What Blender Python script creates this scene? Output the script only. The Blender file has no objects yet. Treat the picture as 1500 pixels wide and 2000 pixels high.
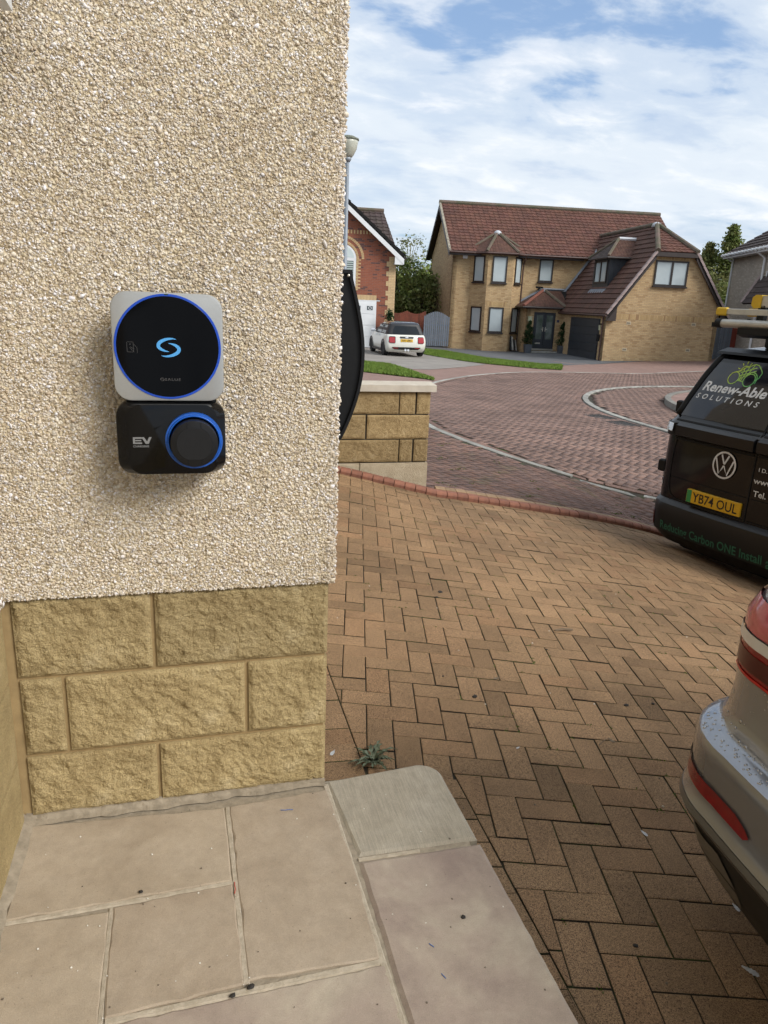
import bpy, bmesh, math, random
import numpy as np
from mathutils import Vector, Matrix
rnd = random.Random(7)
npr = np.random.default_rng(11)
SC = bpy.context.scene
COL = SC.collection
def RAD(a): return math.radians(a)

# ------------------------------------------------------------------ camera
YAW, PITCH, ROLL, FPX = 15.438, 16.029, 2.4328, 1426.6
def cam_axes():
    y, p, r = RAD(YAW), RAD(PITCH), RAD(ROLL)
    fwd = Vector((math.sin(y)*math.cos(p), math.cos(y)*math.cos(p), -math.sin(p)))
    right = Vector((math.cos(y), -math.sin(y), 0)); up = right.cross(fwd)
    r2 = right*math.cos(r)+up*math.sin(r); u2 = up*math.cos(r)-right*math.sin(r)
    return r2, u2, fwd
CR, CU, CF = cam_axes()
cd = bpy.data.cameras.new('camera'); cam = bpy.data.objects.new('camera', cd); COL.objects.link(cam)
cd.sensor_fit = 'VERTICAL'; cd.sensor_height = 36.0; cd.sensor_width = 27.0
cd.lens = 36.0*FPX/2000.0; cd.clip_start = 0.05; cd.clip_end = 3000
cam.matrix_world = Matrix(((CR.x, CU.x, -CF.x, 0), (CR.y, CU.y, -CF.y, 0), (CR.z, CU.z, -CF.z, 0), (0, 0, 0, 1)))
SC.camera = cam
SC.render.resolution_x = 768; SC.render.resolution_y = 1024

# ------------------------------------------------------------------ light
SUN_AZ, SUN_EL = 136.0, 38.0          # compass heading (from +y towards +x) and height
sd = bpy.data.lights.new('sun', 'SUN'); sd.energy = 2.4; sd.angle = RAD(26); sd.color = (1.0, 0.965, 0.915)
sun = bpy.data.objects.new('sun', sd); COL.objects.link(sun)
S_DIR = Vector((math.sin(RAD(SUN_AZ))*math.cos(RAD(SUN_EL)), math.cos(RAD(SUN_AZ))*math.cos(RAD(SUN_EL)), math.sin(RAD(SUN_EL))))
sun.rotation_euler = (-S_DIR).to_track_quat('-Z', 'Y').to_euler(); sun.location = S_DIR*60
W = bpy.data.worlds.new('World'); SC.world = W; W.use_nodes = True
wn, wl = W.node_tree.nodes, W.node_tree.links
wn.clear()
w_out = wn.new('ShaderNodeOutputWorld'); w_bg = wn.new('ShaderNodeBackground'); w_bg.inputs['Strength'].default_value = 0.10
sky = wn.new('ShaderNodeTexSky'); sky.sky_type = 'NISHITA'; sky.sun_disc = False
sky.sun_elevation = RAD(SUN_EL); sky.sun_rotation = RAD(SUN_AZ); sky.air_density = 1.0; sky.dust_density = 1.5; sky.ozone_density = 1.5
geo = wn.new('ShaderNodeTexCoord')
sep = wn.new('ShaderNodeSeparateXYZ'); wl.new(geo.outputs['Generated'], sep.inputs[0])
def wmath(op, a, b=None, c=None):
    m = wn.new('ShaderNodeMath'); m.operation = op
    for i, v in enumerate((a, b, c)):
        if v is None: continue
        if isinstance(v, (int, float)): m.inputs[i].default_value = v
        else: wl.new(v, m.inputs[i])
    return m.outputs[0]
zc = wmath('ADD', wmath('MAXIMUM', sep.outputs[2], 0.0), 0.22)
comb = wn.new('ShaderNodeCombineXYZ')
wl.new(wmath('DIVIDE', sep.outputs[0], zc), comb.inputs[0]); wl.new(wmath('DIVIDE', sep.outputs[1], zc), comb.inputs[1])
def wnoise(scale, detail, rough, off, dist=0.0):
    mp = wn.new('ShaderNodeMapping'); mp.inputs['Location'].default_value = off; mp.inputs['Rotation'].default_value = (0, 0, RAD(25))
    mp.inputs['Scale'].default_value = (scale, scale*1.5, scale); wl.new(comb.outputs[0], mp.inputs[0])
    n = wn.new('ShaderNodeTexNoise'); n.inputs['Scale'].default_value = 1.0; n.inputs['Detail'].default_value = detail
    n.inputs['Roughness'].default_value = rough; n.inputs['Distortion'].default_value = dist; wl.new(mp.outputs[0], n.inputs['Vector'])
    return n.outputs['Fac']
def wramp(fac, stops):
    r = wn.new('ShaderNodeValToRGB'); r.color_ramp.interpolation = 'EASE'
    while len(r.color_ramp.elements) < len(stops): r.color_ramp.elements.new(0.5)
    for e, (p, c) in zip(r.color_ramp.elements, stops): e.position = p; e.color = (*c, 1)
    wl.new(fac, r.inputs[0]); return r.outputs[0]
CLOUD_OFF = (2.75, 0.88, 0.0)
big = wnoise(1.05, 5, 0.55, CLOUD_OFF, 0.3)
fine = wnoise(4.2, 9, 0.60, (1.3, 4.2, 0.0), 0.25)
soft = wnoise(1.6, 3, 0.5, (7.3, 0.4, 2.0), 0.1)
dens = wmath('ADD', wmath('MULTIPLY', big, 0.70), wmath('MULTIPLY', fine, 0.30))
cov = wramp(dens, [(0.35, (0.06, 0.06, 0.06)), (0.43, (0.70, 0.70, 0.70)), (0.53, (1, 1, 1))])
lit = wmath('ADD', wmath('MULTIPLY', fine, 0.6), wmath('MULTIPLY', soft, 0.4))
ccol = wramp(lit, [(0.34, (4.9, 5.5, 6.35)), (0.50, (5.5, 6.05, 6.65)), (0.66, (6.8, 7.0, 7.25))])
mixs = wn.new('ShaderNodeMix'); mixs.data_type = 'RGBA'
skyb = wn.new('ShaderNodeMix'); skyb.data_type = 'RGBA'; skyb.blend_type = 'MIX'; skyb.inputs['Factor'].default_value = 0.35
wl.new(sky.outputs[0], skyb.inputs['A']); skyb.inputs['B'].default_value = (2.3, 3.9, 6.8, 1)
wl.new(cov, mixs.inputs['Factor']); wl.new(skyb.outputs['Result'], mixs.inputs['A']); wl.new(ccol, mixs.inputs['B'])
wl.new(mixs.outputs['Result'], w_bg.inputs['Color']); wl.new(w_bg.outputs[0], w_out.inputs[0])
SC.view_settings.view_transform = 'Standard'; SC.view_settings.look = 'None'
SC.view_settings.exposure = 0.56; SC.view_settings.gamma = 1.0; SC.view_settings.use_curve_mapping = False
try:
    SC.cycles.max_bounces = 5; SC.cycles.diffuse_bounces = 2; SC.cycles.glossy_bounces = 3; SC.cycles.transmission_bounces = 2; SC.cycles.use_adaptive_sampling = True; SC.cycles.adaptive_threshold = 0.03
    SC.cycles.use_denoising = True
except Exception: pass

# ------------------------------------------------------------------ helpers: meshes
class MB:
    """collects faces; build() links them as one mesh object with metre UVs"""
    def __init__(s): s.v = []; s.f = []; s.c = []; s.m = []
    def add(s, pts, faces, col=None, mi=None):
        b = len(s.v); s.v += [tuple(p) for p in pts]
        for k, f in enumerate(faces): s.f.append(tuple(b+i for i in f)); s.c.append(col); s.m.append(mi[k] if mi else 0)
        return s
    def poly(s, pts, col=None): return s.add(pts, [tuple(range(len(pts)))], col)
    def box(s, x0, y0, z0, x1, y1, z1, M=None, col=None, bev=0.0):
        if bev > 0:
            b = bev
            P = []
            for z, i in ((z0, b), (z0+b, 0), (z1-b, 0), (z1, b)):
                P += [(x0+i, y0+i if 1 else 0, z), (x1-i, y0+i, z), (x1-i, y1-i, z), (x0+i, y1-i, z)]
            F = [(3, 2, 1, 0), (12, 13, 14, 15)]
            for l in range(3):
                for k in range(4): F.append((l*4+k, l*4+(k+1) % 4, l*4+4+(k+1) % 4, l*4+4+k))
        else:
            P = [(x0, y0, z0), (x1, y0, z0), (x1, y1, z0), (x0, y1, z0), (x0, y0, z1), (x1, y0, z1), (x1, y1, z1), (x0, y1, z1)]
            F = [(3, 2, 1, 0), (4, 5, 6, 7), (0, 1, 5, 4), (1, 2, 6, 5), (2, 3, 7, 6), (3, 0, 4, 7)]
        if M is not None: P = [M @ Vector(p) for p in P]
        return s.add(P, F, col)
    def prism(s, poly, fn, a, b, col=None):
        """poly: 2D outline, fn(p, q, d)->3D, extruded from d=a to d=b"""
        n = len(poly); P = [fn(p, q, a) for p, q in poly]+[fn(p, q, b) for p, q in poly]
        F = [tuple(range(n-1, -1, -1)), tuple(range(n, 2*n))]+[(i, (i+1) % n, n+(i+1) % n, n+i) for i in range(n)]
        return s.add(P, F, col)
    def tube(s, path, r, n=8, cap=True, col=None):
        path = [Vector(p) for p in path]; P = []; F = []
        rr = r if isinstance(r, (list, tuple)) else [r]*len(path)
        prev = None
        for i, p in enumerate(path):
            d = (path[min(i+1, len(path)-1)]-path[max(i-1, 0)]).normalized()
            a = Vector((0, 0, 1)) if abs(d.z) < 0.95 else Vector((1, 0, 0))
            if prev is not None: a = prev
            x = d.cross(a); x = x.normalized() if x.length > 1e-6 else Vector((1, 0, 0)); y = x.cross(d).normalized(); prev = y
            for k in range(n):
                t = 2*math.pi*k/n; P.append(p+x*math.cos(t)*rr[i]+y*math.sin(t)*rr[i])
        for i in range(len(path)-1):
            for k in range(n): F.append((i*n+k, i*n+(k+1) % n, (i+1)*n+(k+1) % n, (i+1)*n+k))
        if cap: F.append(tuple(range(n-1, -1, -1))); F.append(tuple((len(path)-1)*n+k for k in range(n)))
        return s.add(P, F, col)
    def rings(s, rings, cap0=True, cap1=True, closed=True, col=None):
        n = len(rings[0]); P = [p for r in rings for p in r]; F = []
        for i in range(len(rings)-1):
            for k in range(n if closed else n-1): F.append((i*n+k, i*n+(k+1) % n, (i+1)*n+(k+1) % n, (i+1)*n+k))
        if cap0: F.append(tuple(range(n-1, -1, -1)))
        if cap1: F.append(tuple((len(rings)-1)*n+k for k in range(n)))
        return s.add(P, F, col)
    def lathe(s, prof, c=(0, 0, 0), n=24, axis='z', a0=0.0, col=None):
        R = []
        for r, h in prof:
            ring = []
            for k in range(n):
                t = a0+2*math.pi*k/n; x, y = r*math.cos(t), r*math.sin(t)
                q = (c[0]+x, c[1]+y, c[2]+h) if axis == 'z' else ((c[0]+x, c[1]-h, c[2]+y) if axis == 'y' else (c[0]+h, c[1]+x, c[2]+y))
                ring.append(q)
            R.append(ring)
        return s.rings(R, prof[0][0] > 1e-6, prof[-1][0] > 1e-6, True, col)
    def build(s, name, mat, parent=None, smooth=False, loc=None, rotz=0.0, angle=None, mat2=None):
        me = bpy.data.meshes.new(name); me.from_pydata(s.v, [], s.f); me.update()
        if mat2 is not None: me.materials.append(mat); me.materials.append(mat2); me.polygons.foreach_set('material_index', s.m)
        box_uv(me)
        if any(c is not None for c in s.c):
            ca = me.color_attributes.new('col', 'FLOAT_COLOR', 'CORNER'); i = 0
            buf = np.ones(len(me.loops)*4, np.float32)
            for p, c in zip(me.polygons, s.c):
                c = c or (1, 1, 1)
                for l in p.loop_indices: buf[l*4:l*4+3] = c
            ca.data.foreach_set('color', buf)
        return link(name, me, mat, parent, smooth, loc, rotz, angle)
def box_uv(me):
    n = len(me.loops)
    if n == 0: return
    co = np.empty(len(me.vertices)*3); me.vertices.foreach_get('co', co); co = co.reshape(-1, 3)
    vi = np.empty(n, np.int64); me.loops.foreach_get('vertex_index', vi)
    nr = np.empty(len(me.polygons)*3); me.polygons.foreach_get('normal', nr); nr = nr.reshape(-1, 3)
    ls = np.empty(len(me.polygons), np.int64); me.polygons.foreach_get('loop_total', ls)
    N = np.repeat(nr, ls, axis=0); P = co[vi]
    t = np.stack([-N[:, 1], N[:, 0], np.zeros(n)], 1); L = np.linalg.norm(t, axis=1, keepdims=True)
    flat = (np.abs(N[:, 2]) > 0.97)
    t = np.where(flat[:, None], np.array([[1.0, 0, 0]]), t/np.maximum(L, 1e-6)); b = np.cross(N, t)
    b = np.where(flat[:, None], np.array([[0, 1.0, 0]]), b)
    uv = np.stack([(P*t).sum(1), (P*b).sum(1)], 1).astype(np.float32)
    me.uv_layers.new(name='UVMap').data.foreach_set('uv', uv.ravel())
def link(name, me, mat, parent=None, smooth=False, loc=None, rotz=0.0, angle=None):
    o = bpy.data.objects.new(name, me); COL.objects.link(o)
    if mat is not None and len(me.materials) == 0: me.materials.append(mat)
    if smooth:
        me.polygons.foreach_set('use_smooth', [True]*len(me.polygons))
        if angle is not None:
            try: me.set_sharp_from_angle(angle=RAD(angle))
            except Exception: pass
    if parent is not None: o.parent = parent
    if loc is not None: o.location = loc
    if rotz: o.rotation_euler = (0, 0, rotz)
    return o
def np_mesh(name, V, F, mat, parent=None, cols=None, smooth=False):
    """big meshes from numpy: V (n,3), F (m,k) all faces with k corners, cols (n,3) per vertex"""
    me = bpy.data.meshes.new(name); k = F.shape[1]
    me.vertices.add(len(V)); me.vertices.foreach_set('co', V.astype(np.float32).ravel())
    me.loops.add(F.size); me.loops.foreach_set('vertex_index', F.astype(np.int32).ravel())
    me.polygons.add(len(F)); me.polygons.foreach_set('loop_start', np.arange(0, F.size, k, dtype=np.int32))
    try: me.polygons.foreach_set('loop_total', np.full(len(F), k, np.int32))
    except Exception: pass
    me.update(calc_edges=True)
    if cols is not None:
        ca = me.color_attributes.new('col', 'FLOAT_COLOR', 'POINT'); c4 = np.ones((len(V), 4), np.float32); c4[:, :3] = cols
        ca.data.foreach_set('color', c4.ravel())
    return link(name, me, mat, parent, smooth)
def empty(name, loc=(0, 0, 0), rotz=0.0):
    o = bpy.data.objects.new(name, None); COL.objects.link(o); o.location = loc; o.rotation_euler = (0, 0, rotz); o.empty_display_size = 0.1
    return o
def tag(o, label, cat, group=None):
    o['label'] = label; o['category'] = cat
    if group: o['group'] = group
    return o
def struct(o): o['kind'] = 'structure'; return o
def stuff(o): o['kind'] = 'stuff'; return o
def thing(name, label, cat, loc=(0, 0, 0), rotz=0.0, group=None): return tag(empty(name, loc, rotz), label, cat, group)
def copy_tree(o, parent=None):
    c = o.copy(); COL.objects.link(c)
    if parent is not None: c.parent = parent
    for ch in list(o.children): copy_tree(ch, c)
    return c
def text_verts(body, size=1.0, shear=0.0, spacing=1.0, bold=0.0):
    cu = bpy.data.curves.new('txt', 'FONT'); cu.body = body; cu.size = size; cu.shear = shear; cu.space_character = spacing; cu.offset = bold
    cu.resolution_u = 3; cu.fill_mode = 'FRONT'
    o = bpy.data.objects.new('txt', cu); COL.objects.link(o)
    dg = bpy.context.evaluated_depsgraph_get(); dg.update()
    me = bpy.data.meshes.new_from_object(o.evaluated_get(dg))
    V = [tuple(v.co) for v in me.vertices]; F = [tuple(p.vertices) for p in me.polygons]
    bpy.data.objects.remove(o); bpy.data.curves.remove(cu); bpy.data.meshes.remove(me)
    return V, F
def text_fit(body, x0, x1, y0, y1, shear=0.0, spacing=1.0, bold=0.0):
    """text outline scaled to fill the rectangle"""
    V, F = text_verts(body, 1.0, shear, spacing, bold)
    xs = [v[0] for v in V]; ys = [v[1] for v in V]; ax, bx, ay, by = min(xs), max(xs), min(ys), max(ys)
    return [(x0+(v[0]-ax)/(bx-ax)*(x1-x0), y0+(v[1]-ay)/(by-ay)*(y1-y0)) for v in V], F
def strip2d(pts, w, closed=False):
    """flat stroke along a 2D polyline -> (verts2d, quads)"""
    V = []; n = len(pts)
    for i, p in enumerate(pts):
        a = pts[(i-1) % n] if (closed or i > 0) else pts[i]; b = pts[(i+1) % n] if (closed or i < n-1) else pts[i]
        dx, dy = b[0]-a[0], b[1]-a[1]; L = math.hypot(dx, dy) or 1; nx, ny = -dy/L*w/2, dx/L*w/2
        V += [(p[0]+nx, p[1]+ny), (p[0]-nx, p[1]-ny)]
    m = n if closed else n-1
    F = [(2*i, 2*i+1, 2*((i+1) % n)+1, 2*((i+1) % n)) for i in range(m)]
    return V, F

# ------------------------------------------------------------------ helpers: materials
def new_mat(name):
    m = bpy.data.materials.new(name); m.use_nodes = True; nt = m.node_tree; nt.nodes.clear()
    o = nt.nodes.new('ShaderNodeOutputMaterial'); b = nt.nodes.new('ShaderNodeBsdfPrincipled'); nt.links.new(b.outputs[0], o.inputs[0])
    return m, nt, b
def nmix(nt, fac, a, b, mode='MIX'):
    m = nt.nodes.new('ShaderNodeMix'); m.data_type = 'RGBA'; m.blend_type = mode
    for s, v in (('Factor', fac), ('A', a), ('B', b)):
        if isinstance(v, (int, float)): m.inputs[s].default_value = v
        elif isinstance(v, (tuple, list)): m.inputs[s].default_value = (*v[:3], 1)
        else: nt.links.new(v, m.inputs[s])
    return m.outputs['Result']
def nramp(nt, fac, stops, interp='LINEAR'):
    r = nt.nodes.new('ShaderNodeValToRGB'); r.color_ramp.interpolation = interp
    while len(r.color_ramp.elements) < len(stops): r.color_ramp.elements.new(0.5)
    for e, (p, c) in zip(r.color_ramp.elements, stops): e.position = p; e.color = (*c, 1) if isinstance(c, (tuple, list)) else (c, c, c, 1)
    nt.links.new(fac, r.inputs[0]); return r.outputs[0]
def ncoord(nt, kind='Object', scale=None, rot=None):
    t = nt.nodes.new('ShaderNodeTexCoord'); o = t.outputs[kind]
    if scale is not None or rot is not None:
        mp = nt.nodes.new('ShaderNodeMapping'); nt.links.new(o, mp.inputs[0])
        if scale is not None: mp.inputs['Scale'].default_value = scale
        if rot is not None: mp.inputs['Rotation'].default_value = rot
        o = mp.outputs[0]
    return o
def nnoise(nt, vec, scale, detail=4, rough=0.55, dist=0.0):
    n = nt.nodes.new('ShaderNodeTexNoise'); n.inputs['Scale'].default_value = scale; n.inputs['Detail'].default_value = detail
    n.inputs['Roughness'].default_value = rough; n.inputs['Distortion'].default_value = dist; nt.links.new(vec, n.inputs['Vector']); return n.outputs['Fac']
def nbump(nt, b, h, strength=0.5, dist=0.01, prev=None):
    bp = nt.nodes.new('ShaderNodeBump'); bp.inputs['Strength'].default_value = strength; bp.inputs['Distance'].default_value = dist
    nt.links.new(h, bp.inputs['Height'])
    if prev is not None: nt.links.new(prev, bp.inputs['Normal'])
    nt.links.new(bp.outputs[0], b.inputs['Normal']); return bp.outputs[0]
def pm(name, col, col2=None, scale=6.0, rough=0.6, metal=0.0, bump=None, coat=0.0, spec=0.5, attr=False, rnd_amt=0.0, coord='Object', contrast=(0.35, 0.65), rough2=None, coat_rough=0.03):
    """plain procedural: two colours mixed by noise, optional bump (scale, strength, distance), attribute tint, per-object random value"""
    m, nt, b = new_mat(name); v = ncoord(nt, coord)
    c = None
    n = nnoise(nt, v, scale, 5, 0.6)
    c = nramp(nt, n, [(contrast[0], col), (contrast[1], col2 if col2 else tuple(x*0.88 for x in col))])
    if attr:
        a = nt.nodes.new('ShaderNodeAttribute'); a.attribute_name = 'col'; c = nmix(nt, 1.0, c, a.outputs['Color'], 'MULTIPLY')
    if rnd_amt > 0:
        oi = nt.nodes.new('ShaderNodeObjectInfo')
        c = nmix(nt, 1.0, c, nramp(nt, oi.outputs['Random'], [(0, 1-rnd_amt), (1, 1+rnd_amt)]), 'MULTIPLY')
    nt.links.new(c, b.inputs['Base Color'])
    b.inputs['Roughness'].default_value = rough; b.inputs['Metallic'].default_value = metal
    if rough2 is not None: nt.links.new(nramp(nt, n, [(0.3, rough), (0.7, rough2)]), b.inputs['Roughness'])
    b.inputs['Coat Weight'].default_value = coat; b.inputs['Coat Roughness'].default_value = coat_rough; b.inputs['Specular IOR Level'].default_value = spec
    if bump: nbump(nt, b, nnoise(nt, v, bump[0], 6, 0.65), bump[1], bump[2])
    return m
def brick_mat(name, c1, c2, c3, mortar, bw=0.225, rh=0.075, ms=0.010, bump=0.4):
    m, nt, b = new_mat(name); v = ncoord(nt, 'UV')
    def bt(off, a, c, bias=0.0, freq=2):
        t = nt.nodes.new('ShaderNodeTexBrick'); t.offset = 0.5; t.offset_frequency = 2
        t.inputs['Scale'].default_value = 1.0; t.inputs['Brick Width'].default_value = bw; t.inputs['Row Height'].default_value = rh
        t.inputs['Mortar Size'].default_value = ms/2; t.inputs['Mortar Smooth'].default_value = 0.2; t.inputs['Bias'].default_value = bias
        t.inputs['Color1'].default_value = (*a, 1); t.inputs['Color2'].default_value = (*c, 1); t.inputs['Mortar'].default_value = (*mortar, 1)
        mp = nt.nodes.new('ShaderNodeMapping'); mp.inputs['Location'].default_value = off; nt.links.new(v, mp.inputs[0]); nt.links.new(mp.outputs[0], t.inputs['Vector']); return t
    t1 = bt((0, 0, 0), c1, c2); t2 = bt((bw*8, rh*14, 0), (0, 0, 0), (1, 1, 1), 0.0)
    sel = nramp(nt, t2.outputs['Color'], [(0.80, 0.0), (0.86, 1.0)])
    inv = nt.nodes.new('ShaderNodeMath'); inv.operation = 'SUBTRACT'; inv.inputs[0].default_value = 1.0; nt.links.new(t1.outputs['Fac'], inv.inputs[1])
    mm = nt.nodes.new('ShaderNodeMath'); mm.operation = 'MULTIPLY'; nt.links.new(sel, mm.inputs[0]); nt.links.new(inv.outputs[0], mm.inputs[1])
    c = nmix(nt, mm.outputs[0], t1.outputs['Color'], c3)
    c = nmix(nt, 1.0, c, nramp(nt, nnoise(nt, v, 1.1, 5, 0.6), [(0.3, 0.93), (0.7, 1.06)]), 'MULTIPLY')
    c = nmix(nt, 1.0, c, nramp(nt, nnoise(nt, v, 30, 3, 0.6), [(0.3, 0.85), (0.7, 1.15)]), 'MULTIPLY')
    nt.links.new(c, b.inputs['Base Color']); b.inputs['Roughness'].default_value = 0.85
    nbump(nt, b, inv.outputs[0], bump, 0.008)
    return m
def attr_mat(name, rough=0.8, bump=None, spec=0.4, grain=None, sss=0.0):
    m, nt, b = new_mat(name); a = nt.nodes.new('ShaderNodeAttribute'); a.attribute_name = 'col'; c = a.outputs['Color']; v = ncoord(nt, 'Object')
    if grain: c = nmix(nt, 1.0, c, nramp(nt, nnoise(nt, v, grain[0], 4, 0.6), [(0.3, 1-grain[1]), (0.7, 1+grain[1])]), 'MULTIPLY')
    nt.links.new(c, b.inputs['Base Color']); b.inputs['Roughness'].default_value = rough; b.inputs['Specular IOR Level'].default_value = spec
    if bump: nbump(nt, b, nnoise(nt, v, bump[0], 5, 0.65), bump[1], bump[2])
    return m
def leaf_mat(name):
    m, nt, b = new_mat(name); a = nt.nodes.new('ShaderNodeAttribute'); a.attribute_name = 'col'
    nt.links.new(a.outputs['Color'], b.inputs['Base Color']); b.inputs['Roughness'].default_value = 0.6; b.inputs['Specular IOR Level'].default_value = 0.25
    tr = nt.nodes.new('ShaderNodeBsdfTranslucent'); nt.links.new(a.outputs['Color'], tr.inputs['Color'])
    ms = nt.nodes.new('ShaderNodeMixShader'); ms.inputs[0].default_value = 0.3
    o = [n for n in nt.nodes if n.type == 'OUTPUT_MATERIAL'][0]
    nt.links.new(b.outputs[0], ms.inputs[1]); nt.links.new(tr.outputs[0], ms.inputs[2]); nt.links.new(ms.outputs[0], o.inputs[0])
    return m
def px(p):
    """where a point falls in the 1500x2000 frame (only used to rank pavers by visible size)"""
    q = Vector(p); z = q.dot(CF)
    if z < 0.05: return None
    return (750+FPX*q.dot(CR)/z, 1000-FPX*q.dot(CU)/z)

# ------------------------------------------------------------------ ground heights (metres, camera at the origin)
def d_raw(x, y): return -1.64448-0.04181*x+0.057*y-0.01174*x*x-0.00552*x*y-0.00526*y*y
def d(x, y):
    """the driveway, falling away to the right"""
    xx = min(x, 5.2)
    e = max(xx-3.4, 0)
    t = min(max((y-4.2)/2.2, 0), 1)
    return d_raw(xx, y)-0.045*e*e-(x-xx)*0.10+0.105*max(0, 2.2-max(x, .3))*t*t*(3-2*t)
def pl(x, y): return -1.615-0.025*min(x, 17)-0.011*y+0.03*max(x-18, 0)
KX = [0.2, 0.6, 1.0, 1.41, 1.745, 2.15, 2.46, 2.95, 3.46, 4.03, 4.44, 6.0, 9.0]
KY = [6.72, 6.62, 6.52, 6.44, 6.37, 6.27, 6.21, 6.13, 6.07, 6.06, 6.05, 6.04, 6.04]
def ky(x): return float(np.interp(x, KX, KY))
def zg(x, y):
    xx = min(max(x, 0.6), 5.0); yk = ky(xx); E = d(xx, yk)+0.02-pl(xx, yk); t = min(max((y-yk)/5.0, 0), 1)
    return pl(x, y)+E*(1-t*t*(3-2*t))
SLABZ = -1.371
def catmull(P, n=8):
    P = [Vector((*p, 0)) for p in P]; out = []
    for i in range(len(P)-1):
        a, b, c, e = P[max(i-1, 0)], P[i], P[i+1], P[min(i+2, len(P)-1)]
        for k in range(n):
            t = k/n; q = 0.5*((2*b)+(-a+c)*t+(2*a-5*b+4*c-e)*t*t+(-a+3*b-3*c+e)*t**3); out.append((q.x, q.y))
    out.append((P[-1].x, P[-1].y)); return out
def resample(P, step):
    out = [P[0]]; acc = 0.0
    for a, b in zip(P[:-1], P[1:]):
        L = math.hypot(b[0]-a[0], b[1]-a[1]); 
        while acc+L >= step:
            t = (step-acc)/L; a = (a[0]+(b[0]-a[0])*t, a[1]+(b[1]-a[1])*t); out.append(a); L = math.hypot(b[0]-a[0], b[1]-a[1]); acc = 0.0
        acc += L
    return out
EDGE = catmull([(9.5, 5.9), (7.2, 6.45), (5.57, 7.53), (5.0, 8.03), (4.57, 8.26), (4.22, 8.59), (3.98, 9.18), (3.76, 9.76), (3.66, 10.86), (4.1, 14.3), (5.97, 17.83), (7.14, 19.6), (8.88, 21.7), (11.16, 23.68), (13.66, 24.85), (16.22, 25.6), (20.8, 26.6), (27, 27.2)], 10)
RC = (17.78, 10.87); R_RING = 9.85; R_ISL = 7.95

# ------------------------------------------------------------------ materials of the ground
def paver_mat(name, ca, cb, dark, attr, spk=330.0, moss=0.0):
    m, nt, b = new_mat(name); v = ncoord(nt, 'Object')
    if not attr:
        oi = nt.nodes.new('ShaderNodeObjectInfo'); ad = nt.nodes.new('ShaderNodeVectorMath'); ad.operation = 'ADD'
        nt.links.new(v, ad.inputs[0]); nt.links.new(oi.outputs['Location'], ad.inputs[1]); v = ad.outputs[0]
    n1 = nnoise(nt, v, spk, 3, 0.7); c = nramp(nt, n1, [(0.39, dark), (0.47, ca), (0.62, cb)])
    n2 = nnoise(nt, v, spk*0.4, 3, 0.6); c = nmix(nt, 1.0, c, nramp(nt, n2, [(0.30, 0.78), (0.62, 1.12)]), 'MULTIPLY')
    n3 = nnoise(nt, v, 1.4, 5, 0.6); c = nmix(nt, 1.0, c, nramp(nt, n3, [(0.32, 0.66), (0.64, 1.10)]), 'MULTIPLY')
    if moss: c = nmix(nt, nramp(nt, nnoise(nt, v, 2.3, 6, 0.7), [(0.55, 0.0), (0.72, moss)]), c, (0.10, 0.12, 0.045))
    if attr: a = nt.nodes.new('ShaderNodeAttribute'); a.attribute_name = 'col'; t = a.outputs['Color']
    else: t = nramp(nt, oi.outputs['Random'], [(0.0, (0.72, 0.70, 0.67)), (0.12, (0.88, 0.86, 0.83)), (0.4, (1.0, 0.98, 0.95)), (0.75, (1.05, 1.02, 1.0)), (1.0, (0.97, 0.90, 0.85))])
    c = nmix(nt, 1.0, c, t, 'MULTIPLY'); nt.links.new(c, b.inputs['Base Color'])
    b.inputs['Roughness'].default_value = 0.86; b.inputs['Specular IOR Level'].default_value = 0.3
    bp = nbump(nt, b, n1, 0.55, 0.0016); nbump(nt, b, nnoise(nt, v, 60, 4, 0.6), 0.4, 0.004, bp)
    return m
TAN = ((0.285, 0.178, 0.094), (0.385, 0.252, 0.138), (0.075, 0.045, 0.030))
M_PAV = paver_mat('paver_tan', *TAN, False); M_PAVA = paver_mat('paver_tan_many', *TAN, True)
M_ROAD = paver_mat('paver_road', (0.222, 0.146, 0.119), (0.262, 0.171, 0.138), (0.170, 0.110, 0.090), True, 120)
M_PATH = paver_mat('paver_path', (0.19, 0.118, 0.095), (0.235, 0.145, 0.112), (0.10, 0.062, 0.05), True, 160, 0.55)
def sand_mat():
    m, nt, b = new_mat('joint_sand'); v = ncoord(nt, 'Object'); n = nnoise(nt, v, 3.2, 6, 0.65)
    c = nramp(nt, n, [(0.42, (0.026, 0.020, 0.013)), (0.53, (0.042, 0.034, 0.020)), (0.64, (0.055, 0.072, 0.018))])
    nt.links.new(c, b.inputs['Base Color']); b.inputs['Roughness'].default_value = 0.95; nbump(nt, b, nnoise(nt, v, 300, 4), 0.6, 0.002); return m
M_SAND = sand_mat()
M_KERBR = pm('kerb_red', (0.27, 0.112, 0.068), (0.19, 0.08, 0.052), 14, 0.85, bump=(180, 0.5, 0.002), rnd_amt=0.16)
M_KERBT = pm('kerb_tan', (0.36, 0.23, 0.13), (0.25, 0.165, 0.095), 14, 0.85, bump=(180, 0.5, 0.002), rnd_amt=0.18)
M_KERBG = pm('kerb_grey', (0.36, 0.35, 0.315), (0.22, 0.21, 0.185), 5, 0.85, bump=(60, 0.4, 0.003), rnd_amt=0.2)
M_ASPH = pm('asphalt', (0.115, 0.118, 0.122), (0.085, 0.087, 0.09), 0.9, 0.9, bump=(140, 0.6, 0.004))
M_DRV2 = pm('gravel_drive', (0.27, 0.245, 0.215), (0.205, 0.185, 0.165), 1.3, 0.92, bump=(90, 0.6, 0.006))
M_REDP = brick_mat('red_path', (0.25, 0.155, 0.124), (0.22, 0.134, 0.108), (0.275, 0.172, 0.14), (0.15, 0.098, 0.08), 0.2, 0.1, 0.008, 0.3)
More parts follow.
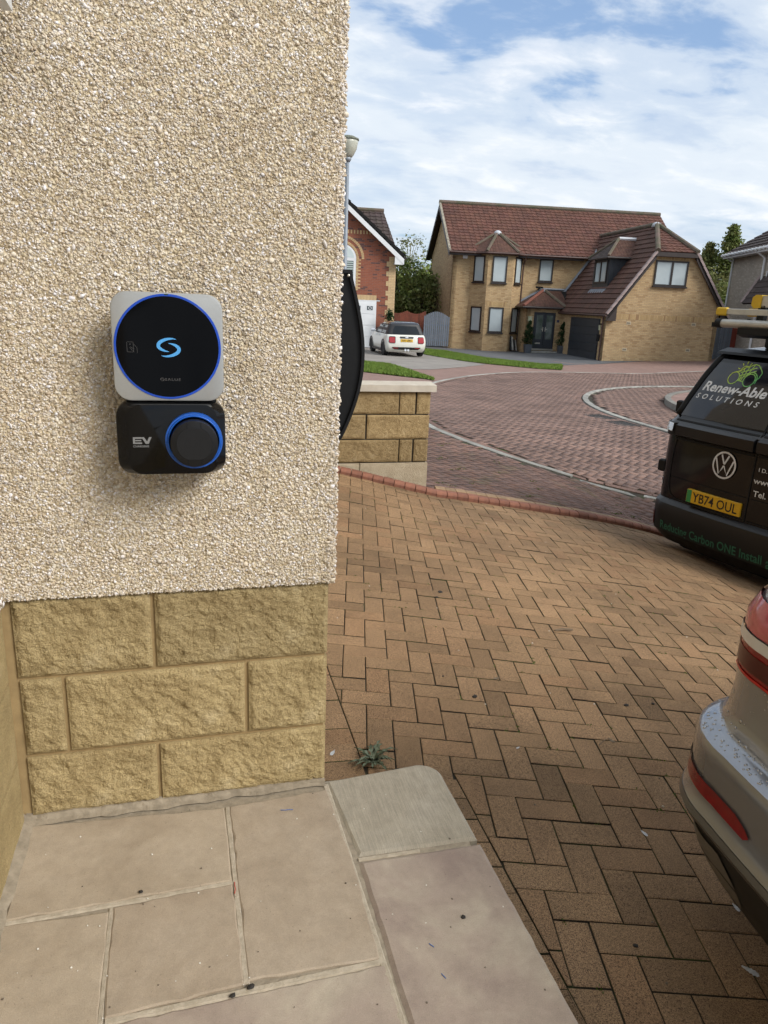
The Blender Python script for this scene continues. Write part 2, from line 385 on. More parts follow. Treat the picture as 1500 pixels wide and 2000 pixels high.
M_EARTH = pm('earth', (0.10, 0.115, 0.05), (0.07, 0.075, 0.04), 0.3, 0.95)
M_GRASS = attr_mat('grass', 0.7, spec=0.2); M_TURF = pm('turf', (0.085, 0.16, 0.03), (0.06, 0.115, 0.024), 3.0, 0.9)

# ------------------------------------------------------------------ ground sheet
def sheet(name, mat, x0, x1, y0, y1, st, f, off, keep=None):
    nx, ny = int(round((x1-x0)/st))+1, int(round((y1-y0)/st))+1
    V = [(x0+i*st, y0+j*st, f(x0+i*st, y0+j*st)+off) for j in range(ny) for i in range(nx)]
    F = [(j*nx+i, j*nx+i+1, (j+1)*nx+i+1, (j+1)*nx+i) for j in range(ny-1) for i in range(nx-1) if keep is None or keep(x0+(i+.5)*st, y0+(j+.5)*st)]
    return MB().add(V, F).build(name, mat)
def gz(x, y): return pl(min(max(x, -30), 60), min(y, 70))-0.12
mb = MB()
XS = [-400, -60, -30, -12, -4, -3.0]; XS2 = [0.2, 6, 12, 17, 18, 24, 30, 36, 45, 60, 120, 400]; YS = [26.5, 31, 36, 42, 50, 70, 110, 300, 1200]
for xs, ys in ((XS, [-80, -20, 0, 8.2]+YS), ([-3.0, 0.2], [8.2]+YS), (XS2, YS), ([44.2, 60, 120, 400], [-80, -20, 5, 26.5])):
    for i in range(len(xs)-1):
        for j in range(len(ys)-1): mb.poly([(x, y, gz(x, y)) for x, y in ((xs[i], ys[j]), (xs[i+1], ys[j]), (xs[i+1], ys[j+1]), (xs[i], ys[j+1]))])
struct(mb.build('ground', M_EARTH))
drive = struct(sheet('driveway', M_SAND, -3.0, 9.0, -4.0, 8.2, 0.2, d, -0.0065, lambda x, y: y < ky(x)+0.12))
road = struct(sheet('road', M_SAND, 0.2, 44.2, 4.8, 28.0, 0.4, lambda x, y: zg(x, y)-(0.12 if y < ky(x)+0.10 else 0), -0.012, lambda x, y: y > ky(x)-0.3))

# ------------------------------------------------------------------ block paving
def clip(poly, nx, ny, c):
    out = []
    for i, p in enumerate(poly):
        q = poly[(i+1) % len(poly)]; a = nx*p[0]+ny*p[1]-c; b = nx*q[0]+ny*q[1]-c
        if a >= 0: out.append(p)
        if (a >= 0) != (b >= 0): t = a/(a-b); out.append((p[0]+(q[0]-p[0])*t, p[1]+(q[1]-p[1])*t))
    return out
def area(P): return 0.5*abs(sum(P[i][0]*P[(i+1) % len(P)][1]-P[(i+1) % len(P)][0]*P[i][1] for i in range(len(P))))
def inset(P, w):
    cx = sum(p[0] for p in P)/len(P); cy = sum(p[1] for p in P)/len(P); out = []
    n = len(P); sgn = 1 if sum(P[i][0]*P[(i+1) % n][1]-P[(i+1) % n][0]*P[i][1] for i in range(n)) > 0 else -1
    for i in range(n):
        a, b, c = P[i-1], P[i], P[(i+1) % n]
        e1 = Vector((b[0]-a[0], b[1]-a[1])); e2 = Vector((c[0]-b[0], c[1]-b[1]))
        if e1.length < 1e-5 or e2.length < 1e-5: out.append(b); continue
        n1 = Vector((-e1.y, e1.x)).normalized()*sgn; n2 = Vector((-e2.y, e2.x)).normalized()*sgn
        k = max(1+n1.dot(n2), 0.35); m = (n1+n2)*(w/k); out.append((b[0]+m.x, b[1]+m.y))
    return out
def paver_faces(P, f, jz, ch, dep, chz=0.003):
    """chamfered block with outline P (2D), top following f"""
    n = len(P); Q = inset(P, ch)
    T = [(x, y, f(x, y)+jz) for x, y in Q]; E = [(x, y, f(x, y)+jz-chz) for x, y in P]; B = [(x, y, f(x, y)-dep) for x, y in P]
    V = T+E+B; F = [tuple(range(n))]
    for i in range(n): j = (i+1) % n; F.append((n+i, n+j, j, i)); F.append((2*n+i, 2*n+j, n+j, n+i))
    return V, F
def pmi(F): return [0]+[0, 1]*((len(F)-1)//2)
def ccw(P):
    s = sum(P[i][0]*P[(i+1) % len(P)][1]-P[(i+1) % len(P)][0]*P[i][1] for i in range(len(P)))
    return P if s > 0 else P[::-1]
TH = RAD(-12.8056); U2 = (math.cos(TH), math.sin(TH)); V2 = (math.sin(TH), -math.cos(TH)); O2 = (0.73301, 2.85569); PS = 0.102
def herring(i0, i1, j0, j1):
    for i in range(i0, i1):
        for j in range(j0, j1):
            k = (i-j) % 4
            if k == 0: yield (i, j, i+1, j+2)
            elif k == 1: yield (i, j, i+2, j+1)
def lat(u, v, O, U, V, S): return (O[0]+S*(u*U[0]+v*V[0]), O[1]+S*(u*U[1]+v*V[1]))
G = 0.0021/PS
pav = []
for (a, b, c, e) in herring(-14, 75, -62, 62):
    P = ccw([lat(u, v, O2, U2, V2, PS) for u, v in ((a+G, b+G), (c-G, b+G), (c-G, e-G), (a+G, e-G))])
    cx = sum(p[0] for p in P)/4; cy = sum(p[1] for p in P)/4
    if cx > 8.6 or cy < -3.2 or cx < 0.3: continue
    full = True; A0 = area(P)
    P = clip(P, 1, 0, 0.563) if cy > 1.95 else P
    if cy < 2.12: P = clip(P, 1, 0, 0.878) if cy < 2.02 else P
    if len(P) >= 3:
        e_ = 0.08; t = (ky(cx+e_)-ky(cx-e_))/(2*e_); L = math.hypot(1, t); nx, ny = t/L, -1/L
        P = clip(P, nx, ny, nx*cx+ny*(ky(cx)-0.052*L))
    if len(P) < 3 or area(P) < 0.0006: continue
    pav.append((P, area(P) > A0*0.999))
# the cut border rows: along the house side and along the step
y = 1.90
while y < 7.0: pav.append(([(0.372, y), (0.5585, y), (0.5585, y+0.0965), (0.372, y+0.0965)], False)); y += 0.1
y = -2.8
while y < 2.03: pav.append(([(0.722, y+0.01), (0.873, y-0.012), (0.873, y+0.086), (0.722, y+0.108)], False)); y += 0.1015
def vis(P):
    q = [px((x, y, d(x, y))) for x, y in P]
    if any(k is None for k in q): return 0
    cx = sum(k[0] for k in q)/len(q); cy = sum(k[1] for k in q)/len(q)
    if not (630 < cx < 1500 and 900 < cy < 2010): return 0
    X, Y = [sum(p[i] for p in P)/len(P) for i in (0, 1)]
    if X > 1.2 and -0.4 < Y < 1.45: return 0
    if Y < 1.86 and X < 0.73: return 0
    return area(q)
order = sorted(range(len(pav)), key=lambda i: -vis(pav[i][0])); top = set(order[:290])
shared = None; many = MB(); mesh_full = []
for k in range(4):
    h, w = PS-0.0021, PS/2-0.0021
    P = [(-h+rnd.uniform(-.0012, .0008), -w+rnd.uniform(-.0012, .0008)), (h, -w), (h+rnd.uniform(-.0012, .0008), w), (-h, w+rnd.uniform(-.001, .0006))]
    V, F = paver_faces(P, lambda x, y: 0.0, 0.0, 0.0032, 0.03, 0.0018)
    me = bpy.data.meshes.new('paver'); me.from_pydata(V, [], F); me.update(); box_uv(me); me.materials.append(M_PAV); me.materials.append(M_SAND); me.polygons.foreach_set('material_index', pmi(F)); mesh_full.append(me)
for i, (P, full) in enumerate(pav):
    jz = rnd.gauss(0, 0.0014)
    if i in top:
        cx = sum(p[0] for p in P)/len(P); cy = sum(p[1] for p in P)/len(P)
        if full:
            e1 = Vector((P[1][0]-P[0][0], P[1][1]-P[0][1])); e2 = Vector((P[2][0]-P[1][0], P[2][1]-P[1][1]))
            a = e1 if e1.length > e2.length else e2
            o = bpy.data.objects.new('paver', mesh_full[rnd.randrange(4)]); COL.objects.link(o); o.parent = drive
            gx = (d(cx+.05, cy)-d(cx-.05, cy))/0.1; gy = (d(cx, cy+.05)-d(cx, cy-.05))/0.1
            n = Vector((-gx+rnd.gauss(0, .006), -gy+rnd.gauss(0, .006), 1)).normalized()
            xa = Vector((a.x, a.y, 0)).normalized(); xa = (xa-n*xa.dot(n)).normalized(); ya = n.cross(xa)
            if rnd.random() < .5: xa, ya = -xa, -ya
            o.matrix_local = Matrix(((xa.x, ya.x, n.x, cx), (xa.y, ya.y, n.y, cy), (xa.z, ya.z, n.z, d(cx, cy)+jz), (0, 0, 0, 1)))
        else:
            Q = [(p[0]-cx, p[1]-cy) for p in P]
            V, F = paver_faces(ccw(Q), lambda x, y: d(x+cx, y+cy)-d(cx, cy), 0, 0.0032, 0.03, 0.0018)
            o = MB().add(V, F, None, pmi(F)).build('paver', M_PAV, drive, loc=(cx, cy, d(cx, cy)+jz), mat2=M_SAND)
    else:
        V, F = paver_faces(ccw(P), d, jz, 0.0035, 0.02, 0.0018)
        b = rnd.choice(((0.87, 0.85, 0.82), (1, .98, .96), (1.04, 1.02, 1.0), (1.0, 0.97, 0.94), (0.97, 0.90, 0.86))); s_ = rnd.uniform(0.92, 1.06)
        many.add(V, F, tuple(c*s_ for c in b), pmi(F))
stuff(many.build('pavers_beyond', M_PAVA, drive, mat2=M_SAND))

# kerb of the driveway: red bull-nosed blocks, then a row of tan edging
kerb = struct(empty('kerb', (0, 0, 0)))
kp = resample([(x, ky(x)) for x in np.arange(0.95, 7.2, 0.02)], 0.1)
def kerb_block(i, pts, name, mat, off, dep, h0, h1, bull, ln):
    (x0, y0), (x1, y1) = pts[i], pts[i+1]; cx, cy = (x0+x1)/2, (y0+y1)/2
    a = math.atan2(y1-y0, x1-x0); hl = ln/2-0.0022
    prof = [(0, -0.05), (0, h0), (0.012, h0+(h1-h0)*0.6), (0.032, h1), (dep, h1+0.001), (dep, -0.05)] if bull else [(0, -0.05), (0, h1-0.006), (0.006, h1), (dep, h1), (dep, -0.05)]
    m = MB(); m.prism(prof, lambda p, q, e: (e, p+off, q), -hl, hl)
    for k in range(len(m.f)): m.f[k] = m.f[k][::-1]
    o = m.build(name, mat, kerb, loc=(cx, cy, d(cx, cy)+rnd.gauss(0, .0015)), rotz=a+rnd.gauss(0, .012)); o.rotation_euler[1] = -math.atan2(d(x1, y1)-d(x0, y0), math.hypot(x1-x0, y1-y0)); return o
for i in range(len(kp)-1): kerb_block(i, kp, 'kerb_block', M_KERBR, -0.05, 0.098, 0.028, 0.050, True, 0.1)
kt = [p for p in kp if p[0] > 2.22]
for i in range(0, len(kt)-1): kerb_block(i, kt, 'edging_block', M_KERBT, 0.055, 0.10, 0.02, 0.058 if i < 9 else 0.046, False, 0.1)

# footpath and turning circle: every block is geometry, joined
def region_pavers(name, mat, parent, rot, test, S, xr, yr, tints, seed):
    R_ = random.Random(seed); U = (math.cos(rot), math.sin(rot)); V = (math.sin(rot), -math.cos(rot)); O = (xr[0], yr[1]); g = 0.0012/S; VV = []; CC = []
    n = int((max(xr[1]-xr[0], yr[1]-yr[0])*1.5)/S)
    for (a, b, c, e) in herring(-n, n, -n, n):
        m_ = lat((a+c)/2, (b+e)/2, O, U, V, S)
        if not (xr[0] < m_[0] < xr[1] and yr[0] < m_[1] < yr[1]) or not test(*m_): continue
        P = [lat(u, v, O, U, V, S) for u, v in ((a+g, b+g), (a+g, e-g), (c-g, e-g), (c-g, b+g))]
        jz = R_.gauss(0, .0009); z = [zg(x, y)+jz for x, y in P]
        VV += [(x, y, q) for (x, y), q in zip(P, z)]+[(x, y, q-0.006) for (x, y), q in zip(P, z)]
        t = R_.choice(tints); s_ = R_.uniform(.94, 1.05); CC += [tuple(k*s_ for k in t)]*8
    n = len(VV)//8; base = (np.arange(n)*8)[:, None, None]
    F = (base+np.array([[0, 1, 2, 3], [0, 4, 5, 1], [1, 5, 6, 2], [2, 6, 7, 3], [3, 7, 4, 0]])[None]).reshape(-1, 4)
    Va = np.array(VV)
    if n and np.cross(Va[1]-Va[0], Va[2]-Va[0])[2] < 0: F = F[:, ::-1]
    return stuff(np_mesh(name, Va, F, mat, parent, np.array(CC)))
EV = np.array(EDGE)
def side(x, y):
    """distance to the edge line of the turning circle, positive inside"""
    k = int(np.argmin((EV[:, 0]-x)**2+(EV[:, 1]-y)**2)); a = EV[max(k-1, 0)]; b = EV[min(k+1, len(EV)-1)]; t = b-a
    return -(t[0]*(y-EV[k][1])-t[1]*(x-EV[k][0]))/np.hypot(*t)
def inview(x, y): return x < 0.95*y+3.5 and x > 0.06*y
def t_path(x, y): return inview(x, y) and y > ky(x)+(0.16 if x > 2.2 else 0.06) and side(x, y) < -0.10 and y < 12.5
def t_road(x, y): return inview(x, y) and side(x, y) > 0.20 and math.hypot(x-RC[0], y-RC[1]) > R_RING+0.17
def t_ring(x, y): r = math.hypot(x-RC[0], y-RC[1]); return inview(x, y) and R_ISL+0.10 < r < R_RING-0.17
region_pavers('path_pavers', M_PATH, road, RAD(27), t_path, 0.102, (0.5, 9), (5.9, 12.6), ((1, 1, 1), (0.92, 0.92, 0.95), (1.07, 1.02, 1.0)), 3)
region_pavers('road_pavers', M_ROAD, road, RAD(38), t_road, 0.102, (3.5, 24), (6.2, 27.4), ((1, 1, 1), (0.94, 0.93, 0.94), (1.05, 1.02, 1.0), (0.97, 0.95, 0.95)), 4)
region_pavers('apron_pavers', M_ROAD, road, RAD(-10), t_ring, 0.13, (7.8, 20), (8.0, 21), ((1.0, 0.97, 0.95), (0.88, 0.87, 0.87), (1.06, 1.03, 1.0)), 5)
# border course of blocks laid along the edge line
def course(name, mat, pts, w, ln, off, h, closed=False):
    P = resample(pts, ln)
    for i in range(len(P)-1):
        (x0, y0), (x1, y1) = P[i], P[i+1]; cx, cy = (x0+x1)/2, (y0+y1)/2
        if not inview(cx, cy): continue
        a = math.atan2(y1-y0, x1-x0); m = MB(); m.box(-ln/2+0.004, -w/2+off, -0.06, ln/2-0.004, w/2+off, h, bev=0.006)
        o = m.build(name, mat, road, loc=(cx, cy, zg(cx, cy)), rotz=a+rnd.gauss(0, .004)); o.rotation_euler[1] = -math.atan2(zg(x1, y1)-zg(x0, y0), ln)
course('kerb_stone', M_KERBG, EDGE, 0.105, 0.9, 0.0, 0.006)
ringp = [(RC[0]+R_RING*math.cos(t), RC[1]+R_RING*math.sin(t)) for t in np.linspace(RAD(225), RAD(60), 90)]
course('ring_kerb_stone', M_KERBG, ringp, 0.13, 0.75, 0.0, 0.02)
islp = [(RC[0]+R_ISL*math.cos(t), RC[1]+R_ISL*math.sin(t)) for t in np.linspace(RAD(225), RAD(60), 80)]
M_KERBD = pm('kerb_dark', (0.16, 0.15, 0.13), (0.22, 0.205, 0.18), 3, 0.9, bump=(40, 0.5, 0.004), rnd_amt=0.15)
course('island_kerb_stone', M_KERBD, islp, 0.14, 0.6, 0.0, 0.13)
mb = MB(); ip = [(RC[0]+(R_ISL-0.06)*math.cos(t), RC[1]+(R_ISL-0.06)*math.sin(t)) for t in np.linspace(0, 2*math.pi, 72, endpoint=False)]
mb.poly([(x, y, pl(x, y)+0.095) for x, y in ip]); mb.build('island_paving', M_REDP, road)
def border(name, pts, off, step, tint):
    m = MB(); P = resample(pts, step)
    for i in range(len(P)-1):
        (x0, y0), (x1, y1) = P[i], P[i+1]; cx, cy = (x0+x1)/2, (y0+y1)/2
        if not inview(cx, cy): continue
        t = Vector((x1-x0, y1-y0)).normalized(); n = Vector((t.y, -t.x)); c = Vector((cx, cy))+n*off
        Q = [c-t*(step/2-.004)-n*.048, c+t*(step/2-.004)-n*.048, c+t*(step/2-.004)+n*.048, c-t*(step/2-.004)+n*.048]
        V, F = paver_faces(ccw([(q.x, q.y) for q in Q]), zg, rnd.gauss(0, .001), .003, .014); s_ = rnd.uniform(.85, 1.12); m.add(V, F, tuple(k*s_ for k in tint))
    stuff(m.build(name, M_ROAD, road))
border('edge_course', EDGE, 0.125, 0.2, (0.95, 0.9, 0.88)); border('ring_course', [(RC[0]+(R_RING+.14)*math.cos(t), RC[1]+(R_RING+.14)*math.sin(t)) for t in np.linspace(RAD(225), RAD(60), 120)], 0.0, 0.2, (0.85, 0.8, 0.8))
# drain gratings beside the ring
M_IRON = pm('cast_iron', (0.035, 0.034, 0.033), (0.06, 0.055, 0.05), 30, 0.6, metal=0.4, bump=(80, 0.4, 0.002))
for k, (x, y, a, lab) in enumerate(((7.63, 12.40, 1.75, 'iron drain grate by the ring kerb, the farther of two'), (7.58, 11.55, 1.65, 'iron drain grate by the ring kerb, the nearer of two'))):
    g = thing('drain_grate', lab, 'drain', (x, y, zg(x, y)), a, 'drain grates in the road')
    m = MB(); m.box(-.26, -.19, -.02, .26, -.165, .008); m.box(-.26, .165, -.02, .26, .19, .008); m.box(-.26, -.165, -.02, -.235, .165, .008); m.box(.235, -.165, -.02, .26, .165, .008); m.box(-.23, -.16, -.02, .23, .16, -.012)
    m.build('frame', M_IRON, g)
    for q in range(7): MB().box(-.2+q*.06, -.16, -.02, -.17+q*.06, .16, .005).build('bar', M_IRON, g)

# verge, drives and grass beyond the circle
def flat(name, mat, P, off):
    m = MB(); P = ccw(P); x = math.floor(min(p[0] for p in P)); tris = []
    bm = bmesh.new(); bm.faces.new([bm.verts.new((*p, 0)) for p in P]); bmesh.ops.triangulate(bm, faces=bm.faces[:]); tris = [[(v.co.x, v.co.y) for v in f.verts] for f in bm.faces]; bm.free()
    while x < max(p[0] for p in P):
        for t in tris:
            Q = clip(clip(t, 1, 0, x), -1, 0, -(x+1))
            if len(Q) >= 3 and area(Q) > 1e-5: m.poly([(a, b, pl(a, b)+off) for a, b in ccw(Q)])
        x += 1
    return struct(m.build(name, mat))
far = [p for p in EDGE if p[1] > 14.3]
def outer(P, w):
    o = []
    for i, p in enumerate(P):
        a = P[max(i-1, 0)]; b = P[min(i+1, len(P)-1)]; t = Vector((b[0]-a[0], b[1]-a[1])).normalized(); o.append((p[0]-t.y*w, p[1]+t.x*w))
    return o
verge = MB(); fo = outer(far, 0.07); bk = outer(far, 9.0)
for i in range(len(far)-1): verge.poly([(*fo[i], pl(*fo[i])-0.004), (*fo[i+1], pl(*fo[i+1])-0.004), (*bk[i+1], pl(*bk[i+1])-0.004), (*bk[i], pl(*bk[i])-0.004)])
struct(verge.build('brick_verge', M_REDP))
flat('neighbour_drive', M_DRV2, [(3.2, 27), (6.03, 25.3), (6.74, 24.57), (7.05, 22.85), (7.7, 23.0), (9.6, 25.0), (11.44, 27.2), (10.97, 28.8), (10.6, 32.3), (11.0, 37.0), (2.0, 37)], 0.004)
GRL = [(2.6, 23.4), (4.98, 20.77), (6.38, 19.2), (6.44, 18.82), (6.62, 19.4), (6.75, 22.6), (6.76, 24.57), (6.05, 25.3), (3.1, 27.2)]
GRR = [(12.57, 38.4), (10.9, 36.5), (10.54, 32.31), (10.97, 28.82), (11.72, 27.37), (13.05, 26.01), (14.03, 25.92), (15.3, 28.2), (15.96, 29.48), (14.84, 29.13), (13.37, 31.88), (13.2, 37.06)]
flat('house_forecourt', M_ASPH, [(11.5, 37.0), (13.2, 34), (13.37, 31.88), (14.84, 29.1), (15.9, 29.3), (17.4, 30.3), (19.1, 31.0), (23, 32.6), (28.4, 33.2), (34, 34.0), (36, 46), (11, 46)], 0.008)
for nm, P in (('lawn_strip', GRL), ('lawn_strip', GRR)): flat(nm, M_TURF, P, 0.016)
def inside(P, x, y):
    c = False; j = len(P)-1
    for i in range(len(P)):
        if (P[i][1] > y) != (P[j][1] > y) and x < (P[j][0]-P[i][0])*(y-P[i][1])/(P[j][1]-P[i][1])+P[i][0]: c = not c
        j = i
    return c
def grass(P, n, seed):
    R_ = random.Random(seed); xs = [p[0] for p in P]; ys = [p[1] for p in P]; V = []; C = []
    while len(V) < n*3:
        x, y = R_.uniform(min(xs), max(xs)), R_.uniform(min(ys), max(ys))
        if not inside(P, x, y): continue
        h = R_.uniform(.03, .075); a = R_.uniform(0, 6.28); w = R_.uniform(.012, .028); z = pl(x, y)+.014; lx, ly = R_.gauss(0, .02), R_.gauss(0, .02)
        V += [(x-math.cos(a)*w, y-math.sin(a)*w, z), (x+math.cos(a)*w, y+math.sin(a)*w, z), (x+lx, y+ly, z+h)]
        g = R_.uniform(.7, 1.25); t = R_.random(); c = (0.098*g+.035*t, 0.175*g, 0.030*g); C += [c, c, tuple(k*1.25 for k in c)]
    return stuff(np_mesh('grass', np.array(V), np.arange(len(V)).reshape(-1, 3), M_GRASS, None, np.array(C)))
g1 = grass(GRL, 26000, 1); g1['label'] = 'short green grass on the near lawn strip'; g1['category'] = 'grass'
g2 = grass(GRR, 26000, 2); g2['label'] = 'short green grass on the lawn strip before the brick house'; g2['category'] = 'grass'

# ------------------------------------------------------------------ the near house: pebble-dashed wall on a stone plinth
YW = 1.83                                   # face of the wall with the charger
XC = 0.357; XL = -0.452                     # outer corner and inner corner
M_PEB = attr_mat('pebbledash', 0.82, bump=(900, 0.5, 0.0012), spec=0.35, grain=(260, 0.22))
def weathering():
    nt = M_PEB.node_tree; b = nt.nodes['Principled BSDF']; src = b.inputs['Base Color'].links[0].from_socket; v = ncoord(nt, 'Object')
    c = nmix(nt, 1.0, src, nramp(nt, nnoise(nt, v, 2.2, 6, 0.65, 0.5), [(0.30, (0.80, 0.77, 0.72)), (0.52, (1, 1, 1)), (0.75, (1.06, 1.05, 1.04))]), 'MULTIPLY')
    st = nnoise(nt, ncoord(nt, 'Object', (9, 9, 1.1)), 1.0, 5, 0.6); c = nmix(nt, 1.0, c, nramp(nt, st, [(0.30, (0.86, 0.83, 0.78)), (0.48, (1, 1, 1))]), 'MULTIPLY')
    nt.links.new(c, b.inputs['Base Color'])
weathering()
def rend_mat():
    m, nt, b = new_mat('render_bed'); v = ncoord(nt, 'Object'); vo = nt.nodes.new('ShaderNodeTexVoronoi'); vo.inputs['Scale'].default_value = 120; nt.links.new(v, vo.inputs['Vector'])
    sp = nt.nodes.new('ShaderNodeSeparateColor'); nt.links.new(vo.outputs['Color'], sp.inputs[0])
    c = nramp(nt, sp.outputs[0], [(0.0, (0.40, 0.31, 0.19)), (0.4, (0.58, 0.48, 0.32)), (0.8, (0.66, 0.57, 0.41)), (1.0, (0.76, 0.71, 0.62))])
    c = nmix(nt, nramp(nt, vo.outputs['Distance'], [(0.45, 0.0), (0.75, 0.8)]), c, (0.34, 0.26, 0.16)); nt.links.new(c, b.inputs['Base Color']); b.inputs['Roughness'].default_value = 0.95
    inv = nt.nodes.new('ShaderNodeMath'); inv.operation = 'SUBTRACT'; inv.inputs[0].default_value = 1.0; nt.links.new(vo.outputs['Distance'], inv.inputs[1]); nbump(nt, b, inv.outputs[0], 1.0, 0.006); return m
M_REND = rend_mat()
def stone_mat(name, a, b, c, rnd_amt=0.10):
    m, nt, bs = new_mat(name); v = ncoord(nt, 'Object'); oi = nt.nodes.new('ShaderNodeObjectInfo')
    n1 = nnoise(nt, v, 9, 6, 0.65); n2 = nnoise(nt, v, 260, 3, 0.6)
    col = nramp(nt, n1, [(0.32, a), (0.55, b), (0.72, c)]); col = nmix(nt, 1.0, col, nramp(nt, n2, [(0.3, 0.80), (0.7, 1.14)]), 'MULTIPLY')
    col = nmix(nt, 1.0, col, nramp(nt, oi.outputs['Random'], [(0, 1-rnd_amt), (1, 1+rnd_amt)]), 'MULTIPLY')
    nt.links.new(col, bs.inputs['Base Color']); bs.inputs['Roughness'].default_value = 0.9; bs.inputs['Specular IOR Level'].default_value = 0.25
    bp = nbump(nt, bs, nnoise(nt, v, 95, 6, 0.7), 1.0, 0.011); nbump(nt, bs, n2, 0.6, 0.002, bp); return m
M_STONE = stone_mat('split_stone', (0.34, 0.25, 0.118), (0.46, 0.352, 0.178), (0.53, 0.42, 0.235))
M_STONE2 = stone_mat('smooth_stone', (0.40, 0.30, 0.145), (0.48, 0.365, 0.18), (0.53, 0.41, 0.22))
M_MORT = pm('yellow_mortar', (0.37, 0.262, 0.122), (0.28, 0.195, 0.09), 18, 0.92, bump=(220, 0.5, 0.002))
M_MORTG = pm('grey_mortar', (0.33, 0.275, 0.20), (0.23, 0.19, 0.135), 40, 0.95, bump=(160, 0.8, 0.003))
house = thing('pebbledashed_house', 'cream pebble-dashed house wall on a yellow stone plinth, close on the left', 'house', (0, 0, 0))
def core(name, mat, boxes):
    m = MB()
    for b in boxes: m.box(*b)
    return m.build(name, mat, house)
rend_y = YW-0.010
core('wall', M_REND, [(XL-0.3, rend_y, -0.735, XC+0.012, 9.0, 4.2)])
core('side_wing_wall', M_REND, [(-3.0, -2.5, -0.735, XL+0.010, rend_y, 4.2)])
core('plinth_core', M_MORT, [(XL-0.3, YW+0.007, -2.2, XC-0.006, 8.9, -0.7355), (-2.9, -2.4, -2.2, XL-0.008, YW+0.007, -0.7355)])
# the pebbles
ICO_T = (1+5**0.5)/2
ICO_V = np.array([(-1, ICO_T, 0), (1, ICO_T, 0), (-1, -ICO_T, 0), (1, -ICO_T, 0), (0, -1, ICO_T), (0, 1, ICO_T), (0, -1, -ICO_T), (0, 1, -ICO_T), (ICO_T, 0, -1), (ICO_T, 0, 1), (-ICO_T, 0, -1), (-ICO_T, 0, 1)])/math.sqrt(1+ICO_T**2)
ICO_F = np.array([(0, 11, 5), (0, 5, 1), (0, 1, 7), (0, 7, 10), (0, 10, 11), (1, 5, 9), (5, 11, 4), (11, 10, 2), (10, 7, 6), (7, 1, 8), (3, 9, 4), (3, 4, 2), (3, 2, 6), (3, 6, 8), (3, 8, 9), (4, 9, 5), (2, 4, 11), (6, 2, 10), (8, 6, 7), (9, 8, 1)])
OCT_V = np.array([(1, 0, 0), (-1, 0, 0), (0, 1, 0), (0, -1, 0), (0, 0, 1), (0, 0, -1)], float)
OCT_F = np.array([(0, 2, 4), (2, 1, 4), (1, 3, 4), (3, 0, 4), (2, 0, 5), (1, 2, 5), (3, 1, 5), (0, 3, 5)])
PEBC = np.array([1.04, 1.06, 1.20])*np.array([(0.60, 0.50, 0.34), (0.66, 0.57, 0.41), (0.53, 0.42, 0.27), (0.72, 0.66, 0.55), (0.46, 0.37, 0.24), (0.70, 0.61, 0.44), (0.78, 0.74, 0.66), (0.40, 0.33, 0.24), (0.59, 0.47, 0.29)])
PEBP = np.array([.19, .21, .13, .15, .07, .13, .07, .03, .02])
def pebbles(name, a, b, n, frame, base, faces, smin, smax, parent):
    """n chips spread over the rectangle a..b of a wall; frame(p,q,depth)->xyz"""
    p = npr.uniform(a[0], b[0], n); q = npr.uniform(a[1], b[1], n)
    s = np.exp(npr.normal(math.log((smin*smax)**.5), 0.30, n)).clip(smin*.7, smax*1.25)
    bigm = npr.random(n) < 0.03; s[bigm] *= 1.45
    ax = npr.normal(size=(n, 3)); ax /= np.linalg.norm(ax, axis=1, keepdims=True); an = npr.uniform(0, 6.28, n)
    K = np.zeros((n, 3, 3)); K[:, 0, 1] = -ax[:, 2]; K[:, 0, 2] = ax[:, 1]; K[:, 1, 0] = ax[:, 2]; K[:, 1, 2] = -ax[:, 0]; K[:, 2, 0] = -ax[:, 1]; K[:, 2, 1] = ax[:, 0]
    Rm = np.eye(3)[None]+np.sin(an)[:, None, None]*K+(1-np.cos(an))[:, None, None]*(K@K)
    el = np.stack([npr.uniform(.8, 1.6, n), npr.uniform(.6, 1.1, n), npr.uniform(.35, .8, n)], 1)
    L = (base[None]*(1+npr.uniform(-.30, .22, (n, len(base), 1))))*el[:, None, :]*s[:, None, None]
    L = np.einsum('nij,nkj->nki', Rm, L); L[:, :, 2] *= 0.62
    dep = npr.uniform(-0.50, 0.22, n)*s
    X = frame(p[:, None]+L[:, :, 0], q[:, None]+L[:, :, 1], dep[:, None]+L[:, :, 2])
    ci = npr.choice(len(PEBC), n, p=PEBP/PEBP.sum()); C = PEBC[ci]*npr.uniform(.86, 1.1, (n, 1))
    F = (faces[None]+(np.arange(n)*len(base))[:, None, None]).reshape(-1, 3)
    o = np_mesh(name, X.reshape(-1, 3), F, M_PEB, parent, np.repeat(C, len(base), axis=0)); return stuff(o)
fr_front = lambda p, q, e: np.stack([p, rend_y-e, q], -1)
fr_side = lambda p, q, e: np.stack([XC+0.012+e, p, q], -1)
fr_left = lambda p, q, e: np.stack([XL+0.010+e, p, q], -1)
pebbles('pebbles', (-0.50, -0.738), (XC+0.014, 0.78), 22000, fr_front, ICO_V, ICO_F, 0.0024, 0.0046, house)
pebbles('pebbles', (-0.50, -0.738), (XC+0.014, 0.78), 105000, fr_front, OCT_V, OCT_F, 0.0020, 0.0040, house)
pebbles('pebbles', (XC-0.004, -0.738), (XC+0.016, 0.78), 3000, fr_front, ICO_V, ICO_F, 0.0024, 0.0050, house)
pebbles('pebbles', (rend_y, -0.738), (rend_y+0.06, 0.8), 7000, fr_side, OCT_V, OCT_F, 0.0024, 0.0046, house)
pebbles('pebbles', (rend_y+0.05, -0.738), (3.2, 0.9), 42000, fr_side, OCT_V, OCT_F, 0.0050, 0.0085, house)
